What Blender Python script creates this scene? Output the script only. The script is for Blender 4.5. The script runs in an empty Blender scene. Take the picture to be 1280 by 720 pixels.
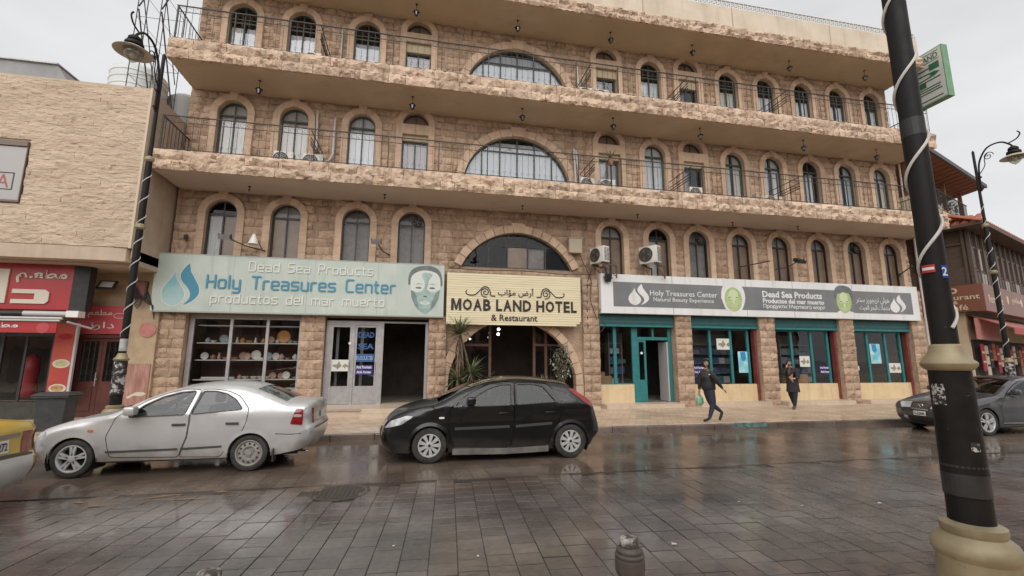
import bpy, bmesh, math, random
from mathutils import Vector, Matrix
from mathutils.geometry import delaunay_2d_cdt

S = bpy.context.scene
COL = S.collection
RD = math.radians
random.seed(11)
PI = math.pi

# ------------------------------------------------------------------ camera
CAM_H = 1.85
yaw, pitch, roll = RD(11.371), RD(9.188), RD(0.157)
fw = Vector((math.sin(yaw)*math.cos(pitch), math.cos(yaw)*math.cos(pitch), math.sin(pitch)))
rt = Vector((math.cos(yaw), -math.sin(yaw), 0))
up = rt.cross(fw)
r2 = rt*math.cos(roll) + up*math.sin(roll)
u2 = -rt*math.sin(roll) + up*math.cos(roll)
cd = bpy.data.cameras.new('camera')
cam = bpy.data.objects.new('camera', cd); COL.objects.link(cam)
cam.matrix_world = Matrix(((r2.x, u2.x, -fw.x, 0), (r2.y, u2.y, -fw.y, 0), (r2.z, u2.z, -fw.z, CAM_H), (0, 0, 0, 1)))
cd.sensor_width = 36; cd.lens = 560*36/1280
cd.clip_start = 0.05; cd.clip_end = 3000
S.camera = cam

# ------------------------------------------------------------------ sky, sun, exposure
SUN_EL, SUN_AZ = 37, -163           # soft overcast sun behind the camera; azimuth from +Y, clockwise
w = bpy.data.worlds.new('World'); S.world = w; w.use_nodes = True
nt = w.node_tree; nt.nodes.clear()
out = nt.nodes.new('ShaderNodeOutputWorld'); bg = nt.nodes.new('ShaderNodeBackground')
sky = nt.nodes.new('ShaderNodeTexSky'); sky.sky_type = 'NISHITA'; sky.sun_disc = False
sky.sun_elevation = RD(SUN_EL); sky.sun_rotation = RD(SUN_AZ); sky.air_density = 1.0; sky.dust_density = 4.0
hs = nt.nodes.new('ShaderNodeHueSaturation'); hs.inputs['Saturation'].default_value = 0.06
mx = nt.nodes.new('ShaderNodeMix'); mx.data_type = 'RGBA'; mx.inputs[0].default_value = 0.80
tc = nt.nodes.new('ShaderNodeTexCoord'); nz = nt.nodes.new('ShaderNodeTexNoise')
nz.inputs['Scale'].default_value = 2.2; nz.inputs['Detail'].default_value = 5
mp = nt.nodes.new('ShaderNodeMapping'); mp.inputs['Scale'].default_value = (1, 1, 2.5)
cr = nt.nodes.new('ShaderNodeValToRGB')
cr.color_ramp.elements[0].position = 0.3; cr.color_ramp.elements[0].color = (5.3, 5.35, 5.5, 1)
cr.color_ramp.elements[1].position = 0.72; cr.color_ramp.elements[1].color = (7.3, 7.3, 7.35, 1)
L = nt.links.new
L(tc.outputs['Generated'], mp.inputs['Vector']); L(mp.outputs[0], nz.inputs['Vector']); L(nz.outputs['Fac'], cr.inputs[0])
L(sky.outputs[0], hs.inputs['Color']); L(hs.outputs[0], mx.inputs[6]); L(cr.outputs[0], mx.inputs[7])
L(mx.outputs[2], bg.inputs['Color']); L(bg.outputs[0], out.inputs[0])
bg.inputs['Strength'].default_value = 0.10
sl = bpy.data.lights.new('sun', 'SUN'); sl.energy = 1.5; sl.angle = RD(75); sl.color = (1.0, 0.955, 0.9)
so = bpy.data.objects.new('sun', sl); COL.objects.link(so)
el, az = RD(SUN_EL), RD(SUN_AZ)
sd = Vector((math.sin(az)*math.cos(el), math.cos(az)*math.cos(el), math.sin(el)))
so.rotation_euler = sd.to_track_quat('Z', 'Y').to_euler(); so.location = sd*40
vs = S.view_settings; vs.view_transform = 'Standard'; vs.look = 'None'; vs.exposure = 0.5; vs.gamma = 1.0
S.cycles.max_bounces = 8; S.cycles.glossy_bounces = 4; S.cycles.transparent_max_bounces = 12
S.cycles.use_denoising = True

# ------------------------------------------------------------------ helpers: meshes and objects
WM = {}
def srgb(r, g, b):
    f = lambda c: (c/255/12.92) if c/255 <= 0.04045 else ((c/255+0.055)/1.055)**2.4
    return (f(r), f(g), f(b), 1)

class MB:
    def __init__(s): s.v = []; s.f = []; s.mi = []; s.cm = 0
    def add(s, vs_, fs):
        n = len(s.v); s.v += [tuple(v) for v in vs_]
        for f in fs: s.f.append(tuple(i+n for i in f)); s.mi.append(s.cm)
        return s
    def box(s, x0, x1, y0, y1, z0, z1):
        return s.add([(x0,y0,z0),(x1,y0,z0),(x1,y1,z0),(x0,y1,z0),(x0,y0,z1),(x1,y0,z1),(x1,y1,z1),(x0,y1,z1)],
            [(3,2,1,0),(4,5,6,7),(0,1,5,4),(1,2,6,5),(2,3,7,6),(3,0,4,7)])
    def bbox(s, x0, x1, y0, y1, z0, z1, b=0.01):      # box with chamfered edges
        bm = bmesh.new(); bmesh.ops.create_cube(bm, size=1)
        for v in bm.verts: v.co = ((x0+x1)/2+v.co.x*(x1-x0), (y0+y1)/2+v.co.y*(y1-y0), (z0+z1)/2+v.co.z*(z1-z0))
        bmesh.ops.bevel(bm, geom=bm.edges[:], offset=b, segments=2, affect='EDGES', profile=0.5)
        bm.verts.index_update(); s.add([v.co[:] for v in bm.verts], [[v.index for v in f.verts] for f in bm.faces]); bm.free(); return s
    def prism(s, poly, a0, a1, plane='xz'):            # polygon in a plane, extruded along the third axis
        n = len(poly)
        m = {'xz': lambda p, a: (p[0], a, p[1]), 'xy': lambda p, a: (p[0], p[1], a), 'yz': lambda p, a: (a, p[0], p[1])}[plane]
        vs_ = [m(p, a0) for p in poly]+[m(p, a1) for p in poly]
        return s.add(vs_, [tuple(range(n)), tuple(range(2*n-1, n-1, -1))]+[(i, n+i, n+(i+1)%n, (i+1)%n) for i in range(n)])
    def flat(s, poly, y): return s.add([(p[0], y, p[1]) for p in poly], [tuple(range(len(poly)))])
    def tube(s, pts, r, n=6, closed=False, caps=True):
        pts = [Vector(p) for p in pts]; N = len(pts)
        rr = r if isinstance(r, (list, tuple)) else [r]*N
        ups = None; base = len(s.v); vs_ = []
        for i, p in enumerate(pts):
            if closed: d = pts[(i+1) % N]-pts[i-1]
            else: d = pts[min(i+1, N-1)]-pts[max(i-1, 0)]
            if d.length < 1e-9: d = Vector((0, 0, 1))
            d.normalize()
            if ups is None:
                ups = Vector((0, 0, 1)) if abs(d.z) < 0.9 else Vector((1, 0, 0))
            a = d.cross(ups)
            if a.length < 1e-6: a = d.orthogonal()
            a.normalize(); b = a.cross(d).normalized(); ups = b
            for k in range(n):
                t = 2*PI*k/n; vs_.append(p+(a*math.cos(t)+b*math.sin(t))*rr[i])
        fs = []
        for i in range(N if closed else N-1):
            j = (i+1) % N
            for k in range(n): fs.append((i*n+k, i*n+(k+1) % n, j*n+(k+1) % n, j*n+k))
        if caps and not closed:
            fs.append(tuple(range(n-1, -1, -1))); fs.append(tuple((N-1)*n+k for k in range(n)))
        return s.add(vs_, fs)
    def lathe(s, prof, n=20, c=(0, 0, 0), axis='z', caps=True):
        vs_ = []; N = len(prof)
        for r, z in prof:
            for k in range(n):
                t = 2*PI*k/n; a, b = r*math.cos(t), r*math.sin(t)
                vs_.append((c[0]+a, c[1]+b, c[2]+z) if axis == 'z' else (c[0]+a, c[1]+z, c[2]+b) if axis == 'y' else (c[0]+z, c[1]+a, c[2]+b))
        fs = [(i*n+k, i*n+(k+1) % n, (i+1)*n+(k+1) % n, (i+1)*n+k) for i in range(N-1) for k in range(n)]
        if caps and prof[0][0] > 1e-4: fs.append(tuple(range(n-1, -1, -1)))
        if caps and prof[-1][0] > 1e-4: fs.append(tuple((N-1)*n+k for k in range(n)))
        return s.add(vs_, fs)
    def mesh(s, name, smooth=None):
        me = bpy.data.meshes.new(name); me.from_pydata(s.v, [], s.f)
        if any(s.mi): me.polygons.foreach_set('material_index', s.mi)
        bm = bmesh.new(); bm.from_mesh(me); bmesh.ops.recalc_face_normals(bm, faces=bm.faces); bm.to_mesh(me); bm.free()
        if smooth is not None:
            me.polygons.foreach_set('use_smooth', [True]*len(me.polygons)); me.set_sharp_from_angle(angle=RD(smooth))
        return me

def obj(name, mb, mat, parent=None, smooth=None, local=False, M=None):
    """one mesh object; mesh coordinates are world coordinates unless local (then the parent's)"""
    me = mb.mesh(name, smooth) if isinstance(mb, MB) else mb
    if mat is not None and not me.materials:
        for m in (mat if isinstance(mat, (list, tuple)) else [mat]): me.materials.append(m)
    o = bpy.data.objects.new(name, me); COL.objects.link(o)
    if mat is not None and not isinstance(mat, (list, tuple)) and me.materials[0] != mat:
        o.material_slots[0].link = 'OBJECT'; o.material_slots[0].material = mat
    B = M if M is not None else Matrix.Identity(4)
    o.matrix_basis = B
    if parent is not None:
        o.parent = parent
        if local: WM[o] = WM[parent] @ B
        else: o.matrix_parent_inverse = WM[parent].inverted(); WM[o] = B
    else: WM[o] = B
    return o
def thing(name, label, cat, loc=(0, 0, 0), rz=0, group=None):
    o = bpy.data.objects.new(name, None); COL.objects.link(o); o.empty_display_size = 0.2
    o.matrix_basis = Matrix.Translation(loc) @ Matrix.Rotation(rz, 4, 'Z'); WM[o] = o.matrix_basis.copy()
    return tag(o, label, cat, group)
def part(name, parent, loc):                     # an Empty part that carries sub-parts
    o = bpy.data.objects.new(name, None); COL.objects.link(o); o.empty_display_size = 0.1
    o.matrix_basis = Matrix.Translation(loc); o.parent = parent; o.matrix_parent_inverse = WM[parent].inverted(); WM[o] = o.matrix_basis.copy()
    return o
def tag(o, label=None, cat=None, group=None, kind=None):
    if label: o['label'] = label
    if cat: o['category'] = cat
    if group: o['group'] = group
    if kind: o['kind'] = kind
    return o
def kids(o): return [c for c in COL.objects if c.parent is o]
def dup(o, loc=None, label=None, rz=None, parent=None, scale=None):
    c = o.copy(); COL.objects.link(c)
    if parent is not None: c.parent = parent
    if loc is not None or rz is not None:
        c.matrix_basis = Matrix.Translation(loc if loc is not None else o.location) @ Matrix.Rotation(rz if rz is not None else 0, 4, 'Z')
        if scale: c.scale = scale
    WM[c] = c.matrix_basis.copy()
    if label: c['label'] = label
    for ch in CHILD.get(o, None) or [k for k in list(COL.objects) if k.parent is o]:
        dup(ch, parent=c)
    return c
CHILD = {}

def inside(poly, x, y):
    r = False; n = len(poly); j = n-1
    for i in range(n):
        xi, yi = poly[i][0], poly[i][1]; xj, yj = poly[j][0], poly[j][1]
        if (yi > y) != (yj > y) and x < (xj-xi)*(y-yi)/(yj-yi)+xi: r = not r
        j = i
    return r
def cdt(outer, holes=(), pts=()):
    vs_ = []; ed = []
    for lp in [outer]+list(holes):
        n0 = len(vs_); n = len(lp); vs_ += [Vector((p[0], p[1])) for p in lp]
        ed += [(n0+i, n0+(i+1) % n) for i in range(n)]
    vs_ += [Vector((p[0], p[1])) for p in pts]
    ov, oe, of, *_ = delaunay_2d_cdt(vs_, ed, [], 0, 1e-5)
    fs = []
    for f in of:
        cx = sum(ov[i].x for i in f)/len(f); cy = sum(ov[i].y for i in f)/len(f)
        if inside(outer, cx, cy) and not any(inside(h, cx, cy) for h in holes): fs.append(tuple(f))
    used = sorted({i for f in fs for i in f}); m = {i: k for k, i in enumerate(used)}
    return [(ov[i].x, ov[i].y) for i in used], [tuple(m[i] for i in f) for f in fs]
def crom(P, n=4):                                  # Catmull-Rom through 2-D/3-D points
    P = [Vector(p) for p in P]; o = []
    for i in range(len(P)-1):
        p0, p1, p2, p3 = P[max(i-1, 0)], P[i], P[i+1], P[min(i+2, len(P)-1)]
        for k in range(n):
            t = k/n; o.append(0.5*((2*p1)+(p2-p0)*t+(2*p0-5*p1+4*p2-p3)*t*t+(3*p1-p0-3*p2+p3)*t**3))
    o.append(P[-1]); return o

# ------------------------------------------------------------------ helpers: materials
MATS = {}
def mat(name, c1, c2=None, rough=0.7, metal=0.0, scale=3.0, bump=0.0, bscale=30.0, spec=0.5, coat=0.0, vary=0.0,
        c3=None, rough2=None, detail=6, stretch=(1, 1, 1), bdist=0.02, streak=None, emit=None, alpha=None, lo=0.35, hi=0.65, pits=None):
    if name in MATS: return MATS[name]
    m = bpy.data.materials.new(name); m.use_nodes = True; MATS[name] = m
    t = m.node_tree; N = t.nodes; Lk = t.links.new; b = N['Principled BSDF']
    b.inputs['Roughness'].default_value = rough; b.inputs['Metallic'].default_value = metal
    b.inputs['Specular IOR Level'].default_value = spec
    if coat: b.inputs['Coat Weight'].default_value = coat; b.inputs['Coat Roughness'].default_value = 0.04
    b.inputs['Base Color'].default_value = c1
    if emit: b.inputs['Emission Color'].default_value = emit[0]; b.inputs['Emission Strength'].default_value = emit[1]
    geo = N.new('ShaderNodeNewGeometry'); mpn = N.new('ShaderNodeMapping'); mpn.inputs['Scale'].default_value = stretch
    Lk(geo.outputs['Position'], mpn.inputs['Vector'])
    col = None
    if c2:
        nz = N.new('ShaderNodeTexNoise'); nz.inputs['Scale'].default_value = scale; nz.inputs['Detail'].default_value = detail
        nz.inputs['Roughness'].default_value = 0.6
        Lk(mpn.outputs[0], nz.inputs['Vector'])
        cr = N.new('ShaderNodeValToRGB'); e = cr.color_ramp.elements
        e[0].position = lo; e[0].color = c1; e[1].position = hi; e[1].color = c2
        if c3: x = e.new((lo+hi)/2+0.02); x.color = c3
        Lk(nz.outputs['Fac'], cr.inputs[0]); col = cr.outputs[0]
        if rough2 is not None:
            mr = N.new('ShaderNodeMapRange'); mr.inputs[1].default_value = lo; mr.inputs[2].default_value = hi
            mr.inputs[3].default_value = rough; mr.inputs[4].default_value = rough2
            Lk(nz.outputs['Fac'], mr.inputs[0]); Lk(mr.outputs[0], b.inputs['Roughness'])
    if streak:                                    # (colour, amount): vertical rain and rust streaks
        ns = N.new('ShaderNodeTexNoise'); ns.inputs['Scale'].default_value = 1.0; ns.inputs['Detail'].default_value = 4
        ms = N.new('ShaderNodeMapping'); ms.inputs['Scale'].default_value = (5, 5, 0.5); Lk(geo.outputs['Position'], ms.inputs['Vector']); Lk(ms.outputs[0], ns.inputs['Vector'])
        mr = N.new('ShaderNodeMapRange'); mr.inputs[1].default_value = 0.52; mr.inputs[2].default_value = 0.75; mr.inputs[4].default_value = streak[1]
        Lk(ns.outputs['Fac'], mr.inputs[0])
        mxn = N.new('ShaderNodeMix'); mxn.data_type = 'RGBA'; Lk(mr.outputs[0], mxn.inputs[0])
        if col: Lk(col, mxn.inputs[6])
        else: mxn.inputs[6].default_value = c1
        mxn.inputs[7].default_value = streak[0]; col = mxn.outputs[2]
    if pits:                                      # (colour, amount, scale, lo, hi): broken pits and stains
        np_ = N.new('ShaderNodeTexNoise'); np_.inputs['Scale'].default_value = pits[2]; np_.inputs['Detail'].default_value = 8; np_.inputs['Roughness'].default_value = 0.7
        mq = N.new('ShaderNodeMapping'); mq.inputs['Scale'].default_value = (0.6, 1, 1.5); Lk(geo.outputs['Position'], mq.inputs['Vector']); Lk(mq.outputs[0], np_.inputs['Vector'])
        mr = N.new('ShaderNodeMapRange'); mr.inputs[1].default_value = pits[3]; mr.inputs[2].default_value = pits[4]; mr.inputs[4].default_value = pits[1]; Lk(np_.outputs['Fac'], mr.inputs[0])
        mxn = N.new('ShaderNodeMix'); mxn.data_type = 'RGBA'; Lk(mr.outputs[0], mxn.inputs[0])
        if col: Lk(col, mxn.inputs[6])
        else: mxn.inputs[6].default_value = c1
        mxn.inputs[7].default_value = pits[0]; col = mxn.outputs[2]
    if vary:
        oi = N.new('ShaderNodeObjectInfo'); at = N.new('ShaderNodeAttribute'); at.attribute_name = 'tint'
        ad = N.new('ShaderNodeMath'); ad.operation = 'ADD'; Lk(oi.outputs['Random'], ad.inputs[0]); Lk(at.outputs['Fac'], ad.inputs[1])
        fr = N.new('ShaderNodeMath'); fr.operation = 'FRACT'; Lk(ad.outputs[0], fr.inputs[0])
        mr = N.new('ShaderNodeMapRange'); mr.inputs[3].default_value = 1-vary; mr.inputs[4].default_value = 1+vary; Lk(fr.outputs[0], mr.inputs[0])
        mu = N.new('ShaderNodeMix'); mu.data_type = 'RGBA'; mu.blend_type = 'MULTIPLY'; mu.inputs[0].default_value = 1.0
        if col: Lk(col, mu.inputs[6])
        else: mu.inputs[6].default_value = c1
        Lk(mr.outputs[0], mu.inputs[7]); col = mu.outputs[2]
    if col: Lk(col, b.inputs['Base Color'])
    if bump:
        nb = N.new('ShaderNodeTexNoise'); nb.inputs['Scale'].default_value = bscale; nb.inputs['Detail'].default_value = 5
        Lk(mpn.outputs[0], nb.inputs['Vector'])
        bp = N.new('ShaderNodeBump'); bp.inputs['Strength'].default_value = bump; bp.inputs['Distance'].default_value = bdist
        Lk(nb.outputs['Fac'], bp.inputs['Height']); Lk(bp.outputs[0], b.inputs['Normal'])
    return m
def glass(name, tint=(0.6, 0.65, 0.66, 1), refl=0.12, rough=0.02, ior=1.5, dirt=0.0, wob=0.06):
    """a single sheet of glass: what is behind it, tinted, plus a mirror reflection growing at grazing angles"""
    if name in MATS: return MATS[name]
    m = bpy.data.materials.new(name); m.use_nodes = True; MATS[name] = m
    t = m.node_tree; N = t.nodes; N.clear(); Lk = t.links.new
    o = N.new('ShaderNodeOutputMaterial'); tr = N.new('ShaderNodeBsdfTransparent'); tr.inputs[0].default_value = tint
    gl = N.new('ShaderNodeBsdfGlossy'); gl.inputs['Roughness'].default_value = rough; gl.inputs[0].default_value = (0.95, 0.97, 1, 1)
    ge0 = N.new('ShaderNodeNewGeometry'); dp = N.new('ShaderNodeVectorMath'); dp.operation = 'DOT_PRODUCT'
    Lk(ge0.outputs['Incoming'], dp.inputs[0]); Lk(ge0.outputs['Normal'], dp.inputs[1])
    ab = N.new('ShaderNodeMath'); ab.operation = 'ABSOLUTE'; Lk(dp.outputs['Value'], ab.inputs[0])
    iv = N.new('ShaderNodeMath'); iv.operation = 'SUBTRACT'; iv.inputs[0].default_value = 1.0; Lk(ab.outputs[0], iv.inputs[1])
    pw = N.new('ShaderNodeMath'); pw.operation = 'POWER'; pw.inputs[1].default_value = 5; Lk(iv.outputs[0], pw.inputs[0])
    ad = N.new('ShaderNodeMath'); ad.operation = 'MULTIPLY_ADD'; ad.use_clamp = True; ad.inputs[1].default_value = 1-refl; ad.inputs[2].default_value = refl
    Lk(pw.outputs[0], ad.inputs[0])
    nb = N.new('ShaderNodeTexNoise'); nb.inputs['Scale'].default_value = 1.5; ge = N.new('ShaderNodeNewGeometry'); Lk(ge.outputs['Position'], nb.inputs['Vector'])
    bp = N.new('ShaderNodeBump'); bp.inputs['Strength'].default_value = wob; bp.inputs['Distance'].default_value = 0.05
    Lk(nb.outputs['Fac'], bp.inputs['Height']); Lk(bp.outputs[0], gl.inputs['Normal'])
    mxs = N.new('ShaderNodeMixShader'); Lk(ad.outputs[0], mxs.inputs[0]); Lk(tr.outputs[0], mxs.inputs[1]); Lk(gl.outputs[0], mxs.inputs[2])
    last = mxs.outputs[0]
    if dirt:
        df = N.new('ShaderNodeBsdfDiffuse'); df.inputs[0].default_value = (0.35, 0.33, 0.3, 1)
        m2 = N.new('ShaderNodeMixShader'); m2.inputs[0].default_value = dirt; Lk(last, m2.inputs[1]); Lk(df.outputs[0], m2.inputs[2]); last = m2.outputs[0]
    Lk(last, o.inputs[0]); return m

STONE = mat('limestone_rough', (0.38, 0.262, 0.180, 1), (0.52, 0.378, 0.274, 1), rough=0.9, scale=2.6, bump=1.0, bscale=11, bdist=0.06, vary=0.17, c3=(0.455, 0.322, 0.228, 1), streak=((0.17, 0.10, 0.07, 1), 0.4), pits=((0.18, 0.105, 0.068, 1), 0.42, 4.5, 0.57, 0.72))
STONE_L = mat('limestone_fascia', (0.50, 0.362, 0.26, 1), (0.65, 0.50, 0.375, 1), rough=0.9, scale=1.8, bump=1.0, bscale=9, bdist=0.08, vary=0.11, streak=((0.22, 0.11, 0.07, 1), 0.55), pits=((0.19, 0.095, 0.06, 1), 0.85, 3.6, 0.545, 0.645))
STONE_S = mat('limestone_dressed', (0.49, 0.345, 0.24, 1), (0.58, 0.425, 0.305, 1), rough=0.8, scale=4, bump=0.2, bscale=40, vary=0.12, streak=((0.28, 0.18, 0.12, 1), 0.4), pits=((0.33, 0.21, 0.14, 1), 0.5, 5, 0.56, 0.72))
MORTAR = mat('mortar', (0.27, 0.19, 0.13, 1), (0.34, 0.245, 0.17, 1), rough=0.95, scale=5, bump=0.3, bscale=40)
SOFFIT = mat('soffit_plaster', (0.50, 0.39, 0.27, 1), (0.58, 0.46, 0.33, 1), rough=0.85, scale=0.7, c3=(0.53, 0.42, 0.295, 1), pits=((0.36, 0.25, 0.17, 1), 0.6, 1.3, 0.55, 0.72))
SOFFIT_BOUNCE = mat('soffit_bounce_plaster', (0.50, 0.41, 0.345, 1), (0.57, 0.475, 0.40, 1), rough=0.85, scale=0.7, pits=((0.38, 0.29, 0.23, 1), 0.5, 1.6, 0.6, 0.8))  # soffit plaster greyed: bounce light off the sidewalk is mixed into the colour
PLASTER = mat('parapet_plaster', (0.52, 0.44, 0.34, 1), (0.62, 0.53, 0.42, 1), rough=0.85, scale=1.2, streak=((0.36, 0.27, 0.2, 1), 0.35))
IRON = mat('iron_railing', (0.025, 0.028, 0.026, 1), (0.06, 0.05, 0.045, 1), rough=0.55, metal=0.3, scale=20)
GREENFR = mat('green_window_frame', (0.035, 0.055, 0.045, 1), (0.06, 0.075, 0.065, 1), rough=0.5, scale=8)
DARKFR = mat('dark_window_frame', (0.045, 0.042, 0.04, 1), rough=0.45, metal=0.3)
ALU = mat('aluminium_frame', (0.34, 0.33, 0.335, 1), (0.42, 0.41, 0.41, 1), rough=0.45, metal=0.4, scale=6)
CURTAIN = mat('curtain_cloth', (0.55, 0.56, 0.58, 1), (0.74, 0.74, 0.76, 1), rough=0.9, scale=6, stretch=(6, 1, 0.4))
FILM = mat('brown_window_film', (0.24, 0.155, 0.108, 1), (0.32, 0.215, 0.155, 1), rough=0.35, scale=2.5)
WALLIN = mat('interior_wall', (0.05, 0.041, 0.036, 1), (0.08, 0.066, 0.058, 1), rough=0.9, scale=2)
GLASS_W = glass('window_glass', (0.86, 0.88, 0.90, 1), 0.085, 0.015, wob=0.1)
GLASS_M = glass('mezzanine_glass', (0.80, 0.80, 0.78, 1), 0.02, 0.02, wob=0.1)
CURTS = [CURTAIN, mat('curtain_beige', (0.46, 0.42, 0.37, 1), (0.60, 0.56, 0.50, 1), rough=0.9, scale=6, stretch=(6, 1, 0.4)), mat('curtain_blue_grey', (0.40, 0.43, 0.47, 1), (0.54, 0.57, 0.61, 1), rough=0.9, scale=6, stretch=(6, 1, 0.4))]
GLASS_S = glass('shop_glass', (0.80, 0.82, 0.82, 1), 0.06, 0.01, 1.45)
GLASS_C = glass('car_glass', (0.50, 0.54, 0.54, 1), 0.055, 0.01, wob=0.0)
WHITE = mat('white_plastic', (0.72, 0.71, 0.68, 1), (0.80, 0.79, 0.76, 1), rough=0.5, scale=4)
BLACK = mat('black_plastic', (0.02, 0.02, 0.021, 1), (0.035, 0.034, 0.033, 1), rough=0.5, scale=8)
RUBBER = mat('tyre_rubber', (0.022, 0.021, 0.02, 1), (0.055, 0.05, 0.045, 1), rough=0.8, scale=9)
# ================================================================== GROUND
def wet_mat(name, c1, c2, r_wet=0.08, r_dry=0.42, pscale=0.45, lo=0.42, hi=0.6, bump=0.06, bscale=7, vary=0.0, brick=None, fine=0.05, spec=0.5, mud=None):
    m = bpy.data.materials.new(name); m.use_nodes = True; t = m.node_tree; N = t.nodes; Lk = t.links.new; b = N['Principled BSDF']
    g = N.new('ShaderNodeNewGeometry')
    def noise(sc, det=5, st=(1, 1, 1)):
        mm = N.new('ShaderNodeMapping'); mm.inputs['Scale'].default_value = st; Lk(g.outputs['Position'], mm.inputs['Vector'])
        n = N.new('ShaderNodeTexNoise'); n.inputs['Scale'].default_value = sc; n.inputs['Detail'].default_value = det; Lk(mm.outputs[0], n.inputs['Vector']); return n
    def rng(src, a, c, lo_, hi_):
        r = N.new('ShaderNodeMapRange'); r.inputs[1].default_value = a; r.inputs[2].default_value = c; r.inputs[3].default_value = lo_; r.inputs[4].default_value = hi_
        Lk(src, r.inputs[0]); return r.outputs[0]
    def mixc(f, a, c, bt='MIX'):
        x = N.new('ShaderNodeMix'); x.data_type = 'RGBA'; x.blend_type = bt
        if isinstance(f, float): x.inputs[0].default_value = f
        else: Lk(f, x.inputs[0])
        for i, q in ((6, a), (7, c)):
            if isinstance(q, tuple): x.inputs[i].default_value = q
            else: Lk(q, x.inputs[i])
        return x.outputs[2]
    n1 = noise(1.1, 6); col = mixc(rng(n1.outputs['Fac'], 0.35, 0.65, 0, 1), c1, c2)
    n2 = noise(14, 4); col = mixc(0.5, col, mixc(rng(n2.outputs['Fac'], 0.3, 0.7, 0, 1), (0.72, 0.72, 0.72, 1), (1.2, 1.18, 1.15, 1)), 'MULTIPLY')
    if vary:
        oi = N.new('ShaderNodeObjectInfo'); at = N.new('ShaderNodeAttribute'); at.attribute_name = 'tint'
        ad = N.new('ShaderNodeMath'); Lk(oi.outputs['Random'], ad.inputs[0]); Lk(at.outputs['Fac'], ad.inputs[1])
        fr = N.new('ShaderNodeMath'); fr.operation = 'FRACT'; Lk(ad.outputs[0], fr.inputs[0])
        v = N.new('ShaderNodeCombineColor'); vv = rng(fr.outputs[0], 0, 1, 1-vary, 1+vary)
        for i in range(3): Lk(vv, v.inputs[i])
        col = mixc(1.0, col, v.outputs[0], 'MULTIPLY')
    hgt = noise(bscale, 4, (0.5, 1, 1)).outputs['Fac']
    if mud:                                       # brown mud film washed over the paving near the parking strip
        sx = N.new('ShaderNodeSeparateXYZ'); Lk(g.outputs['Position'], sx.inputs[0]); mn = noise(0.9, 6, (0.25, 1, 1))
        ma = N.new('ShaderNodeMath'); ma.operation = 'MULTIPLY_ADD'; ma.inputs[1].default_value = 3.2; Lk(mn.outputs['Fac'], ma.inputs[0]); Lk(sx.outputs[1], ma.inputs[2])
        col = mixc(rng(ma.outputs[0], 7.7, 9.6, 0, 0.9), col, mixc(rng(n1.outputs['Fac'], 0.35, 0.65, 0, 1), mud[0], mud[1]))
    if brick:
        bt = N.new('ShaderNodeTexBrick'); bt.inputs['Scale'].default_value = 1.0
        bt.inputs['Brick Width'].default_value = brick[0]; bt.inputs['Row Height'].default_value = brick[1]; bt.inputs['Mortar Size'].default_value = brick[2]
        bt.inputs['Color1'].default_value = (1.12, 1.10, 1.08, 1); bt.inputs['Color2'].default_value = (0.82, 0.8, 0.79, 1); bt.inputs['Mortar'].default_value = (0.55, 0.52, 0.5, 1)
        mm = N.new('ShaderNodeMapping'); mm.inputs['Rotation'].default_value = (0, 0, RD(brick[3])); Lk(g.outputs['Position'], mm.inputs['Vector']); Lk(mm.outputs[0], bt.inputs['Vector'])
        col = mixc(1.0, col, bt.outputs['Color'], 'MULTIPLY')
    Lk(col, b.inputs['Base Color'])
    pn = noise(pscale, 5, (0.45, 1, 1))
    wet = rng(pn.outputs['Fac'], lo, hi, r_wet, r_dry)
    fn = noise(26, 3, (0.35, 1, 1)); fr2 = rng(fn.outputs['Fac'], 0.35, 0.75, -fine, fine)
    ad = N.new('ShaderNodeMath'); ad.use_clamp = True; Lk(wet, ad.inputs[0]); Lk(fr2, ad.inputs[1]); Lk(ad.outputs[0], b.inputs['Roughness'])
    b.inputs['Specular IOR Level'].default_value = spec
    bs = rng(pn.outputs['Fac'], lo, hi, bump*0.25, bump)
    bp = N.new('ShaderNodeBump'); bp.inputs['Distance'].default_value = 0.02; Lk(bs, bp.inputs['Strength']); Lk(hgt, bp.inputs['Height']); Lk(bp.outputs[0], b.inputs['Normal'])
    return m
MUDC = ((0.115, 0.085, 0.064, 1), (0.175, 0.135, 0.105, 1))
PAVER = wet_mat('wet_paver', (0.082, 0.069, 0.064, 1), (0.145, 0.124, 0.116, 1), 0.06, 0.33, 0.5, 0.34, 0.66, 0.18, 10, vary=0.18, fine=0.07, mud=MUDC)
BED = wet_mat('wet_paving_bed', (0.045, 0.038, 0.035, 1), (0.07, 0.06, 0.055, 1), 0.12, 0.35, 0.5)
MUD = wet_mat('wet_muddy_strip', (0.085, 0.072, 0.067, 1), (0.145, 0.125, 0.117, 1), 0.09, 0.34, 0.5, 0.38, 0.66, 0.16, 9, fine=0.07, mud=MUDC, brick=(0.49, 0.268, 0.006, 86.6))
TILE = wet_mat('wet_sidewalk_tile', (0.54, 0.41, 0.295, 1), (0.64, 0.50, 0.375, 1), 0.22, 0.55, 0.7, 0.35, 0.6, 0.12, 9, brick=(0.40, 0.20, 0.012, 28))
KERB = wet_mat('wet_kerb_stone', (0.10, 0.078, 0.066, 1), (0.19, 0.15, 0.125, 1), 0.15, 0.5, 1.5, vary=0.12)
FARG = wet_mat('wet_far_ground', (0.09, 0.078, 0.07, 1), (0.13, 0.11, 0.10, 1), 0.15, 0.4, 0.5, brick=(0.5, 0.27, 0.012, 3))
TERR = mat('terrace_tile', (0.50, 0.40, 0.30, 1), (0.60, 0.49, 0.38, 1), rough=0.4, scale=3, bump=0.05)

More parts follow.
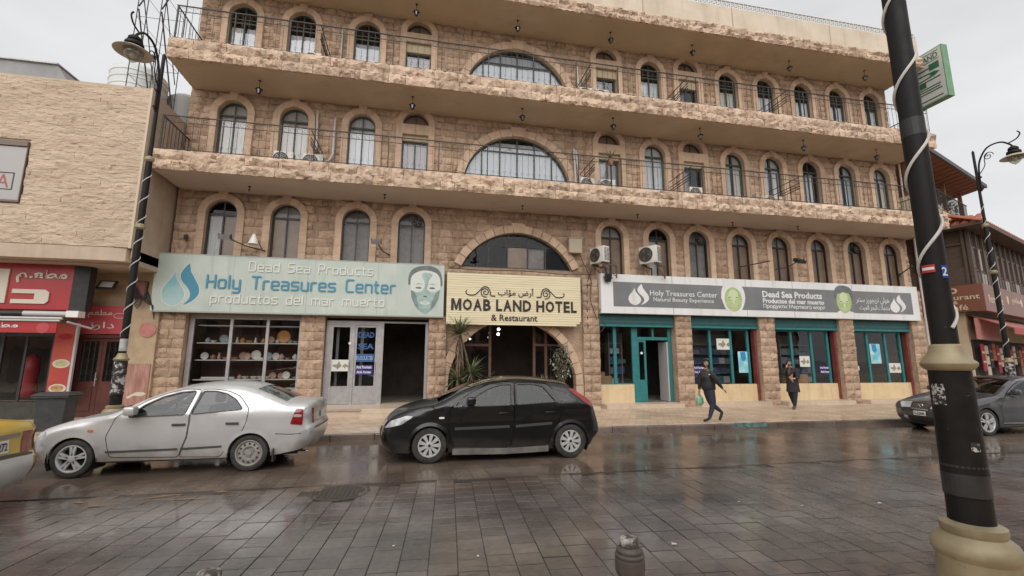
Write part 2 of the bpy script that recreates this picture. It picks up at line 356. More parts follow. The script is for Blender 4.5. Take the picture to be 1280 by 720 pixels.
tag(obj('ground', MB().box(-500, 500, -500, 600, -0.4, -0.03), FARG), kind='structure')
road = tag(obj('road', MB().box(-60, 90, 2.95, 7.5, -0.028, -0.012), BED), kind='structure')
strip = tag(obj('parking_strip', MB().box(-60, 90, 7.5, 11.42, -0.028, 0.0), MUD), kind='structure')
walk = tag(obj('sidewalk', MB().box(-60, 40, 11.58, 16.4, -0.03, 0.12), TILE), kind='structure')
nwalk = tag(obj('near_sidewalk', MB().box(-60, 60, -40, 2.78, -0.03, 0.12), TILE), kind='structure')

# kerb stones, each a part of its sidewalk
kb = MB().bbox(-0.495, 0.495, -0.08, 0.08, -0.03, 0.13, 0.018).mesh('kerb_stone')
for i in range(-14, 33):
    o = obj('kerb_stone', kb, KERB, walk, M=Matrix.Translation((i+0.5, 11.50+random.uniform(-.006, .006), random.uniform(-.006, .006))) @ Matrix.Rotation(RD(random.uniform(-.4, .4)), 4, 'Z'))
obj('paint_patch', MB().box(8.55, 9.65, 11.409, 11.415, .03, .125).box(8.7, 9.5, 11.44, 11.54, .1315, .134), mat('teal_paint_patch', (.10, .26, .25, 1), (.11, .08, .07, 1), rough=.4, scale=7, lo=.45, hi=.62), walk)
for i in range(-5, 9):
    obj('kerb_stone', kb, KERB, nwalk, M=Matrix.Translation((i+0.5, 2.865+random.uniform(-.005, .005), random.uniform(-.005, .005))))

# road pavers: laid in columns that run 3.4 degrees off the street, every one real; the nearest 300 in view are parts
A = RD(-3.4); ca, sa = math.cos(A), math.sin(A)
PW, PL = 0.268, 0.245
pv = MB().bbox(-PW/2+.0038, PW/2-.0038, -PL/2+.0052, PL/2-.0052, -0.012, 0.0, 0.004).mesh('paver')
cells = []
for ci in range(-60, 110):
    off = random.choice((0, 0.5, 0.5, random.random()))*PL
    for ri in range(6, 36):
        lx, ly = ci*PW, ri*PL+off
        x, y = lx*ca-ly*sa, lx*sa+ly*ca
        if not (3.09 < y < 7.37) or not (-0.85*y-1.6 < x < 1.78*y+1.8): continue
        if (x+1.06)**2+(y-7.1)**2 < 0.42**2: continue
        cells.append((x, y))
def seen(x, y):
    d = Vector((x, y, -CAM_H)); z = d.dot(fw); px = 560*d.dot(r2)/z; py = -560*d.dot(u2)/z
    return abs(px) < 640 and py < 362
vis = sorted([c for c in cells if seen(*c)], key=lambda c: c[0]**2+c[1]**2)[:300]
vset = set(vis)
rest = []
def paver_M(x, y):
    return Matrix.Translation((x, y, random.choice((random.uniform(-0.002, 0.001), random.uniform(-0.005, 0.0015))))) @ Matrix.Rotation(A, 4, 'Z') @ Matrix.Rotation(RD(random.gauss(0, 0.09)), 4, 'X') @ Matrix.Rotation(RD(random.gauss(0, 0.09)), 4, 'Y')
for c in cells:
    M = paver_M(*c)
    if c in vset: obj('paver', pv, PAVER, road, M=M)
    else: rest.append(M)
def join_mesh(name, items, tint=True):
    """many (mesh, matrix) copies joined into one mesh, with a random 'tint' value per piece"""
    V = []; F = []; T = []
    for me, M in items:
        n = len(V); V += [(M @ v.co)[:] for v in me.vertices]; tt = random.random()
        for p in me.polygons: F.append(tuple(i+n for i in p.vertices))
        T += [tt]*len(me.vertices)
    m = bpy.data.meshes.new(name); m.from_pydata(V, [], F)
    if tint:
        a = m.attributes.new('tint', 'FLOAT', 'POINT'); a.data.foreach_set('value', T)
    return m
tag(obj('paving', join_mesh('paving', [(pv, M) for M in rest]), PAVER, road), kind='stuff')

# manhole cover in the road
MET = mat('wet_cast_iron', (0.07, 0.058, 0.05, 1), (0.12, 0.10, 0.085, 1), rough=0.35, metal=0.4, scale=20, bump=0.3, bscale=60)
mh = thing('manhole_cover', 'round cast iron manhole cover set in the wet road paving', 'manhole cover', (-1.06, 7.1, 0))
obj('rim', MB().lathe([(0.42, -0.01), (0.42, 0.0), (0.37, 0.002), (0.36, -0.008)], 32, (-1.06, 7.1, 0)), MET, mh, 30)
b = MB().lathe([(0.0, -0.001), (0.355, -0.001), (0.355, -0.01)], 32, (-1.06, 7.1, 0))
for i in range(-5, 6):
    for j in range(-5, 6):
        if (i*.062)**2+(j*.062)**2 < .1: b.box(-1.06+i*.062-.02, -1.06+i*.062+.02, 7.1+j*.062-.02, 7.1+j*.062+.02, -.001, .006)
obj('cover', b, MET, mh)

# scraps washed along the gutter and across the road
PAPER = mat('wet_paper', (.55, .54, .5, 1), rough=.5); LEAFD = mat('wet_dead_leaf', (.22, .12, .05, 1), (.3, .18, .08, 1), rough=.5, scale=20)
rnd = random.Random(77)
for i, (x, y) in enumerate(((8.9, 11.1), (6.3, 10.8), (4.2, 5.6), (4.9, 5.3), (6.0, 5.2), (-.2, 5.0), (.6, 4.6), (2.6, 4.5), (9.2, 8.4), (11.0, 10.2))):
    s_ = rnd.uniform(.014, .028); P_ = [(x+s_*rnd.uniform(.7, 1.2)*math.cos(a), y+s_*rnd.uniform(.7, 1.2)*math.sin(a)) for a in (0.2, 1.2, 2.3, 3.3, 4.4, 5.4)]
    o = obj('paper_scrap', MB().add([(p[0], p[1], .004+rnd.uniform(0, .012)) for p in P_]+[(x, y, .012)], [(k, (k+1) % 6, 6) for k in range(6)]), PAPER)
    tag(o, 'small wet white paper scrap lying on the road', 'litter', 'paper scraps on the road')
for i, (x, y) in enumerate(((-4.3, 7.2), (-4.0, 7.0), (-3.4, 7.3), (-3.0, 7.1), (-2.7, 7.4), (7.2, 10.6), (9.6, 10.4), (11.6, 9.9))):
    L_ = rnd.uniform(.12, .3); a = rnd.uniform(-.4, .4); d = Vector((math.cos(a), math.sin(a))); n_ = Vector((-d.y, d.x))*rnd.uniform(.015, .03)
    P_ = [(x-d.x*L_, y-d.y*L_), (x+n_.x, y+n_.y), (x+d.x*L_, y+d.y*L_), (x-n_.x, y-n_.y)]
    o = obj('dead_leaf', MB().add([(p[0], p[1], .005+.006*(q % 2)) for q, p in enumerate(P_)], [(0, 1, 2, 3)]), LEAFD)
    tag(o, 'thin brown wet leaf strip lying on the road', 'leaf', 'dead leaves on the road')
# ================================================================== HOTEL
YW = 16.36      # backing wall plane; stone faces stand about 6 cm proud of it
XL, XR = -8.2, 22.1
hotel = thing('hotel_building', 'long four storey sandstone hotel with arched windows and balconies', 'building', (7, 16.3, 0))

def stone_variant(seed, nx=5, nz=3, d=0.075, edge=0.25, fit=(.985, .965)):
    rnd = random.Random(seed); vs_ = []; g = {}
    for j in range(nz+1):
        for i in range(nx+1):
            u, v = i/nx-.5, j/nz-.5
            e = (i in (0, nx)) or (j in (0, nz))
            y = -d*(edge+rnd.uniform(-.22, .25)) if e else -d*rnd.uniform(0.35, 1.45)
            if not e: u += rnd.uniform(-.06, .06); v += rnd.uniform(-.1, .1)
            g[i, j] = len(vs_); vs_.append((u*fit[0], y, v*fit[1]))
    fs = [(g[i, j], g[i+1, j], g[i+1, j+1], g[i, j+1]) for i in range(nx) for j in range(nz)]
    rim = [g[i, 0] for i in range(nx)]+[g[nx, j] for j in range(nz)]+[g[i, nz] for i in range(nx, 0, -1)]+[g[0, j] for j in range(nz, 0, -1)]
    n0 = len(vs_); vs_ += [(vs_[k][0], 0.02, vs_[k][2]) for k in rim]; n = len(rim)
    for k in range(n): fs.append((rim[k], n0+k, n0+(k+1) % n, rim[(k+1) % n]))
    return MB().add(vs_, fs).mesh('stone', 16)
SV = [stone_variant(i) for i in range(10)]
SVF = [stone_variant(50+i, 7, 3, 0.125, 0.5) for i in range(10)]
def smat(x, y, z, w_, h_, flip=None): return Matrix.Translation((x, y, z)) @ Matrix.Diagonal(((w_ if random.random() < .5 else w_), 1, h_ if random.random() < .5 else -h_, 1))

# ---- openings of the upper floors
CX = [-6.78, -4.76, -2.42, -0.48, 3.50, 7.35, 9.40, 11.21, 13.22, 15.18, 17.17, 19.11, 21.08]
HW, SW = 0.48, 0.235
def arc(cx, zc, r, a0, a1, n): return [(cx+r*math.cos(RD(a0+(a1-a0)*i/n)), zc+r*math.sin(RD(a0+(a1-a0)*i/n))) for i in range(n+1)]
OPEN = []           # (kind, cx, half width, floor z, spring z, row)
for row, zf, top in (('mezz', 4.6, 7.23), ('low', 8.15, 10.90), ('high', 11.90, 14.76)):
    for i, cx in enumerate(CX):
        if i == 4: OPEN.append(('big', cx, 2.15, {'mezz': 5.29, 'low': 8.15, 'high': 11.90}[row], {'mezz': 4.31, 'low': 8.47, 'high': 12.31}[row], row))
        elif i in (3, 5, 7) and row != 'mezz': OPEN.append(('door', cx, HW, zf, top+0.29-HW, row))
        else: OPEN.append(('win', cx, HW, zf, top-HW, row))
def rad(o): return 2.36 if (o[0] == 'big' and o[5] == 'mezz') else o[2]
def half(o, z, ex):
    k, cx, hw, z0, zs, row = o; r = rad(o)+ex
    if z < z0: return 0
    if k == 'big' and row == 'mezz':
        return math.sqrt(max(0, r*r-(z-zs)**2)) if z-zs < r else 0
    if z <= zs: return hw+ex
    return math.sqrt(r*r-(z-zs)**2) if z-zs < r else 0
def outline(o, ex=0.0, n=16):
    k, cx, hw, z0, zs, row = o; r = rad(o)+ex
    if k == 'big' and row == 'mezz':
        a = math.degrees(math.asin((z0-zs)/r)); return arc(cx, zs, r, a, 180-a, 28)
    return [(cx+hw+ex, z0)]+arc(cx, zs, r, 0, 180, 28 if k == 'big' else n)+[(cx-hw-ex, z0)]

# ---- backing wall with the openings cut through
vv, ff = cdt([(XL, 4.4), (XR, 4.4), (XR, 15.6), (XL, 15.6)], [outline(o, 0.02) for o in OPEN])
mb = MB().add([(x, YW, z) for x, z in vv], ff)
mb.box(XL, XR, YW, YW+.25, 3.3, 4.4)
obj('wall', mb, MORTAR, hotel)
mb = MB().box(XL-.001, XL+.25, YW+.002, 25, 0, 15.6).box(XR-.25, XR+.001, YW+.002, 25, 0, 15.6).box(XL, XR, 25, 25.3, 0, 15.6)
obj('side_wall', mb, STONE, hotel)
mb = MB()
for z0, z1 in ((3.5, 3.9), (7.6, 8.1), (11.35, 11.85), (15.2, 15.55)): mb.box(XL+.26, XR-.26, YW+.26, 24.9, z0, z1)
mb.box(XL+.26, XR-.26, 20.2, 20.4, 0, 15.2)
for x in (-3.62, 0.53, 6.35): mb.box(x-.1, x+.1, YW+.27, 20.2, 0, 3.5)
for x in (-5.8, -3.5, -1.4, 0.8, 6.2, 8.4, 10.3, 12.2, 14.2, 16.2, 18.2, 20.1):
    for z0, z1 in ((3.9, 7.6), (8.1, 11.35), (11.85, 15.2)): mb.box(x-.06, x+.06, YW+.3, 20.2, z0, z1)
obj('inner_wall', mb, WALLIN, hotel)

# ---- rubble-faced wall stones
stones = []
def fill(z0, z1, x0, x1, courses, zones):
    h = (z1-z0)/courses
    for c in range(courses):
        a, b_ = z0+c*h, z0+(c+1)*h
        cuts = []
        for o in OPEN:
            if o[5] not in zones: continue
            hwm = max(half(o, a+t*h, 0.06) for t in (0, .25, .5, .75, 1))
            if hwm > 0: cuts.append((o[1]-hwm, o[1]+hwm))
        cuts.sort(); x = x0; free = []
        for p, q in cuts:
            if p > x: free.append((x, p))
            x = max(x, q)
        if x < x1: free.append((x, x1))
        for p, q in free:
            L_ = q-p
            if L_ < 0.06: continue
            n = max(1, round(L_/random.uniform(.40, .55))); ws = [random.uniform(.7, 1.3) for _ in range(n)]; sm = sum(ws); t = p
            for w_ in ws:
                wd = w_/sm*L_; stones.append((t+wd/2, (a+b_)/2, wd, h)); t += wd
fill(4.9, 7.55, XL, XR, 9, ('mezz',))
fill(8.1, 11.25, XL, XR, 11, ('low',))
fill(11.85, 15.18, XL, XR, 12, ('high',))
stones = [s for s in stones if not ((s[1] < 5.15) and (s[0] < .6 or s[0] > 6.8))]
stones.sort(key=lambda s: -s[2]*s[3]/((s[0]-1)**2+16.3**2+(s[1]-2)**2))
rest = []
for i, (x, z, w_, h_) in enumerate(stones):
    M = Matrix.Translation((x, YW, z)) @ Matrix.Diagonal((w_, 1, h_*random.choice((1, -1)), 1)); me = random.choice(SV)
    if i < 300: obj('stone', me, STONE, hotel, M=M)
    else: rest.append((me, M))
m_ = join_mesh('stone_cladding', rest); m_.polygons.foreach_set('use_smooth', [True]*len(m_.polygons)); m_.set_sharp_from_angle(angle=RD(16))
tag(obj('stone_cladding', m_, STONE, hotel), kind='stuff')

# ---- window surrounds, frames, panes
def voussoir(r, wd, a0, a1, y0, y1, key=0.0, n=3):
    a = arc(0, 0, r, a0+.25, a1-.25, n); b_ = arc(0, 0, r+wd+key, a0+.25-(1.5 if key else 0), a1-.25+(1.5 if key else 0), n)
    return MB().prism(a+b_[::-1], y0, y1).mesh('voussoir')
NV = 7
VM = []; step = 180/(NV+1.0)
angs = []; a = 0
for i in range(NV):
    wdg = 20 if i == NV//2 else (180-20)/(NV-1)
    angs.append((a, a+wdg)); a += wdg
for i, (a0, a1) in enumerate(angs):
    k = i == NV//2
    VM.append((('keystone' if k else 'voussoir'), voussoir(HW, SW, a0, a1, -0.13-(.03 if k else random.uniform(0, .006)), 0.16, 0.10 if k else 0)))
def jamb_mesh(hgt, blocks):
    m = MB(); h = hgt/blocks
    for i in range(blocks): m.box(0.001, SW-random.uniform(0, .004), -0.13-random.uniform(0, .006), 0.16, i*h+.003, (i+1)*h-.003)
    return m
JM = {}
def pane_mesh(key, poly):
    if key not in JM: JM[key] = MB().flat(poly, 0).mesh('pane')
    return JM[key]
def curtain_mesh(key, w_, z0, z1, amp=.018):
    if key not in JM:
        m = MB(); n = 22; rnd = random.Random(str(key)); vs_ = []
        for i in range(n+1):
            x = -w_/2+w_*i/n; y = amp*math.sin(i*1.9+rnd.random())*rnd.uniform(.5, 1)
            vs_ += [(x, y, z0), (x, y*.7, z1)]
        m.add(vs_, [(2*i, 2*i+2, 2*i+3, 2*i+1) for i in range(n)]); JM[key] = m.mesh('curtain', 60)
    return JM[key]
def ring(poly_o, poly_i, y0, y1):
    m = MB(); n = len(poly_o)
    for i in range(n-1): m.prism([poly_o[i], poly_o[i+1], poly_i[i+1], poly_i[i]], y0, y1)
    return m
FY = 0.10     # frame plane behind the backing wall
def window(o, style):
    k, cx, hw, z0, zs, row = o
    g = part('window', hotel, (cx, YW, z0))
    T = Matrix.Translation((cx, YW, zs))
    for nm, me in VM: obj(nm, me, STONE_S, g, M=T)
    jh = zs-z0; key = ('jamb', round(jh, 2))
    for s in (-1, 1):
        kk = key+(s,)
        if kk not in JM: JM[kk] = jamb_mesh(jh, max(3, round(jh/.3))).mesh('jamb')
        obj('jamb', JM[kk], STONE_S, g, M=Matrix.Translation((cx+s*hw, YW, z0)) @ Matrix.Diagonal((s, 1, 1, 1)))
    dep = FY
    fm = GREENFR if row != 'mezz' else DARKFR
    if k == 'win':
        b = .045; zt = zs if row != 'high' else zs-0.18
        kk = ('frame', row)
        if kk not in JM:
            zb = z0-zs; zz = zt-zs
            oo = [(hw, zb)]+arc(0, 0, hw, 0, 180, 16)+[(-hw, zb)]; ii = [(hw-b, zb)]+arc(0, 0, hw-b, 0, 180, 16)+[(-hw+b, zb)]
            m = ring(oo, ii, -.03, .03); m.box(-hw+b, hw-b, -.026, .026, zz-.03, zz+.03)
            m.box(-.022, .022, -.034, .02, zb, zz-.03); m.box(-.018, .018, -.02, .02, zz+.03, hw-b+.004)
            if row != 'mezz':
                m.box(-hw+b, -.022, -.02, .02, zb, zb+.09).box(.022, hw-b, -.02, .02, zb, zb+.09)
            JM[kk] = m.mesh('frame')
        fr = obj('frame', JM[kk], fm, g, M=Matrix.Translation((cx, YW+dep, zs)))
        for s in (-1, 1):
            lo = [(s*.02, z0-zs), (s*(hw-b), z0-zs), (s*(hw-b), zt-zs-.03), (s*.02, zt-zs-.03)]
            a_up = [(s*hw_*1.0, zz_) for hw_, zz_ in []]
            upq = [(s*.018, zt-zs+.03), (s*(hw-b), zt-zs+.03)]+[(s*(hw-b)*math.cos(RD(t)), (hw-b)*math.sin(RD(t))) for t in (0, 15, 30, 45, 60, 75, 87)]+[(s*.018, hw-b)]
            obj('pane', pane_mesh(('lo', row, s), lo), GLASS_M if row == 'mezz' else GLASS_W, g, M=Matrix.Translation((cx, YW+dep+random.uniform(-.004, .004), zs)) @ Matrix.Rotation(RD(random.gauss(0, .6)), 4, 'Z'))
            obj('pane', pane_mesh(('up', row, s), upq), GLASS_M if row == 'mezz' else GLASS_W, g, M=Matrix.Translation((cx, YW+dep+.002, zs)))
        zc0 = z0-zs
        if style == 'film':
            obj('film', MB().box(-hw+.04, hw-.04, .05, .055, zc0, zt-zs-.02).mesh('film'), FILM, g, M=Matrix.Translation((cx, YW+dep, zs)))
            obj('backing', MB().box(-hw, hw, .12, .125, zt-zs, hw).mesh('backing'), mat('grey_board', (.42, .41, .40, 1), rough=.8), g, M=Matrix.Translation((cx, YW+dep, zs)))
        elif style == 'curtain':
            cm_ = random.choice((CURTS[0], CURTS[0], CURTS[1], CURTS[2])); top_ = hw if row != 'high' else zt-zs-.14
            if random.random() < .45:      # two curtains drawn apart by a hand's breadth
                for s_ in (-1, 1): obj('curtain', curtain_mesh(('c2', row, s_, random.randint(0, 1)), hw*random.choice((.8, .92)), zc0, top_), cm_, g, M=Matrix.Translation((cx+s_*hw*.53, YW+dep+.08, zs)))
            else: obj('curtain', curtain_mesh(('c', row, random.randint(0, 3)), 2*hw, zc0, top_), cm_, g, M=Matrix.Translation((cx, YW+dep+.08, zs)))
        elif style == 'grey':
            obj('curtain', curtain_mesh(('g', row), 2*hw, zc0, hw), mat('grey_curtain', (.24, .225, .22, 1), (.33, .31, .305, 1), rough=.9, scale=5), g, M=Matrix.Translation((cx, YW+dep+.16, zs)))
        elif style == 'half':
            obj('curtain', curtain_mesh(('h', row), hw*.95, zc0, zt-zs), CURTAIN, g, M=Matrix.Translation((cx-hw*.5, YW+dep+.07, zs)))
            obj('film', MB().box(.02, hw-.04, .05, .055, zc0, zt-zs-.02).mesh('film'), FILM, g, M=Matrix.Translation((cx, YW+dep, zs)))
        elif style == 'open':
            obj('curtain', curtain_mesh(('op', row), hw*.8, zc0, zt-zs), CURTAIN, g, M=Matrix.Translation((cx+hw*.45, YW+dep+.16, zs)))
    else:   # balcony door under a lintel with a half-round light above
        b = .04; zl = zs-.02; zo = zs-.42
        zd = zo-(.22 if row == 'low' else .36)
        obj('lintel', MB().box(-hw-SW*.98, -.003, -.135, .16, zo, zl-.002).box(.003, hw+SW*.98, -.137, .16, zo, zl-.002).mesh('lintel'), STONE_S, g, M=Matrix.Translation((cx, YW, 0)))
        oo = arc(0, 0, hw, 0, 180, 16); ii = arc(0, 0, hw-b, 0, 180, 16)
        m = ring(oo, ii, -.03, .03).box(-hw+b, hw-b, -.03, .03, 0.0, b).box(-.018, .018, -.02, .02, b, hw-b)
        obj('frame', m.mesh('frame'), fm, g, M=Matrix.Translation((cx, YW+dep, zs)))
        obj('pane', pane_mesh(('fan',), [(hw-b, b)]+arc(0, 0, hw-b, 8, 172, 14)+[(-hw+b, b)]), GLASS_W, g, M=Matrix.Translation((cx, YW+dep, zs)))
        obj('backing', MB().box(-hw, hw, .03, .035, 0, hw).mesh('backing'), FILM, g, M=Matrix.Translation((cx, YW+dep, zs)))
        obj('shutter_box', MB().box(-hw+.002, hw-.002, .0, .25, zd, zo-.002).mesh('shutter_box'), mat('shutter_cream', (.42, .34, .22, 1), (.48, .40, .27, 1), rough=.6, scale=5), g, M=Matrix.Translation((cx, YW, 0)))
        m = MB().box(-hw, -hw+.05, -.03, .03, z0, zd).box(hw-.05, hw, -.03, .03, z0, zd).box(-hw+.05, hw-.05, -.03, .03, zd-.05, zd).box(-.025, .025, -.03, .03, z0, zd-.05)
        m.box(-hw+.05, -.025, -.02, .02, z0, z0+.14).box(.025, hw-.05, -.02, .02, z0, z0+.14)
        obj('door', m.mesh('door'), GREENFR, g, M=Matrix.Translation((cx, YW+dep+.05, 0)))
        for s in (-1, 1):
            obj('pane', MB().flat([(s*.025, z0+.14), (s*(hw-.05), z0+.14), (s*(hw-.05), zd-.05), (s*.025, zd-.05)], 0).mesh('pane'), GLASS_W, g, M=Matrix.Translation((cx, YW+dep+.05, 0)))
        if style == 'curtain':
            obj('curtain', curtain_mesh(('dc', row), 2*hw, z0, zd-.12), mat('mauve_curtain', (.30, .26, .28, 1), (.40, .35, .37, 1), rough=.9, scale=6, stretch=(6, 1, .4)), g, M=Matrix.Translation((cx, YW+dep+.13, 0)))
        else:
            obj('curtain', curtain_mesh(('dh', row), hw*.9, z0, zd-.12), mat('mauve_curtain', (.30, .26, .28, 1)), g, M=Matrix.Translation((cx-hw*.5, YW+dep+.2, 0)))
STY = {'mezz': ['half', 'film', 'grey', 'grey', 0, 'film', 'half', 'grey', 'film', 'film', 'film', 'film', 'film'],
       'low': ['curtain', 'curtain', 'curtain', 'curtain', 0, 'curtain', 'curtain', 'half_door', 'curtain', 'curtain', 'open', 'curtain', 'curtain'],
       'high': ['curtain', 'curtain', 'curtain', 'curtain', 0, 'half_door', 'curtain', 'half_door', 'curtain', 'curtain', 'curtain', 'curtain', 'curtain']}
for row in ('mezz', 'low', 'high'):
    for i, o in enumerate([o for o in OPEN if o[5] == row]):
        if o[0] != 'big': window(o, STY[row][i]); continue
        k, cx, hw, z0, zs, _ = o; r = rad(o); g = part('window', hotel, (cx, YW, z0)); sw = .30
        a_lo = math.degrees(math.asin((z0-zs)/r)) if row == 'mezz' else 0
        nv = 15; span = (180-2*a_lo)/nv
        for j in range(nv):
            key = j == nv//2
            obj('keystone' if key else 'voussoir', voussoir(r, sw, a_lo+j*span, a_lo+(j+1)*span, -.14-(.03 if key else random.uniform(0, .008)), .16, .08 if key else 0, 4), STONE_S, g, M=Matrix.Translation((cx, YW, zs)))
        if row != 'mezz':
            for s in (-1, 1): obj('jamb', MB().box(0, sw, -.14, .16, 0, zs-z0-.003).mesh('jamb'), STONE_S, g, M=Matrix.Translation((cx+s*hw, YW, z0)) @ Matrix.Diagonal((s, 1, 1, 1)))
        zt = zs+r
        def hz(x): return zs+math.sqrt(max(0, (r-.05)**2-x*x))
        OL = outline(o); ii = [(cx+(p[0]-cx)*(r-.05)/r, max(z0, zs+(p[1]-zs)*(r-.05)/r)) for p in OL]
        fr = ring(OL, ii, YW+.07, YW+.13).box(cx-hw, cx+hw, YW+.071, YW+.129, z0+.0, z0+.05)
        xs = [-1.42, -.70, 0.0, .70, 1.42] if row != 'mezz' else [-1.12, -.38, .42, 1.12]
        for x in xs: fr.box(cx+x-.025, cx+x+.025, YW+.075, YW+.125, z0+.05, hz(x))
        ztr = zs+r*(.72 if row != 'mezz' else .79)
        xe = math.sqrt((r-.05)**2-(ztr-zs)**2); fr.box(cx-xe, cx+xe, YW+.08, YW+.12, ztr-.02, ztr+.02)
        obj('frame', fr, GREENFR if row != 'mezz' else DARKFR, g)
        xx = [-(r-.05)*(.999 if row != 'mezz' else .88)]+xs+[(r-.05)*(.999 if row != 'mezz' else .88)]
        for a, b_ in zip(xx, xx[1:]):
            P = [(cx+a, z0+.05), (cx+b_, z0+.05)]+[(cx+b_+(a-b_)*t/5, max(z0+.05, hz(b_+(a-b_)*t/5))) for t in range(6)]
            obj('pane', MB().flat(P, YW+.1+random.uniform(-.004, .004)), GLASS_M if row == 'mezz' else GLASS_W, g)
        if row != 'mezz':
            n = 70; vs_ = []
            for q in range(n+1):
                x = cx-hw+.02+(2*hw-.04)*q/n; y = YW+.17+.010*math.sin(q*1.7); vs_ += [(x, y, z0), (x, y, max(z0+.1, min(hz(x-cx), ztr+.4)))]
            obj('curtain', MB().add(vs_, [(2*q, 2*q+2, 2*q+3, 2*q+1) for q in range(n)]), CURTS[2], g, 60)
        else:
            obj('film', MB().box(cx-.36, cx+.40, YW+.13, YW+.135, z0+.05, ztr-.03), FILM, g)
            obj('curtain', MB().box(cx+.45, cx+1.1, YW+.2, YW+.205, z0+.05, ztr-.03), mat('grey_curtain', (.2, .185, .18, 1)), g)

# ---- balconies: slab, rubble fascia stones, painted soffit, iron railing
YB = 14.62
def balcony(z0, z1, rail, xr=22.15, xl=-8.12):
    g = part('balcony', hotel, (7, 15.4, z0))
    obj('slab', MB().box(xl+.03, xr-.03, YB, YW-.005, z0, z1), SOFFIT_BOUNCE if z0 < 8 else SOFFIT, g)
    for j in range(2):
        x = xl+random.uniform(-.01, .0); h = (z1-z0)/2+.012
        while x < xr-.2:
            w_ = min(random.uniform(.45, 1.0), xr-x); 
            if xr-x-w_ < .25: w_ = xr-x
            obj('fascia_stone', random.choice(SVF), STONE_L, g, M=Matrix.Translation((x+w_/2, YB-.01, z0+(j+.5)*(z1-z0)/2-.01)) @ Matrix.Diagonal((w_, 1, h*random.choice((1, -1)), 1)))
            x += w_
    for s, X in ((-1, xl+.03), (1, xr-.03)):     # side fascias
        y = YB
        for j in range(2):
            for q in range(3):
                obj('fascia_stone', random.choice(SVF), STONE_L, g, M=Matrix.Translation((X, YB+.29+q*.58, z0+(j+.5)*(z1-z0)/2)) @ Matrix.Rotation(RD(90*s), 4, 'Z') @ Matrix.Diagonal((.58, .6, (z1-z0)/2, 1)))
    if rail:
        zr = z1+rail; m = MB(); yr = YB+.06
        m.box(xl+.05, xr-.05, yr-.018, yr+.018, zr-.018, zr+.010).box(xl+.05, xr-.05, yr-.012, yr+.012, z1+.07, z1+.09).box(xl+.05, xr-.05, yr-.01, yr+.01, zr-.22, zr-.205)
        x = xl+.1; i = 0
        while x < xr:
            m.box(x-.005, x+.005, yr-.005, yr+.005, z1+.0 if i % 8 == 0 else z1+.09, zr-.025)
            if i % 8 == 0: m.box(x-.016, x+.016, yr-.016, yr+.016, z1, zr-.02)
            # scroll ornament under the top rail and at the foot
            m.tube([(x+.105+.06*math.cos(t), yr, zr-.115+.06*math.sin(t)) for t in [q*PI/5 for q in range(9)]], .0045, 4, caps=False)
            m.tube([(x+.05*math.cos(t), yr, z1+.22+.05*math.sin(t)) for t in [q*PI/4 for q in range(7)]], .004, 4, caps=False)
            x += .21; i += 1
        obj('railing', m, IRON, g)
        for X in (xl+.07, xr-.07):
            m = MB().box(X-.015, X+.015, yr, YW, zr-.025, zr+.01).box(X-.01, X+.01, yr, YW, z1+.07, z1+.09)
            y = yr
            while y < YW: m.box(X-.007, X+.007, y-.007, y+.007, z1, zr-.02); y += .2
            obj('end_railing', m, IRON, g)
        for X in (-3.75, 6.05, 10.0, 14.9) if z1 < 10 else (-3.7, 6.0, 10.1, 14.7):    # screens between the balconies
            m = MB()
            for z in (zr-.05, zr-.3, zr-.42, zr-.52): m.box(X-.012, X+.012, yr, YW, z-.012, z+.012)
            for y in (yr+.5, yr+1.0, YW-.05): m.box(X-.01, X+.01, y-.01, y+.01, z1, zr)
            obj('screen', m, IRON, g)
    return g
balcony(7.52, 8.15, 1.17)
balcony(11.22, 11.90, 1.23)
balcony(15.13, 15.60, 0)
# roof parapet with a cast lattice on top
obj('parapet', MB().box(XL-.02, XR+.02, 14.68, 14.9, 15.6, 16.62), PLASTER, hotel)
for x in (1.5, 8.3, 12.4, 17.3): obj('parapet_joint', MB().box(x-.012, x+.012, 14.672, 14.68, 15.62, 16.6), MORTAR, hotel)
m = MB(); x = XL
m.box(XL, XR, 14.7, 14.78, 16.62, 16.65).box(XL, XR, 14.7, 14.78, 16.93, 16.97)
while x < XR:
    m.box(x, x+.03, 14.71, 14.77, 16.65, 16.93)
    m.box(x+.03, x+.13, 14.71, 14.77, 16.74, 16.77).box(x+.10, x+.13, 14.71, 14.77, 16.77, 16.88).box(x+.13, x+.19, 14.71, 14.77, 16.82, 16.85)
    x += .21
obj('roof_lattice', m, mat('white_lattice', (.66, .66, .65, 1), rough=.7), hotel)

# ---- ground floor piers: stacked rock-faced blocks
def pier(x0, x1, yf, z0, z1, side=True):
    g = obj('pier', MB().box(x0+.01, x1-.01, yf, YW+.25, z0, z1), STONE, hotel)
    n = round((z1-z0)/.31); h = (z1-z0)/n
    for i in range(n):
        cols = [(x0, x1)] if x1-x0 < .5 else [(x0, x0+(x1-x0)*random.choice((.42, .58))), None]
        if cols[-1] is None: cols[-1] = (cols[0][1], x1)
        for a, b_ in cols:
            obj('stone', random.choice(SV), STONE, g, M=Matrix.Translation(((a+b_)/2, yf, z0+(i+.5)*h)) @ Matrix.Diagonal((b_-a, 1, h*random.choice((1, -1)), 1)))
for x0, x1, yf, z0, z1 in ((-8.2, -7.45, 16.2, .1, 3.42), (-3.98, -3.22, 16.2, .3, 3.42), (.24, .86, 16.15, .1, 3.42), (6.02, 6.68, 16.2, .1, 5.0), (9.82, 10.52, 16.1, .05, 3.7), (13.62, 14.35, 16.1, .05, 3.7), (17.56, 18.28, 16.1, .05, 3.7), (21.42, 22.12, 16.1, .05, 5.0)):
    pier(x0, x1, yf, z0, z1)
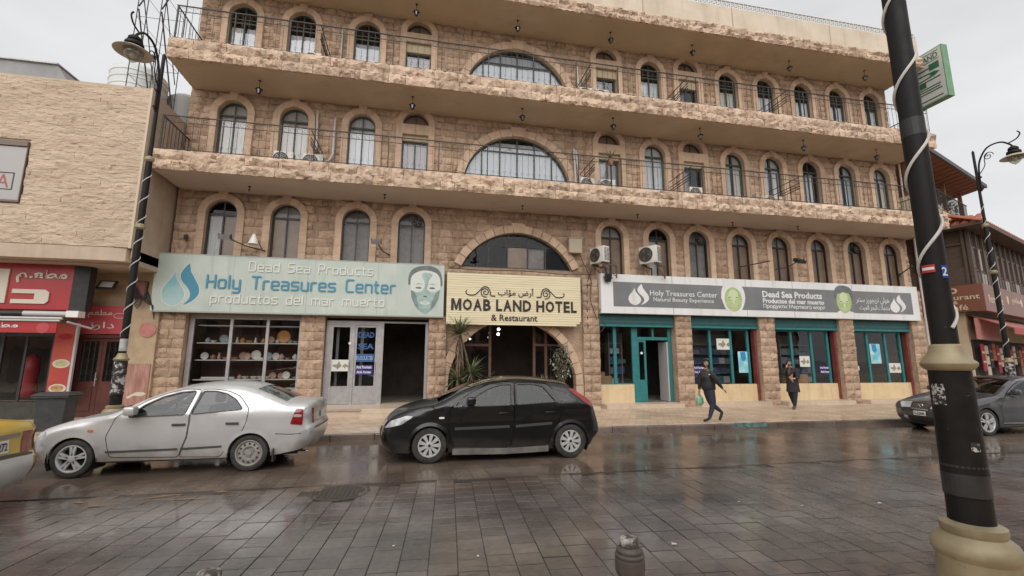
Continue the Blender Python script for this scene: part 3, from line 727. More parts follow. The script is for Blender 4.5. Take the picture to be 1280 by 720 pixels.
# raised terrace and steps
obj('terrace', MB().box(-8.2, .62, 14.9, 16.9, .0, .36), TERR, hotel)
obj('step', MB().box(-1.75, .62, 14.45, 14.9, 0, .235), TERR, hotel)
obj('terrace_nosing', MB().box(-8.2, -1.75, 14.86, 14.9, .30, .363), mat('nosing_stone', (.33, .25, .2, 1), (.42, .33, .26, 1), rough=.5, scale=5), hotel)
for x0, x1 in ((6.68, 9.8), (10.53, 13.6), (14.36, 17.55), (18.29, 21.41)):
    obj('step', MB().box(x0, x1, 15.7, 16.42, 0, .27), TERR, hotel)
obj('entrance_floor', MB().box(.63, 6.4, 15.6, 20.2, 0, .22), TERR, hotel)
obj('shop_floor', MB().box(-8, .5, 16.9, 20.2, .1, .355).box(6.5, 22, 16.42, 20.2, .0, .262), mat('shop_floor_tile', (.30, .26, .22, 1), rough=.3), hotel)
# entrance arch
ECX, EZ, ER = 3.33, 0.95, 2.37
nv = 19
for j in range(nv):
    a0, a1 = j*180/nv, (j+1)*180/nv
    obj('voussoir', voussoir(ER, .28, a0, a1, -.02-random.uniform(0, .01), .3, 0, 3), STONE_S, hotel, M=Matrix.Translation((ECX, 16.2, EZ)))
vv, ff = cdt([(.86, .2), (.94, .2)]+arc(ECX, EZ, ER+.1, 180, 0, 30)+[(5.82, .2), (6.03, .2), (6.03, 4.45), (.86, 4.45)])
obj('entrance_wall', MB().add([(x, 16.27, z) for x, z in vv], ff), STONE, hotel)
for s in (-1, 1):
    obj('jamb', MB().box(ECX+s*ER if s > 0 else ECX-ER-.28, ECX+ER+.28 if s > 0 else ECX-ER, 16.17, 16.5, .2, .94), STONE_S, hotel)
# ================================================================== LETTERING
AR = {'ا': (0xFE8D, 0xFE8E), 'أ': (0xFE83, 0xFE84), 'ب': (0xFE8F, 0xFE90, 0xFE91, 0xFE92), 'ت': (0xFE95, 0xFE96, 0xFE97, 0xFE98), 'ج': (0xFE9D, 0xFE9E, 0xFE9F, 0xFEA0),
      'ح': (0xFEA1, 0xFEA2, 0xFEA3, 0xFEA4), 'د': (0xFEA9, 0xFEAA), 'ر': (0xFEAD, 0xFEAE), 'ز': (0xFEAF, 0xFEB0), 'س': (0xFEB1, 0xFEB2, 0xFEB3, 0xFEB4), 'ض': (0xFEBD, 0xFEBE, 0xFEBF, 0xFEC0),
      'ط': (0xFEC1, 0xFEC2, 0xFEC3, 0xFEC4), 'ع': (0xFEC9, 0xFECA, 0xFECB, 0xFECC), 'ل': (0xFEDD, 0xFEDE, 0xFEDF, 0xFEE0), 'م': (0xFEE1, 0xFEE2, 0xFEE3, 0xFEE4), 'ن': (0xFEE5, 0xFEE6, 0xFEE7, 0xFEE8),
      'و': (0xFEED, 0xFEEE), 'ؤ': (0xFE85, 0xFE86), 'ي': (0xFEF1, 0xFEF2, 0xFEF3, 0xFEF4), 'ه': (0xFEE9, 0xFEEA, 0xFEEB, 0xFEEC), 'خ': (0xFEA5, 0xFEA6, 0xFEA7, 0xFEA8), 'ش': (0xFEB5, 0xFEB6, 0xFEB7, 0xFEB8)}
def arabic(s):
    o = []
    for i, ch in enumerate(s):
        if ch not in AR: o.append('\u0640' if ch == '_' else ch); continue
        prev = i > 0 and (s[i-1] == '_' or (s[i-1] in AR and len(AR[s[i-1]]) == 4)); nxt = i+1 < len(s) and (s[i+1] in AR or s[i+1] == '_') and len(AR[ch]) == 4
        f = AR[ch]; o.append(chr(f[3] if prev and nxt else f[1] if prev else f[2] if nxt else f[0]))
    return ''.join(o[::-1])
def text_mesh(body, x0, x1, z0, z1, bold=0.0, ext=0.004, shear=0.0, keep=False):
    c = bpy.data.curves.new('lettering', 'FONT'); c.body = body; c.resolution_u = 2; c.offset = bold; c.shear = shear; c.extrude = 0.01
    o = bpy.data.objects.new('lettering', c); COL.objects.link(o); bpy.context.view_layer.update()
    me = bpy.data.meshes.new_from_object(o.evaluated_get(bpy.context.evaluated_depsgraph_get()))
    bpy.data.objects.remove(o); bpy.data.curves.remove(c)
    xs = [v.co.x for v in me.vertices]; ys = [v.co.y for v in me.vertices]
    ax, bx, ay, by = min(xs), max(xs), min(ys), max(ys)
    sx, sy = (x1-x0)/(bx-ax), (z1-z0)/(by-ay)
    if keep: sx = sy = min(sx, sy)
    for v in me.vertices:
        x, y, z = v.co; v.co = (x0+(x-ax)*sx, -z/0.01*ext, z0+(y-ay)*sy)
    me.materials.clear(); me.name = 'lettering'; return me
def text(body, box, y, m, parent, bold=0.0, ext=0.004, name='lettering', M=None, local=False, shear=0):
    me = text_mesh(body, box[0], box[1], box[2], box[3], bold, ext, shear)
    return obj(name, me, m, parent, M=(M if M is not None else Matrix.Identity(4)) @ Matrix.Translation((0, y, 0)), local=local)
R_ = lambda *p: list(p)
GL = {'o': (1, [[(.15,0),(.85,0),(1,.15),(1,.85),(.85,1),(.15,1),(0,.85),(0,.15),(.15,0)]]), 'e': (1, [[(1,0),(.15,0),(0,.15),(0,.85),(.15,1),(.85,1),(1,.85),(1,.5),(0,.5)]]),
      'a': (1, [[(0,1),(.85,1),(1,.85),(1,0),(.15,0),(0,.15),(0,.42),(.12,.55),(1,.55)]]), 'd': (1, [[(1,1.5),(1,0),(.15,0),(0,.15),(0,.85),(.15,1),(1,1)]]),
      's': (1, [[(1,1),(.15,1),(0,.88),(0,.62),(.12,.5),(.88,.5),(1,.38),(1,.12),(.85,0),(0,0)]]), 'r': (.75, [[(0,0),(0,.85),(.15,1),(.75,1)]]),
      'u': (1, [[(0,1),(0,.15),(.15,0),(1,0),(1,1)]]), 'c': (1, [[(1,1),(.15,1),(0,.85),(0,.15),(.15,0),(1,0)]]), 't': (.6, [[(.15,1.4),(.15,.15),(.3,0),(.6,0)], [(-.1,1),(.6,1)]]),
      'n': (1, [[(0,0),(0,1),(.85,1),(1,.85),(1,0)]]), 'm': (1.6, [[(0,0),(0,1),(1.45,1),(1.6,.85),(1.6,0)], [(.8,1),(.8,0)]]), 'l': (.1, [[(.05,1.5),(.05,0)]]),
      'y': (1, [[(0,1),(0,.15),(.15,0),(1,0)], [(1,1),(1,-.35),(.85,-.5),(.1,-.5)]]), 'p': (1, [[(0,-.5),(0,1),(.85,1),(1,.85),(1,.15),(.85,0),(0,0)]]),
      'H': (1.15, [[(0,0),(0,1.5)], [(1.15,0),(1.15,1.5)], [(0,.75),(1.15,.75)]]), 'T': (1.2, [[(0,1.5),(1.2,1.5)], [(.6,1.5),(.6,0)]]), 'C': (1.1, [[(1.1,1.5),(.2,1.5),(0,1.3),(0,.2),(.2,0),(1.1,0)]]),
      'D': (1.15, [[(0,0),(0,1.5),(.95,1.5),(1.15,1.3),(1.15,.2),(.95,0),(0,0)]]), 'S': (1.1, [[(1.1,1.5),(.2,1.5),(0,1.35),(0,.95),(.15,.78),(.95,.74),(1.1,.58),(1.1,.15),(.9,0),(0,0)]]),
      'P': (1.1, [[(0,0),(0,1.5),(.95,1.5),(1.1,1.35),(1.1,.8),(.95,.65),(0,.65)]]), ' ': (.8, [])}
def strokes(s, x0, x1, z0, h, th, y0, y1):
    """rounded single-stroke letters, built as flat bars: h is the x-height"""
    tot = sum(GL[c][0]+.5 for c in s)-.5; sx = (x1-x0)/tot; x = 0; res = []
    for c in s:
        wd, P = GL[c]; m = MB()
        for pl in P:
            pts = [(x0+(x+p[0])*sx, z0+p[1]*h) for p in pl]
            for a, b_ in zip(pts, pts[1:]):
                d = Vector((b_[0]-a[0], b_[1]-a[1])); L_ = d.length; d /= L_; n = Vector((-d.y, d.x))*th/2
                m.prism([(a[0]+n.x, a[1]+n.y), (a[0]-n.x, a[1]-n.y), (b_[0]-n.x, b_[1]-n.y), (b_[0]+n.x, b_[1]+n.y)], y0+random.uniform(0, .0015), y1)
            for a in pts: m.prism([(a[0]+th/2*math.cos(t*PI/4), a[1]+th/2*math.sin(t*PI/4)) for t in range(8)], y0+random.uniform(.0016, .003), y1)
        x += wd+.5
        if P: res.append(m)
    return res
def ell(cx, cz, a, b_, n=24, t0=0, t1=360): return [(cx+a*math.cos(RD(t0+(t1-t0)*i/n)), cz+b_*math.sin(RD(t0+(t1-t0)*i/n))) for i in range(n if t1-t0 == 360 else n+1)]
def drops(cx, z0, h, w_):
    """the two-part flame or drop emblem"""
    X = lambda p: [(cx+(q[0]-.5)*w_, z0+q[1]*h) for q in p]
    a = crom([(.31,.80),(.20,.62),(.06,.46),(.0,.28),(.08,.10),(.30,.0),(.48,.06),(.60,.2),(.58,.36),(.46,.5),(.36,.62)], 3)+[Vector((.31, .80))]
    b_ = crom([(.66,1.0),(.52,.86),(.45,.72),(.5,.58),(.66,.44),(.76,.30),(.74,.16),(.60,.03),(.80,.10),(.98,.26),(.98,.44),(.86,.62),(.72,.80)], 3)+[Vector((.66, 1.0))]
    return X(a[:-1]), X(b_[:-1])

# ================================================================== SIGNS
def sign_box(x0, x1, z0, z1, yf, yb): return MB().box(x0, x1, yf, yb, z0, z1)
MINT = mat('mint_sign_face', (.42, .48, .43, 1), (.50, .55, .50, 1), rough=.45, scale=1.2, streak=((.33, .36, .30, 1), .55))
BLUE = mat('teal_blue_print', (.045, .23, .34, 1), rough=.45)
LBLUE = mat('pale_teal_print', (.36, .52, .52, 1), (.20, .42, .47, 1), rough=.45, scale=1.5)
OFFW = mat('off_white_print', (.66, .66, .62, 1), rough=.5)
DGREY = mat('dark_grey_print', (.10, .115, .11, 1), (.16, .18, .175, 1), rough=.5, scale=6)
sg = thing('shop_sign', 'pale mint shop sign reading Holy Treasures Center with a masked face', 'shop sign', (-3.8, 15.9, 3.34))
YS = 15.88
obj('panel', MB().box(-8.35, .73, YS, 16.12, 3.34, 5.22), MINT, sg)
obj('edge_trim', MB().box(-8.352, .732, YS-.006, YS+.02, 3.33, 3.375).box(-8.352, .732, YS-.006, YS+.02, 5.19, 5.225), mat('sign_trim', (.33, .36, .33, 1), rough=.5), sg)
da, db = drops(-7.55, 3.52, 1.40, 1.06)
for P, m in ((da, LBLUE), (db, BLUE)):
    c = (sum(p[0] for p in P)/len(P), sum(p[1] for p in P)/len(P)); O = [(c[0]+(p[0]-c[0])*1.07, c[1]+(p[1]-c[1])*1.04) for p in P]
    obj('emblem_outline', MB().prism(O, YS-.003, YS+.001), OFFW, sg); obj('emblem', MB().prism(P, YS-.006, YS), m, sg)
for x in (-6.08, -3.81, -1.54): obj('panel_seam', MB().box(x-.006, x+.006, YS-.002, YS+.01, 3.38, 5.19), mat('sign_seam', (.30, .34, .31, 1), rough=.6), sg)
SHAD = mat('letter_side_grey', (.28, .30, .28, 1), rough=.6)
for s, x0, x1, z, h, th, m in (('Dead Sea Products', -5.62, -1.72, 4.73, .205, .036, OFFW), ('Holy Treasures Center', -6.82, -.95, 4.14, .27, .056, BLUE), ('productos del mar muerto', -6.66, -1.3, 3.66, .20, .036, OFFW)):
    for lm in strokes(s, x0, x1, z, h, th, YS-.03, YS+.002): obj('letter', lm, m, sg)
# printed portrait of a face with a mud mask
fx, fz = .08, 4.33
PR = mat('face_pale_print', (.60, .63, .58, 1), rough=.5); CHK = mat('face_cheek_print', (.13, .19, .18, 1), (.20, .27, .255, 1), rough=.5, scale=5); PG = mat('face_mask_print', (.22, .32, .30, 1), (.36, .47, .44, 1), rough=.5, scale=5)
def pf(poly, m, k, nm='portrait'): obj(nm, MB().prism([(fx+(q[0]-fx)*1.18, q[1]) for q in poly], YS-.002-.0016*k, YS), m, sg)
pf([(fx+p[0], fz+p[1]) for p in crom([(-.50,.12),(-.50,.45),(-.36,.72),(-.05,.83),(.25,.80),(.44,.60),(.50,.25),(.46,.10),(.3,.5),(0,.62),(-.3,.5),(-.42,.15)], 3)], DGREY, 1, 'portrait_hair')
pf([(fx+p[0], fz+p[1]) for p in crom([(-.44,.2),(-.40,.45),(-.2,.62),(.05,.66),(.3,.58),(.42,.4),(.44,.1),(.40,-.3),(.28,-.62),(.08,-.86),(-.05,-.86),(-.25,-.66),(-.38,-.35)], 3)], PR, 2)
pf([(fx+p[0], fz+p[1]) for p in crom([(-.42,-.05),(-.38,-.35),(-.25,-.66),(-.05,-.86),(.08,-.86),(.28,-.62),(.40,-.3),(.43,-.02),(.25,-.12),(.08,.02),(.10,.3),(.2,.52),(0,.58),(-.12,.5),(-.02,.2),(-.06,0),(-.25,-.14)], 3)], PG, 3)
for s in (-1, 1):
    pf(ell(fx+s*.2, fz+.02, .15, .13), PR, 4); pf(ell(fx+s*.2, fz+.03, .09, .035), DGREY, 5); pf([(fx+s*.06, fz+.15), (fx+s*.2, fz+.19), (fx+s*.34, fz+.14), (fx+s*.2, fz+.165)], DGREY, 5)
    pf([(fx+s*p[0], fz+p[1]) for p in ((.42,-.06), (.40,-.32), (.28,-.62), (.16,-.76), (.20,-.5), (.26,-.25), (.33,-.12))], CHK, 4)
pf(ell(fx, fz-.50, .15, .06), PR, 4); pf([(fx-.12, fz-.495), (fx, fz-.485), (fx+.12, fz-.495), (fx, fz-.51)], CHK, 5); pf(ell(fx, fz-.27, .06, .03), DGREY, 4)

# cream slatted hotel sign
CREAM = mat('cream_siding', (.62, .53, .34, 1), (.70, .62, .42, 1), rough=.5, scale=1.4, stretch=(.5, 1, 8))
INK = mat('black_print', (.02, .013, .01, 1), rough=.5)
hs_ = thing('hotel_sign', 'cream slatted sign reading Moab Land Hotel and Restaurant over the entrance', 'sign', (3.3, 15.9, 3.1))
n = 22; z0, z1 = 3.10, 4.94; h = (z1-z0)/n
for i in range(n):
    xr = 5.80 if i > 1 else (5.62 if i == 0 else 5.75)
    a, b_ = z0+i*h, z0+(i+1)*h
    obj('slat', MB().prism([(15.80, a+.003), (15.811, b_), (15.87, b_), (15.87, a+.003)], .83, xr, 'yz'), CREAM, hs_)
obj('backing', MB().box(.86, 5.6, 15.87, 16.1, 3.14, 4.9), mat('sign_back', (.2, .17, .13, 1)), hs_)
YH = 15.796
wd_ = [.86, .80, .74, .68, .30, .56, .74, .78, .76, .30, .74, .80, .66, .60, .56]; x_ = .97; k_ = (5.66-.97)/sum(wd_)
for ch_, q_ in zip('MOAB LAND HOTEL', wd_):
    if ch_ == 'M':
        a_, b_ = x_+.02, x_+q_*k_-.03; e_ = .085; md = (a_+b_)/2
        obj('letter', MB().prism([(a_, 3.6), (a_+e_, 3.6), (a_+e_, 3.86), (md-.03, 3.62), (md+.03, 3.62), (b_-e_, 3.86), (b_-e_, 3.6), (b_, 3.6), (b_, 4.01), (b_-.1, 4.01), (md, 3.76), (a_+.1, 4.01), (a_, 4.01)], YH-.012, YH+.01), INK, hs_)
    elif ch_ != ' ': text(ch_, (x_+.02, x_+q_*k_-.03, 3.60, 4.01), YH, INK, hs_, .032, .012, name='letter')
    x_ += q_*k_
text('& Restaurant', (2.42, 4.12, 3.25, 3.48), YH, INK, hs_, .008, .012)
text(arabic('أرض مؤاب'), (2.66, 3.98, 4.12, 4.46), YH, INK, hs_, .006, .012)
def scroll(s):
    cx = 3.33+s*1.13; zc = 4.27; P = []
    for q in range(26):
        t = q/25*PI*3.4; r = .028+.15*(q/25); P.append((cx-s*r*math.cos(t+.6), YH, zc+r*math.sin(t+.6)))
    e = P[-1]
    tail = [e]+[(cx+s*d, YH, zc+zz) for d, zz in ((.24, .0), (.36, -.09), (.52, -.12), (.66, -.07), (.70, .0), (.66, .05))]
    m = MB().tube(crom(P, 2), .02, 5); m.tube([(cx-s*.18, YH, zc+.02), (cx-s*.19, YH, zc-.1), (cx-s*.22, YH, zc-.13), (cx-s*.36, YH, zc-.13)], .02, 5)
    m.tube(crom([(cx-s*.18, YH, zc+.02), (cx-s*.1, YH, zc+.17), (cx+s*.05, YH, zc+.2), (cx+s*.18, YH, zc+.08), (cx+s*.36, YH, zc-.09), (cx+s*.52, YH, zc-.12), (cx+s*.66, YH, zc-.08), (cx+s*.70, YH, zc+.0), (cx+s*.66, YH, zc+.05)], 4), .02, 5)
    return m
for s in (-1, 1): obj('scroll_ornament', scroll(s), INK, hs_)

# long grey and white sign over the right-hand shop
SGREY = mat('slate_sign_face', (.15, .155, .16, 1), (.19, .195, .20, 1), rough=.4, scale=1, streak=((.24, .235, .225, 1), .4))
rs = thing('shop_sign', 'long white framed grey shop sign with two green masked faces', 'shop sign', (14.2, 15.9, 3.64))
WHS = mat('white_sign_frame', (.66, .66, .66, 1), (.74, .74, .73, 1), rough=.4, scale=1, streak=((.5, .48, .45, 1), .5))
YR = 15.88
obj('panel', MB().box(6.65, 21.72, YR, 16.1, 3.64, 5.16), WHS, rs)
obj('printed_face', MB().box(7.15, 21.35, YR-.004, YR+.01, 3.90, 4.86), SGREY, rs)
for x in (9.65, 12.95, 15.2, 18.2): obj('panel_seam', MB().box(x-.006, x+.006, YR-.0045, YR+.01, 3.66, 5.14), mat('sign_seam_grey', (.12, .12, .125, 1), rough=.6), rs)
for P in drops(8.2, 3.97, .84, .86): obj('emblem', MB().prism(P, YR-.008, YR), WHS, rs)
for P in drops(20.55, 3.97, .80, .84): obj('emblem', MB().prism(P, YR-.008, YR), WHS, rs)
text('Holy Treasures Center', (8.68, 11.62, 4.30, 4.58), YR-.004, WHS, rs, .004, .003)
text('Natural Beauty Experience', (8.82, 11.45, 4.10, 4.30), YR-.004, WHS, rs, .004, .003)
text('Dead Sea Products', (13.72, 16.62, 4.45, 4.72), YR-.004, WHS, rs, .03, .003)
text('Productos del mar muerto', (13.72, 16.70, 4.21, 4.41), YR-.004, WHS, rs, .03, .003)
text('Продукты Мертвого моря', (13.72, 16.72, 3.97, 4.17), YR-.004, WHS, rs, .012, .003)
text(arabic('هولي تريجورز سنتر'), (18.35, 20.1, 4.26, 4.62), YR-.004, WHS, rs, .0, .003)
text(arabic('منتجات البحر الميت'), (18.5, 20.1, 4.0, 4.27), YR-.004, WHS, rs, .0, .003)
GF = mat('green_face_print', (.32, .42, .17, 1), (.46, .53, .26, 1), rough=.5, scale=4); GL_ = mat('pale_green_print', (.55, .62, .38, 1), rough=.5)
def pr(poly, m, k): obj('portrait', MB().prism(poly, YR-.006-.0016*k, YR), m, rs)
def face(cx, cz, a, b_, dark, shirt):
    if not shirt: pr([(cx+p[0], cz+p[1]) for p in crom([(-.55,-.05),(-.5,.3),(-.32,.55),(0,.62),(.32,.55),(.5,.3),(.55,-.05),(.42,-.42),(.25,-.6),(-.25,-.6),(-.42,-.42)], 3)], WHS, 0)
    else: pr([(cx-.75, cz-.75), (cx+.95, cz-.75), (cx+.5, cz-.5), (cx+.25, cz-.42), (cx-.3, cz-.42)], WHS, 0); pr([(cx+p[0], cz+p[1]) for p in crom([(-.45,.0),(-.47,.35),(-.3,.62),(.05,.68),(.38,.58),(.5,.3),(.45,0),(.3,.35),(-.3,.3)], 3)], DGREY, 2)
    pr(ell(cx, cz-.1 if not shirt else cz, a, b_), GF, 1); pr(ell(cx, cz-.1+b_*.35 if not shirt else cz+.15, a*.55, b_*.45), GL_, 3)
    for s in (-1, 1): pr(ell(cx+s*a*.45, cz-.02, a*.26, .055), GL_, 4); pr(ell(cx+s*a*.45, cz-.02, a*.2, .018), DGREY, 5)
    pr(ell(cx, cz-.36, a*.42, .045), GL_, 4); pr(ell(cx, cz-.2, a*.14, .1), GL_, 4); pr([(cx-a*.3, cz-.355), (cx+a*.3, cz-.355), (cx+a*.3, cz-.367), (cx-a*.3, cz-.367)], DGREY, 6)
face(12.35, 4.42, .40, .50, False, False); face(17.72, 4.40, .38, .52, True, True)

# blade sign standing off the hotel's far corner
LGREEN = mat('light_green_edge', (.12, .24, .14, 1), (.17, .30, .19, 1), rough=.5, scale=2); DGREEN = mat('dark_green_print', (.02, .11, .06, 1), rough=.5)
bs_ = thing('blade_sign', 'green edged projecting sign spelling Moab Land Hotel high on the corner', 'sign', (22.6, 15, 13.45))
obj('box', MB().box(22.4, 22.74, 13.95, 15.9, 13.45, 15.95), LGREEN, bs_)
obj('face', MB().box(22.388, 22.402, 14.0, 15.85, 13.5, 15.9), mat('blade_sign_face', (.50, .51, .49, 1), rough=.4), bs_)
RM = Matrix.Translation((22.384, 15.85, 0)) @ Matrix.Rotation(RD(-90), 4, 'Z')
obj('lettering_frame', MB().box(22.381, 22.388, 14.1, 15.75, 15.38, 15.41).box(22.381, 22.388, 14.1, 15.75, 15.76, 15.79), DGREEN, bs_)
for t, z0, z1 in (('MOAB LAND', 15.45, 15.72), ('H', 14.96, 15.28), ('O', 14.62, 14.92), ('T', 14.29, 14.57), ('E', 13.95, 14.24), ('L', 13.61, 13.89)):
    text(t, (.12, 1.72, z0, z1), 0, DGREEN, bs_, .03 if len(t) == 1 else .015, .004, M=RM)
obj('bracket', MB().tube([(22.0, 15.4, 14.0), (22.5, 15.4, 14.0)], .03).tube([(22.0, 15.4, 15.4), (22.5, 15.4, 15.4)], .03), IRON, bs_)

# ================================================================== LEFT SHOP
ls = thing('storefront', 'aluminium framed display window and door under the mint sign', 'storefront', (-3.6, 16.45, .36))
m = MB(); Y0, Y1 = 16.42, 16.5
for x in (-7.43, -6.23, -5.12, -4.08): m.box(x, x+(.09 if x > -7.4 else .14), Y0, Y1, .36, 3.18)
m.box(-7.43, -3.98, Y0-.003, Y1, 3.18, 3.32).box(-7.29, -4.08, Y0+.003, Y1, .36, .82).box(-7.29, -4.08, Y0+.004, Y1, .82, .88)
obj('window_frame', m, ALU, ls)
for a, b_ in ((-7.29, -6.23), (-6.14, -5.12), (-5.03, -4.08)): obj('pane', MB().flat([(a, .88), (b_, .88), (b_, 3.18), (a, 3.18)], 16.46), GLASS_S, ls)
m = MB().box(-3.21, -3.05, Y0, Y1, .36, 3.2).box(-1.50, -1.30, Y0-.02, Y1, .36, 3.2).box(.14, .24, Y0, Y1, .36, 3.2).box(-3.05, -1.5, Y0-.003, Y1, 3.06, 3.2).box(-1.3, .14, Y0-.003, Y1, 3.14, 3.2)
m.box(-2.36, -2.26, Y0-.01, Y1, .36, 3.06)
obj('door_frame', m, ALU, ls)
for a, b_ in ((-3.05, -2.36), (-2.26, -1.5)):
    d = obj('door', MB().box(a+.004, a+.07, Y0+.01, Y1-.01, .37, 3.05).box(b_-.07, b_-.004, Y0+.01, Y1-.01, .37, 3.05).box(a+.07, b_-.07, Y0+.013, Y1-.013, .37, .97).box(a+.07, b_-.07, Y0+.013, Y1-.013, 2.98, 3.05), ALU, ls)
    obj('pane', MB().flat([(a+.07, .97), (b_-.07, .97), (b_-.07, 2.98), (a+.07, 2.98)], 16.46), GLASS_S, d)
    obj('handle', MB().tube([(b_-.04, Y0-.03, 1.5), (b_-.04, Y0-.03, 1.8)], .012).tube([(b_-.04, Y0, 1.55), (b_-.04, Y0-.03, 1.55)], .01), ALU, d)
obj('inner_post', MB().box(-2.12, -2.02, 16.9, 17.0, .36, 3.1).box(-2.95, -2.86, 16.9, 17.0, .36, 3.1), ALU, ls)
PB = mat('bright_blue_print', (.03, .10, .27, 1), rough=.5); PP = mat('violet_print', (.05, .03, .22, 1), rough=.5)
for s, z0, z1 in (('DEAD', 2.62, 2.82), ('SEA', 2.22, 2.42), ('PRODUCTS', 1.83, 2.03)):
    text(s, (-2.15, -1.62, z0, z1), 16.445, PB, ls, .03, .003)
obj('blue_label', MB().box(-2.22, -1.60, 16.445, 16.45, 1.79, 2.06), PB, ls)
text('PRODUCTS', (-2.18, -1.64, 1.85, 2.0), 16.443, mat('pale_blue_print', (.45, .55, .7, 1), rough=.5), ls, .02, .001)
for k in range(2):
    obj('violet_label', MB().box(-2.2, -1.62, 16.445, 16.45, 1.36+k*.17, 1.51+k*.17), PP, ls)
text('Anti Psoriasis', (-2.17, -1.66, 1.56, 1.66), 16.443, OFFW, ls, .03, .001); text('Anti Acnea', (-2.15, -1.68, 1.40, 1.49), 16.443, OFFW, ls, .03, .001)
def bird_card(x0, x1, z0, z1, y, parent, nm='picture_card'):
    c = obj(nm, MB().box(x0, x1, y, y+.004, z0, z1), OFFW, parent); w_, h_ = x1-x0, z1-z0
    for P in ([(.06,.5),(.2,.58),(.34,.6),(.44,.9),(.52,.6),(.6,.5),(.56,.4),(.42,.25),(.36,.12),(.32,.3),(.2,.36)], [(.62,.35),(.68,.55),(.8,.66),(.94,.5),(.97,.25),(.9,.35),(.82,.38),(.76,.2),(.72,.36)]):
        obj('print', MB().prism([(x0+p[0]*w_, z0+p[1]*h_) for p in P], y-.003, y), mat('sepia_print', (.22, .18, .13, 1), (.35, .3, .22, 1), rough=.6, scale=12), c)
bird_card(-3.0, -2.4, 1.47, 1.86, 16.44, ls)
obj('round_lock', MB().lathe([(0, 0), (.045, 0), (.045, .02), (0, .02)], 14, (-2.42, 16.41, 2.42), 'y'), WHITE, ls)

sh = thing('display_shelves', 'white edged shelves of pottery behind the display window', 'shelves', (-5.7, 16.9, .4))
SHELFM = mat('shelf_white_edge', (.55, .54, .52, 1), rough=.5)
for z in (.9, 1.2, 1.84, 2.40, 2.98): obj('shelf', MB().box(-7.25, -4.1, 16.62, 17.1, z-.02, z+.012), SHELFM, sh)
obj('back_panel', MB().box(-7.3, -4.05, 17.3, 17.33, .4, 3.3), mat('dark_red_wall', (.06, .025, .02, 1), rough=.8), sh)
CER = [mat('ceramic_white', (.6, .57, .52, 1), rough=.25), mat('ceramic_rust', (.30, .12, .06, 1), rough=.3), mat('ceramic_orange', (.5, .22, .06, 1), rough=.3), mat('ceramic_blue', (.30, .38, .42, 1), rough=.3), mat('ceramic_dark', (.10, .08, .07, 1), rough=.3), mat('ceramic_pink', (.45, .26, .22, 1), rough=.35)]
def pot(kind, s):
    if kind == 'plate':   # a plate stood on edge, facing the street
        return MB().lathe([(0, .02), (.55*s, .025), (.95*s, .0), (s, -.012), (.95*s, .012), (.5*s, .04), (0, .04)], 18, (0, 0, s), 'y')
    if kind == 'jar': return MB().lathe([(0, 0), (.5*s, 0), (.8*s, .5*s), (.75*s, 1.0*s), (.4*s, 1.35*s), (.45*s, 1.5*s), (.1*s, 1.6*s), (.1*s, 1.75*s), (0, 1.8*s)], 12)
    if kind == 'bowl': return MB().lathe([(0, 0), (.4*s, 0), (.5*s, .1*s), (.95*s, .6*s), (s, .75*s), (.9*s, .7*s), (.4*s, .15*s), (0, .12*s)], 14)
    if kind == 'vase': return MB().lathe([(0, 0), (.35*s, 0), (.55*s, .6*s), (.3*s, 1.3*s), (.22*s, 1.7*s), (.4*s, 2.0*s), (.3*s, 1.98*s), (.15*s, 1.6*s), (0, 1.5*s)], 12)
    return MB().bbox(-.8*s, .8*s, -.3*s, .3*s, 0, .5*s, .04*s)
LEVEL = {1.212: 'bottom shelf', 1.852: 'middle shelf', 2.412: 'upper shelf'}
rnd = random.Random(5)
for z, seq in ((1.212, ['box', 'box', 'box', 'box', 'box', 'jar', 'shoe', 'shoe', 'shoe', 'shoe', 'plate', 'plate', 'plate', 'bowl']), (1.852, ['plate', 'jar', 'vase', 'bowl', 'bowl', 'plate', 'plate', 'plate', 'box', 'plate', 'plate', 'jar', 'bowl', 'jar']), (2.412, ['jar', 'bowl', 'plate', 'jar', 'vase', 'jar', 'bowl', 'vase', 'jar', 'plate', 'jar', 'bigplate', 'jar', 'bowl'])):
    n = len(seq)
    for i, kd in enumerate(seq):
        x = -7.1+(i+.5)/n*2.95+rnd.uniform(-.05, .05); s = rnd.uniform(.085, .12); cm = rnd.choice((0, 0, 0, 1, 2, 3, 5, 5)); kk = kd
        if kd == 'plate': s = rnd.uniform(.10, .16); cm = rnd.choice((0, 0, 5, 3))
        if kd == 'bigplate': s = .22; cm = 2; kk = 'plate'
        if kd == 'shoe': s = .12; cm = 0; kk = 'bowl'
        if kd == 'box': cm = 0; s = .15
        CN = ['white', 'rust brown', 'orange', 'pale blue', 'dark', 'pink'][cm]
        nm = {'plate': 'plate', 'jar': 'lidded_jar', 'bowl': 'bowl', 'vase': 'vase', 'box': 'gift_box'}[kk]
        o = obj(nm, pot(kk, s), CER[cm], None, 40, M=Matrix.Translation((x, 16.8+rnd.uniform(-.08, .08), z)))
        tag(o, f"{CN} {nm.replace('_', ' ')} on the {LEVEL[z]} of the display window, {['first','second','third','fourth','fifth','sixth','seventh','eighth','ninth','tenth','eleventh','twelfth','thirteenth','fourteenth'][i]} from left", nm.split('_')[-1], 'pottery in the display window')

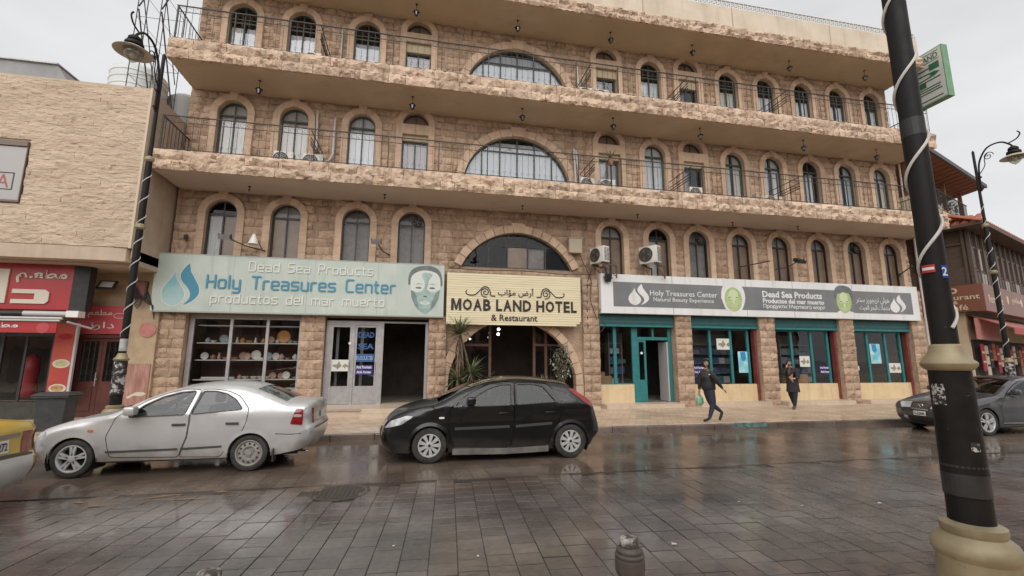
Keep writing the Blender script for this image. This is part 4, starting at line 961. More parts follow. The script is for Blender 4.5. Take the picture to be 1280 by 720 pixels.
# ================================================================== RIGHT SHOP
TEAL = mat('teal_paint', (.02, .155, .165, 1), (.03, .20, .205, 1), rough=.45, scale=5); DTEAL = mat('dark_teal_shutter', (.012, .075, .078, 1), (.02, .10, .10, 1), rough=.5, scale=5)
YEL = mat('yellow_sill_paint', (.64, .48, .28, 1), (.71, .56, .35, 1), rough=.6, scale=2, streak=((.36, .27, .17, 1), .4)); REDP = mat('red_paint', (.17, .035, .03, 1), (.24, .07, .06, 1), rough=.5, scale=4)
rf = thing('storefront', 'teal framed shop front with four bays and yellow sills', 'storefront', (14, 16.45, .27))
SLOT = {}
def shutter(x0, x1):
    m = MB(); z = 3.24
    for k in range(6): m.prism([(16.19-.012*(k % 2), z), (16.19, z+.07), (16.4, z+.07), (16.4, z)], x0, x1, 'yz'); z += .07
    o = obj('roller_shutter', m, DTEAL, rf); obj('shutter_rail', MB().box(x0, x1, 16.17, 16.4, 3.16, 3.235), TEAL, o)
for x0, x1 in ((6.69, 9.81), (10.53, 13.61), (14.36, 17.55), (18.29, 21.41)): shutter(x0, x1)
def pane(a, b_, z0, z1, y=16.46): obj('pane', MB().flat([(a, z0), (b_, z0), (b_, z1), (a, z1)], y), GLASS_S, rf)
m = MB().box(7.33, 7.45, 16.42, 16.5, .95, 3.16).box(8.10, 8.34, 16.42, 16.5, .27, 3.16).box(6.69, 6.73, 16.42, 16.5, .95, 3.16)
m.box(8.34, 9.74, 16.43, 16.5, 2.66, 2.78).box(8.98, 9.06, 16.43, 16.5, 2.78, 3.16).box(9.66, 9.80, 16.42, 16.5, .27, 3.16).box(6.73, 8.1, 16.43, 16.5, .95, 1.0)
obj('window_frame', m, TEAL, rf)
pane(6.73, 7.33, 1.0, 3.16); pane(7.45, 8.1, 1.0, 3.16); pane(8.34, 8.98, 2.78, 3.16); pane(9.06, 9.66, 2.78, 3.16)
d = obj('door', MB().box(8.34, 8.40, 16.44, 16.5, .28, 2.66).box(8.62, 8.70, 16.44, 16.5, .28, 2.66).box(8.40, 8.62, 16.445, 16.495, .28, 1.12).box(8.40, 8.62, 16.445, 16.495, 2.58, 2.66), TEAL, rf)
obj('pane', MB().flat([(8.4, 1.12), (8.62, 1.12), (8.62, 2.58), (8.4, 2.58)], 16.47), GLASS_S, d)
obj('round_lock', MB().lathe([(0, 0), (.05, 0), (.05, .03), (0, .03)], 14, (8.5, 16.41, 2.15), 'y'), WHITE, d)
obj('sill', MB().box(6.68, 8.12, 16.38, 16.55, .27, .95), YEL, rf)
obj('door_edge', MB().box(9.6, 9.655, 16.44, 17.1, .28, 2.6), mat('pale_door', (.45, .44, .43, 1), rough=.5), rf)
for x0, x1 in ((10.53, 13.61), (14.36, 17.55), (18.29, 21.41)):
    L_ = x1-x0; m = MB()
    for a in (.0, .31, .62, .88): m.box(x0+L_*a, x0+L_*a+.10, 16.42, 16.5, .93, 3.16)
    m.box(x0+.1, x1-.32, 16.425, 16.495, 3.1, 3.16); obj('window_frame', m, TEAL, rf)
    for a, b_ in ((.0, .31), (.31, .62), (.62, .88)): pane(x0+L_*a+.1, x0+L_*b_, .93, 3.1)
    obj('red_jamb', MB().box(x1-.09, x1-.01, 16.3, 16.52, .27, 3.16), REDP, rf)
    obj('sill', MB().box(x0, x1-.09, 16.36, 16.55, .27, .93), YEL, rf)
bird_card(11.85, 12.55, 2.31, 2.76, 16.44, rf); bird_card(15.75, 16.25, 1.62, 2.07, 16.44, rf); bird_card(20.35, 20.98, 1.36, 1.78, 16.44, rf)
POST = mat('sea_blue_print', (.10, .45, .60, 1), (.55, .75, .72, 1), rough=.45, scale=2.2, c3=(.32, .62, .66, 1)); PBL = mat('azure_print', (.02, .25, .52, 1), rough=.5)
for x0, x1, z0, z1 in ((12.8, 13.36, 1.38, 2.24), (19.42, 19.98, 1.76, 2.62)):
    c = obj('poster', MB().box(x0, x1, 16.44, 16.444, z0, z1), POST, rf)
    obj('print', MB().prism([(x0+.18*(x1-x0), z1-.02), (x0+.62*(x1-x0), z1-.02), (x0+.66*(x1-x0), z1-.3), (x0+.45*(x1-x0), z1-.4), (x0+.25*(x1-x0), z1-.32)], 16.438, 16.44), PBL, c)
obj('notice', MB().box(18.5, 18.75, 16.44, 16.444, 1.47, 1.65), OFFW, rf)
for bx in (16.69, 10.7):
    for k in range(2):
        o = obj('violet_label', MB().box(bx, bx+.57, 16.444, 16.448, 1.34+k*.17, 1.48+k*.17), PP, rf)
    text('Anti Psoriasis', (bx+.05, bx+.52, 1.54, 1.63), 16.442, OFFW, rf, .03, .001); text('Anti Acnea', (bx+.06, bx+.5, 1.37, 1.46), 16.442, OFFW, rf, .03, .001)

# shelving units with product rows inside the right shop
PROD = [mat('product_blue', (.06, .10, .22, 1), rough=.4), mat('product_white', (.45, .46, .47, 1), rough=.4), mat('product_grey', (.18, .19, .22, 1), rough=.4), mat('product_teal', (.05, .18, .2, 1), rough=.4)]
WOOD = mat('dark_wood', (.06, .032, .02, 1), (.09, .05, .03, 1), rough=.5, scale=6, stretch=(1, 1, 8)); SHM = mat('grey_shelf', (.22, .22, .23, 1), rough=.5)
rnd = random.Random(9)
BAYW = ['beside the teal door', 'behind the first full teal bay', 'behind the middle teal bay', 'behind the teal bay nearest the corner']
for bi, (x0, x1) in enumerate(((7.5, 8.1), (10.8, 13.2), (15.6, 17.2), (18.5, 19.4))):
    u = thing('shelving_unit', f'grey shelving unit of packaged goods {BAYW[bi]}', 'shelves', ((x0+x1)/2, 17.5, .27))
    obj('upright', MB().box(x0, x0+.04, 17.3, 17.7, .27, 3.0).box(x1-.04, x1, 17.3, 17.7, .27, 3.0).box(x0+.04, x1-.04, 17.68, 17.7, .27, 3.0), SHM, u)
    for z in (.55, .95, 1.35, 1.75, 2.15, 2.55):
        obj('shelf', MB().box(x0+.04, x1-.04, 17.3, 17.68, z-.02, z), SHM, u)
    for zi, z in enumerate((.95, 1.35, 1.75, 2.15)):
        x = x0+.08; k = 0
        while x < x1-.2:
            w_ = rnd.uniform(.26, .42); h_ = rnd.uniform(.14, .28)
            o = obj('product_box', MB().box(x, x+w_-.02, 17.34, 17.5, z+.001, z+h_), rnd.choice(PROD))
            tag(o, f"small product carton on {['the lowest','the second','the third','the highest'][zi]} filled shelf {BAYW[bi]}", 'carton', f'product cartons {BAYW[bi]}, row {zi+1}')
            x += w_; k += 1
CARD = mat('cardboard', (.30, .18, .09, 1), (.36, .23, .12, 1), rough=.8, scale=5)
for x0, x1, z0, z1, lb in ((6.78, 7.02, .96, 1.42, 'tall cardboard box in the window left of the teal door'), (7.02, 7.32, .96, 1.26, 'low cardboard box in the window left of the teal door'), (15.2, 16.25, .94, 1.30, 'wide cardboard box in the middle teal bay window')):
    t = thing('cardboard_box', lb, 'box', ((x0+x1)/2, 16.8, z0)); obj('box', MB().box(x0, x1, 16.62, 16.95, z0-.02, z1), CARD, t); obj('tape', MB().box(x0-.002, x1+.002, 16.76, 16.81, z0-.01, z1+.003), mat('tape', (.42, .3, .18, 1), rough=.3), t)
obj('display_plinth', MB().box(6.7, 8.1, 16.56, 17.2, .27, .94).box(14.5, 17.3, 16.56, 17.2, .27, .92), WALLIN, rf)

# ================================================================== HOTEL ENTRANCE
en = thing('entrance_screen', 'brown timber framed glass screen deep inside the hotel entrance arch', 'entrance screen', (3.3, 17.0, .22))
m = MB()
for x in (1.1, 2.52, 4.25, 4.72): m.box(x, x+.10, 17.0, 17.1, .22, 3.4)
m.box(1.2, 2.52, 17.01, 17.09, 2.38, 2.47).box(4.35, 5.9, 17.01, 17.09, 2.40, 2.49).box(.9, 6, 17.0, 17.1, 3.4, 3.6)
obj('frame', m, mat('brown_timber', (.10, .05, .035, 1), (.14, .075, .05, 1), rough=.5, scale=6), en)
for a, b_, z0, z1 in ((1.2, 2.52, .22, 2.38), (1.2, 2.52, 2.47, 3.4), (4.35, 4.72, .22, 2.4), (4.82, 5.9, .22, 2.4), (4.35, 5.9, 2.49, 3.4)): obj('pane', MB().flat([(a, z0), (b_, z0), (b_, z1), (a, z1)], 17.05), GLASS_S, en)
gr = MB()
for x in [4.95+.13*i for i in range(8)]: gr.box(x-.01, x+.01, 16.95, 16.97, .3, 2.4)
for z in (.6, 1.2, 1.8, 2.3): gr.box(4.85, 5.95, 16.945, 16.975, z-.01, z+.01)
obj('window_grille', gr, IRON, en)
LAMP = mat('lit_bulb', (1, .95, .85, 1), rough=.4, emit=((1, .93, .82, 1), 5))
for i, (x, y, z, lb) in enumerate(((2.72, 15.95, 2.96, 'upper of two lit white globe bulbs in the entrance arch'), (2.70, 15.9, 2.78, 'lower of two lit white globe bulbs in the entrance arch'), (1.74, 16.4, 2.62, 'small lit bulb behind the tall palm in the entrance'))):
    t = thing('lamp_bulb', lb, 'lamp', (x, y, z)); r = .05 if i < 2 else .03
    obj('globe', MB().lathe([(r*math.sin(a*PI/8), -r*math.cos(a*PI/8)) for a in range(9)], 14, (x, y, z)), LAMP, t, 60); obj('holder', MB().lathe([(.03, r*.8), (.03, r+.05), (.008, r+.05), (.008, r+.3)], 10, (x, y, z)), BLACK, t)
# ================================================================== FITTINGS ON THE HOTEL
# hanging lanterns
LGL = glass('lantern_glass', (.5, .5, .48, 1), .1)
def lantern(loc, label, group):
    x, y, z = loc; t = thing('hanging_lantern', label, 'lantern', loc, group=group); t.scale = (.72, .72, .68)
    obj('ceiling_rose', MB().lathe([(.07, 0), (.05, -.03), (.012, -.04), (.012, -.05)], 10, (x, y, z)), IRON, t)
    obj('chain', MB().tube([(x, y, z-.03), (x, y, z-.36)], .012, 5), IRON, t)
    h = obj('hood', MB().lathe([(.015, -.34), (.05, -.38), (.17, -.46), (.18, -.48), (.12, -.49)], 6, (x, y, z)), IRON, t)
    m = MB()
    for k in range(6):
        a = k*PI/3; m.tube([(x+.13*math.cos(a), y+.13*math.sin(a), z-.48), (x+.08*math.cos(a), y+.08*math.sin(a), z-.68)], .009, 4)
    m.lathe([(.085, -.68), (.06, -.72), (.0, -.75)], 6, (x, y, z)); obj('cage', m, IRON, t)
    obj('glass', MB().lathe([(.12, -.485), (.075, -.68)], 6, (x, y, z)), LGL, t)
    return t
ORD = ['first', 'second', 'third', 'fourth', 'fifth', 'sixth', 'seventh']
for i, (x, y) in enumerate(((-5.68, 15.35), (-.6, 15.26), (3.44, 15.22), (7.06, 15.15), (10.84, 15.15), (15.77, 15.15), (19.68, 15.24))):
    lantern((x, y, 11.22), f'black lantern under the middle balcony soffit, {ORD[i]} from left', 'lanterns under the middle balcony')
for i, (x, y) in enumerate(((-.6, 15.43), (3.31, 15.46), (7.17, 15.34), (10.88, 15.34), (15.73, 15.4), (19.67, 15.28))):
    lantern((x, y, 15.13), f'black lantern under the top balcony soffit, {ORD[i]} from left', 'lanterns under the top balcony')
for i, (x, y) in enumerate(((-5.75, 15.56), (-1.41, 15.39), (3.51, 15.52), (8.15, 15.59), (12.45, 15.7), (15.55, 15.65))):
    t = thing('lamp_holder', f'tiny bare lamp holder on the lowest soffit, {ORD[i]} from left', 'lamp holder', (x, y, 7.52), group='bare lamp holders')
    obj('rose', MB().lathe([(.05, 0), (.04, -.03), (.01, -.03), (.01, -.1)], 8, (x, y, 7.52)), IRON, t); obj('socket', MB().lathe([(.02, -.1), (.028, -.11), (.028, -.16), (.0, -.165)], 8, (x+.0, y, 7.52)), BLACK, t)

# air conditioners: casing, fan grille, side louvre, feet
ACW = mat('air_conditioner_white', (.58, .56, .51, 1), (.68, .66, .61, 1), rough=.5, scale=3, streak=((.4, .36, .3, 1), .3))
def ac(label, c, w_, d, h, rz=0, bracket=False, cm=None, group='air conditioners'):
    t = thing('air_conditioner', label, 'air conditioner', c, rz, group=group); cm = cm or ACW
    obj('casing', MB().bbox(-w_/2, w_/2, -d/2, d/2, .05, h, .015), cm, t, 30, local=True)
    r = h*.40; cx = -w_*.12
    g = MB()
    for k in range(1, 5):
        rr = r*k/4; g.tube([(cx+rr*math.cos(a*PI/12), -d/2-.018, .05+h/2+rr*math.sin(a*PI/12)-.02) for a in range(24)], .006, 4, closed=True)
    for a in range(8): g.tube([(cx, -d/2-.018, .03+h/2), (cx+r*math.cos(a*PI/4), -d/2-.018, .03+h/2+r*math.sin(a*PI/4))], .005, 4)
    obj('fan_opening', MB().lathe([(0, -.004), (r, -.004), (r, .01)], 28, (cx, -d/2, .03+h/2), 'y'), mat('dark_fan_well', (.05, .042, .035, 1), (.11, .085, .065, 1), rough=.7, scale=6), t, local=True)
    obj('fan_grille', g, BLACK if bracket else cm, t, local=True)
    bl = MB()
    for a in range(3): bl.prism([(cx+r*.15*math.cos(a*2.1), .03+h/2+r*.15*math.sin(a*2.1)), (cx+r*.85*math.cos(a*2.1-.35), .03+h/2+r*.85*math.sin(a*2.1-.35)), (cx+r*.85*math.cos(a*2.1+.35), .03+h/2+r*.85*math.sin(a*2.1+.35))], -d/2-.012, -d/2-.006)
    obj('fan_blade', bl, mat('fan_grey', (.13, .12, .11, 1), rough=.5), t, local=True)
    lv = MB()
    for k in range(10):
        for q in range(2): lv.box(w_/2-.001, w_/2+.006, -d/2+.05+q*(d*.42), -d/2+.05+q*(d*.42)+d*.34, .12+k*(h-.16)/10, .12+k*(h-.16)/10+(h-.16)/20)
    obj('side_louvre', lv, BLACK, t, local=True)
    obj('foot', MB().box(-w_/2+.08, -w_/2+.14, -d/2, d/2, 0, .05).box(w_/2-.14, w_/2-.08, -d/2, d/2, 0, .05), BLACK, t, local=True)
    if bracket:
        m = MB()
        for s in (-1, 1):
            X = s*(w_/2-.1); m.box(X-.02, X+.02, -d/2-.05, .62, -.045, -.001).tube([(X, -d/2+.05, -.04), (X, .6, -.45)], .018, 4).box(X-.02, X+.02, .58, .62, -.5, .0)
        obj('wall_bracket', m, mat('rusty_bracket', (.09, .055, .04, 1), (.16, .10, .07, 1), rough=.8, scale=12), t, local=True)
    return t
ac('large white air conditioner on a bracket above the grey sign, fan facing left', (8.62, 15.62, 5.52), .74, .36, .72, RD(-56), True)
ac('white air conditioner seen end on, on a bracket left of the fan-facing one', (6.55, 15.66, 5.45), .72, .32, .66, RD(-68), True)
for i, (x, z, rz, lb) in enumerate(((-3.82, 8.15, 0, 'right of the second window'), (-4.75, 8.15, 0, 'left of the second window'), (6.05, 8.15, 8, 'just right of the big arch'), (6.86, 8.15, -5, 'by the door after the arch'), (10.68, 8.15, 0, 'by the third balcony door'))):
    ac(f'small white air conditioner on the lower balcony, {lb}', (x, 15.5, z), .62, .26, .62, RD(rz), group='air conditioners on the lower balcony')
ac('low beige air conditioner lying on the lower balcony between plain windows', (14.2, 15.5, 8.15), 1.0, .3, .52, 0, cm=mat('air_conditioner_beige', (.5, .43, .33, 1), rough=.6), group='air conditioners on the lower balcony')
for x, lb in ((-4.05, 'by the second window from left'), (6.05, 'just right of the big arch'), (6.72, 'beside the door after the big arch')):
    ac(f'small white air conditioner on the upper balcony, {lb}', (x, 15.4, 11.90), .55, .26, .58, 0, group='air conditioners on the upper balcony')
# meter box, pipes, cables
mbx = thing('meter_box', 'cream metal meter box beside the arched window over the entrance', 'meter box', (5.72, 16.1, 5.95))
obj('casing', MB().bbox(5.46, 5.98, 15.98, 16.2, 5.95, 6.52, .01), mat('cream_metal', (.42, .35, .26, 1), rough=.5), mbx); obj('rain_lip', MB().box(5.43, 6.01, 15.95, 16.2, 6.52, 6.55), mat('cream_metal', (.42, .35, .26, 1)), mbx)
PIPE = mat('grey_pipe', (.45, .43, .41, 1), (.52, .5, .47, 1), rough=.6, scale=4)
m = MB().tube([(-3.98, 16.18, 10.8), (-3.93, 16.18, 9.3)], .035).tube([(-3.36, 16.18, 10.6), (-3.36, 16.18, 9.2), (-3.45, 16.15, 8.95), (-3.7, 16.1, 8.7)], .035)
for i, P in enumerate(([(-3.98, 16.18, 10.8), (-3.93, 16.18, 9.3)], [(-3.36, 16.18, 10.6), (-3.36, 16.18, 9.2), (-3.45, 16.15, 8.95), (-3.7, 16.1, 8.7)], [(5.78, 16.15, 10.3), (5.85, 16.15, 8.6)], [(5.86, 16.15, 10.25), (6.0, 16.15, 9.0), (6.0, 16.1, 8.7)], [(-3.3, 16.18, 14.3), (-3.3, 16.18, 12.4)], [(6.0, 16.15, 14.0), (6.05, 16.15, 12.4)], [(22.16, 16.2, 11.2), (22.16, 16.2, 8.2)], [(22.22, 16.05, 7.5), (22.2, 16.05, 1.0), (22.2, 16.0, .2)])):
    obj('drain_pipe', MB().tube(P, .038, 8), PIPE, hotel, 40)
CAB = mat('black_cable', (.03, .027, .025, 1), rough=.6)
for P in ([(5.9, 16.15, 5.98), (6.1, 16.12, 5.5), (6.35, 16.1, 4.9), (6.3, 16.1, 4.2), (6.55, 16.1, 3.4)], [(.9, 16.1, 5.17), (2.2, 16.08, 5.12), (3.6, 16.08, 5.16), (5.2, 16.08, 5.1), (6.4, 16.05, 5.12)], [(6.55, 15.8, 5.45), (6.3, 16.0, 5.2), (6.2, 16.15, 4.6), (6.2, 16.15, 3.0)], [(6.7, 16.0, 3.9), (6.55, 15.95, 3.5), (6.8, 15.9, 3.2), (6.6, 15.95, 2.9)]):
    obj('cable', MB().tube(crom(P, 4), .014, 5), CAB, hotel)
# floodlights on arms above the signs
FLM = mat('grey_floodlight', (.22, .22, .22, 1), (.3, .3, .3, 1), rough=.4, metal=.4, scale=5)
def flood(label, base, head, tilt, w_=.34, h=.24, m=None):
    t = thing('floodlight', label, 'floodlight', base)
    obj('arm', MB().tube([base, ((base[0]+head[0])/2, (base[1]+head[1])/2, base[2]+.05), head], .02, 6), IRON, t)
    M = Matrix.Translation(head) @ Matrix.Rotation(RD(tilt), 4, 'X')
    obj('head', MB().prism([(-w_/2, -h/2), (w_/2, -h/2), (w_*.4, h/2), (-w_*.4, h/2)], -.06, .06, 'xy').mesh('head'), m or FLM, t, M=M)
    obj('lens', MB().box(-w_/2+.03, w_/2-.03, -h/2+.03, h/2-.03, -.066, -.058).mesh('lens'), GLASS_S, t, M=M)
    obj('bracket', MB().box(-w_/2-.02, -w_/2, -.03, .03, -.08, .1).box(w_/2, w_/2+.02, -.03, .03, -.08, .1).mesh('bracket'), IRON, t, M=M)
flood('grey floodlight on an arm above the mint sign, in front of the leftmost window', (-5.3, 16.2, 5.5), (-6.25, 15.4, 5.72), 25)
flood('small grey floodlight above the mint sign between the third and fourth windows', (-1.2, 16.2, 5.55), (-1.62, 15.5, 5.85), 30, .3, .26)
flood('dark floodlight above the long grey sign', (14.7, 16.2, 5.7), (15.3, 15.5, 5.98), 30, .36, .36, BLACK)
flood('black floodlight hanging at the left end of the long grey sign', (6.75, 16.1, 5.4), (6.9, 15.75, 4.98), -70, .26, .3, BLACK)
t = thing('floodlight', 'white shaded lamp beside the leftmost grey floodlight above the mint sign', 'floodlight', (-5.5, 15.9, 5.6)); obj('shade', MB().lathe([(.03, .35), (.06, .3), (.17, .0), (.16, .0), (.03, .29)], 12, (-5.55, 15.8, 5.62)), WHITE, t, 40); obj('stem', MB().tube([(-5.55, 15.8, 5.95), (-5.4, 16.2, 5.55)], .015), IRON, t)
for a, b_, lb in (((-7.75, 16.2, 5.85), (-7.5, 15.75, 5.62), 'bare metal rod stub at the left end above the mint sign'), ((13.0, 16.2, 5.75), (13.9, 15.5, 5.9), 'bare metal arm above the long grey sign'), ((21.3, 16.2, 5.75), (21.0, 15.4, 6.0), 'bare metal arm above the right end of the grey sign')):
    t = thing('metal_arm', lb, 'metal arm', a); obj('arm', MB().tube([a, b_], .025, 6), IRON, t); obj('base_plate', MB().box(a[0]-.06, a[0]+.06, 16.19, 16.22, a[2]-.08, a[2]+.08), IRON, t)
for i, x in ((3, 'fourth'), (7, 'eighth'), (11, 'twelfth')):
    c = (CX[i]+.2, YW+.06, 6.9); t = thing('ventilator', f'round black fan set in the mezzanine window, {x} from left', 'ventilator', c)
    obj('ring', MB().lathe([(.17, 0), (.17, -.05), (.14, -.05), (.13, .0)], 20, c, 'y'), BLACK, t); b_ = MB().lathe([(0, -.035), (.04, -.035), (.04, -.02)], 10, c, 'y')
    for k in range(5):
        a = k*2*PI/5; b_.prism([(c[0]+.03*math.cos(a), c[2]+.03*math.sin(a)), (c[0]+.13*math.cos(a-.4), c[2]+.13*math.sin(a-.4)), (c[0]+.13*math.cos(a+.3), c[2]+.13*math.sin(a+.3))], c[1]-.03, c[1]-.025)
    obj('fan', b_, mat('fan_grey', (.13, .12, .11, 1)), t)

# ================================================================== PLANTS
LEAF = mat('leaf_green', (.085, .11, .05, 1), (.19, .22, .12, 1), rough=.5, scale=9, vary=.3); DRY = mat('dry_leaf', (.14, .095, .06, 1), (.24, .17, .11, 1), rough=.8, scale=9, vary=.25)
BARK = mat('bark', (.10, .07, .05, 1), (.17, .125, .09, 1), rough=.9, scale=15, bump=.4); PALE = mat('pale_leaf', (.18, .21, .15, 1), (.36, .38, .30, 1), rough=.5, scale=12, vary=.25)
TERRA = mat('terracotta', (.27, .12, .07, 1), rough=.8)
def blade(L_, w_, droop, n=5):
    vs_ = []; 
    for i in range(n+1):
        t = i/n; x = L_*t; z = -droop*L_*t*t; ww = w_*(1-t)**.7*(.6+.4*min(1, t*5))
        vs_ += [(x, -ww, z+.15*ww), (x, 0, z-.1*ww), (x, ww, z+.15*ww)]
    fs = []
    for i in range(n):
        for k in range(2): fs.append((3*i+k, 3*i+k+1, 3*i+k+4, 3*i+k+3))
    return MB().add(vs_, fs).mesh('leaf', 60)
BL = [blade(.62, .034, .25), blade(.70, .032, .45), blade(.55, .034, .1)]; BD = [blade(.6, .028, .5), blade(.5, .03, .8)]
def rosette(t, c, n, rnd, dry=14, s=1.0):
    for i in range(n):
        a = i*2.399+rnd.uniform(-.2, .2); e = RD(rnd.uniform(-12, 78))
        obj('leaf', rnd.choice(BL), LEAF, t, M=Matrix.Translation(c) @ Matrix.Rotation(a, 4, 'Z') @ Matrix.Rotation(-e, 4, 'Y') @ Matrix.Scale(s*rnd.uniform(.8, 1.15), 4))
    for i in range(dry):
        a = i*2.399; obj('leaf', rnd.choice(BD), DRY, t, M=Matrix.Translation((c[0], c[1], c[2]-.05-.012*i)) @ Matrix.Rotation(a, 4, 'Z') @ Matrix.Rotation(RD(rnd.uniform(45, 80)), 4, 'Y') @ Matrix.Scale(s, 4))
rnd = random.Random(3)
yu = thing('yucca', 'tall yucca with a bare leaning trunk and three spiky heads at the entrance', 'plant', (1.75, 15.55, .12))
obj('trunk', MB().tube([(1.9, 15.55, .2), (1.72, 15.5, 1.2), (1.5, 15.48, 2.1), (1.30, 15.46, 2.72)], [.05, .045, .04, .035], 7), BARK, yu, 60)
obj('branch', MB().tube([(1.35, 15.6, .2), (1.28, 15.6, 1.15)], .04, 6), BARK, yu, 60); obj('branch', MB().tube([(1.7, 15.6, .2), (1.72, 15.62, 1.3)], .04, 6), BARK, yu, 60)
rosette(yu, (1.28, 15.45, 2.74), 80, rnd, 70, 1.2); rosette(yu, (1.26, 15.6, 1.22), 60, rnd, 60, 1.05); rosette(yu, (1.72, 15.62, 1.38), 60, rnd, 40, 1.1)
obj('pot', MB().lathe([(.0, .12), (.2, .12), (.28, .5), (.3, .52), (.26, .52), (.24, .45), (0, .44)], 16, (1.6, 15.58, 0)), TERRA, yu, 40)
sp = thing('agave', 'low spiky plant with few upright leaves behind the black car', 'plant', (4.3, 15.6, .12))
for i in range(9):
    obj('leaf', BL[2], DRY if i % 3 else LEAF, sp, M=Matrix.Translation((4.3, 15.6, .75)) @ Matrix.Rotation(i*2.4, 4, 'Z') @ Matrix.Rotation(-RD(rnd.uniform(45, 82)), 4, 'Y') @ Matrix.Scale(1.25, 4))
obj('pot', MB().lathe([(.0, .12), (.17, .12), (.24, .62), (.25, .72), (.2, .72), (0, .68)], 14, (4.3, 15.6, 0)), TERRA, sp, 40)
shb = thing('potted_shrub', 'potted shrub with pale variegated leaves inside the right of the entrance arch', 'plant', (5.1, 16.0, .12))
obj('pot', MB().lathe([(.0, .2), (.18, .2), (.25, .62), (.26, .66), (.2, .66), (0, .6)], 14, (5.1, 16.0, 0)), TERRA, shb, 40)
tr = MB()
for k in range(7):
    a = k*.9; tr.tube([(5.1, 16.0, .6), (5.1+.12*math.cos(a), 16.0+.1*math.sin(a), 1.2), (5.1+.3*math.cos(a), 16+.2*math.sin(a), 1.7+.12*k)], [.02, .015, .008], 5)
obj('stem', tr, BARK, shb)
lf = MB().add([(0, 0, 0), (.07, -.035, .01), (.16, 0, -.02), (.07, .035, .01)], [(0, 1, 2), (0, 2, 3)]).mesh('leaf', 60)
for i in range(260):
    u = rnd.random(); a = rnd.uniform(0, 2*PI); r = .46*math.sqrt(rnd.random()); z = 1.15+rnd.random()*1.35; r *= max(.3, 1-abs(z-1.8)*.75)
    obj('leaf', lf, PALE, shb, M=Matrix.Translation((5.1+r*math.cos(a), 16.0+r*.7*math.sin(a), z)) @ Matrix.Rotation(rnd.uniform(0, 6.3), 4, 'Z') @ Matrix.Rotation(RD(rnd.uniform(-40, 60)), 4, 'Y') @ Matrix.Scale(rnd.uniform(.6, 1.1), 4))
bp_ = thing('balcony_plant', 'small dark spiky potted plant on the lower balcony rail by a door', 'plant', (6.7, 14.7, 8.15))
for i in range(16): obj('leaf', BL[2], LEAF, bp_, M=Matrix.Translation((6.72, 14.75, 9.3)) @ Matrix.Rotation(i*2.4, 4, 'Z') @ Matrix.Rotation(-RD(rnd.uniform(15, 85)), 4, 'Y') @ Matrix.Scale(.75, 4))
obj('pot', MB().lathe([(0, 9.05), (.08, 9.05), (.11, 9.28), (0, 9.28)], 12, (6.72, 14.75, 0)), TERRA, bp_); obj('stand', MB().tube([(6.72, 14.75, 8.15), (6.72, 14.75, 9.06)], .03), IRON, bp_)
# ================================================================== LEFT BUILDING
lb_ = thing('restaurant_building', 'flat roofed sandstone building with a blank overhanging upper storey at the left edge', 'building', (-11, 14.4, 0))
X1 = -8.27; X0 = -22.0; YF = 14.42
LST = mat('limestone_pale', (.47, .36, .265, 1), (.58, .46, .35, 1), rough=.9, scale=1.5, bump=1.0, bscale=8, bdist=.07, vary=.05, c3=(.52, .405, .30, 1), stretch=(.6, 1, 1.5), pits=((.36, .25, .165, 1), .5, 3, .54, .68))
LSM = mat('limestone_plain', (.44, .345, .26, 1), (.52, .415, .32, 1), rough=.85, scale=2, bump=.15, bscale=30, streak=((.30, .22, .16, 1), .3))
obj('upper_storey', MB().box(X0, X1-.02, YF+.05, 24, 5.0, 9.9), LSM, lb_)
obj('side_wall', MB().box(X1-.02, X1, YF+.1, 24, 4.72, 9.95), LSM, lb_)
obj('fascia_band', MB().prism([(X0, YF), (X1-.5, YF), (X1-.12, YF+.06), (X1, YF+.35), (X1, 16.3), (X0, 16.3)], 4.62, 5.0, 'xy'), LSM, lb_)
obj('corner_strip', MB().box(X1-.05, X1+.012, YF-.01, YF+.12, 5.0, 10.0), mat('corner_trim', (.55, .45, .34, 1), rough=.7), lb_)
# stones of the upper wall (bill-board left out), 18 courses
its = []; Z0, Z1 = 5.02, 9.95; nc = 18; h = (Z1-Z0)/nc
BX0, BX1, BZ0, BZ1 = -13.6, -11.1, 6.2, 7.95
for c in range(nc):
    x = X1-.05-random.uniform(0, .2); z = Z0+(c+.5)*h
    x = X1-.05
    while x > -16:
        w_ = random.uniform(.38, .7); a = x-w_
        if Z0+(c+1)*h > BZ0+.02 and Z0+c*h < BZ1-.02 and a < BX1:
            if x > BX1+.08: a = BX1
            else: break
        its.append((a, x, z)); x = a
its.sort(key=lambda s: (s[0]+9)**2+(s[2]-5)**2)
SVL = [stone_variant(80+i, 6, 3, .05, .8, (.998, .995)) for i in range(8)]; rest = []
for i, (a, b_, z) in enumerate(its):
    M = Matrix.Translation(((a+b_)/2, YF+.05, z)) @ Matrix.Diagonal((b_-a, 1, h*random.choice((1, -1)), 1)); me = random.choice(SVL)
    if i < 200: obj('stone', me, LST, lb_, M=M)
    else: rest.append((me, M))
if rest: tag(obj('stone_cladding', join_mesh('stone_cladding', rest), LST, lb_), kind='stuff')
obj('parapet_cap', MB().box(X0, X1, YF+.02, YF+.3, 9.95, 10.0), LSM, lb_)
obj('recess', MB().box(BX0, BX1, YF+.05, YF+.06, BZ0, BZ1), MORTAR, lb_)
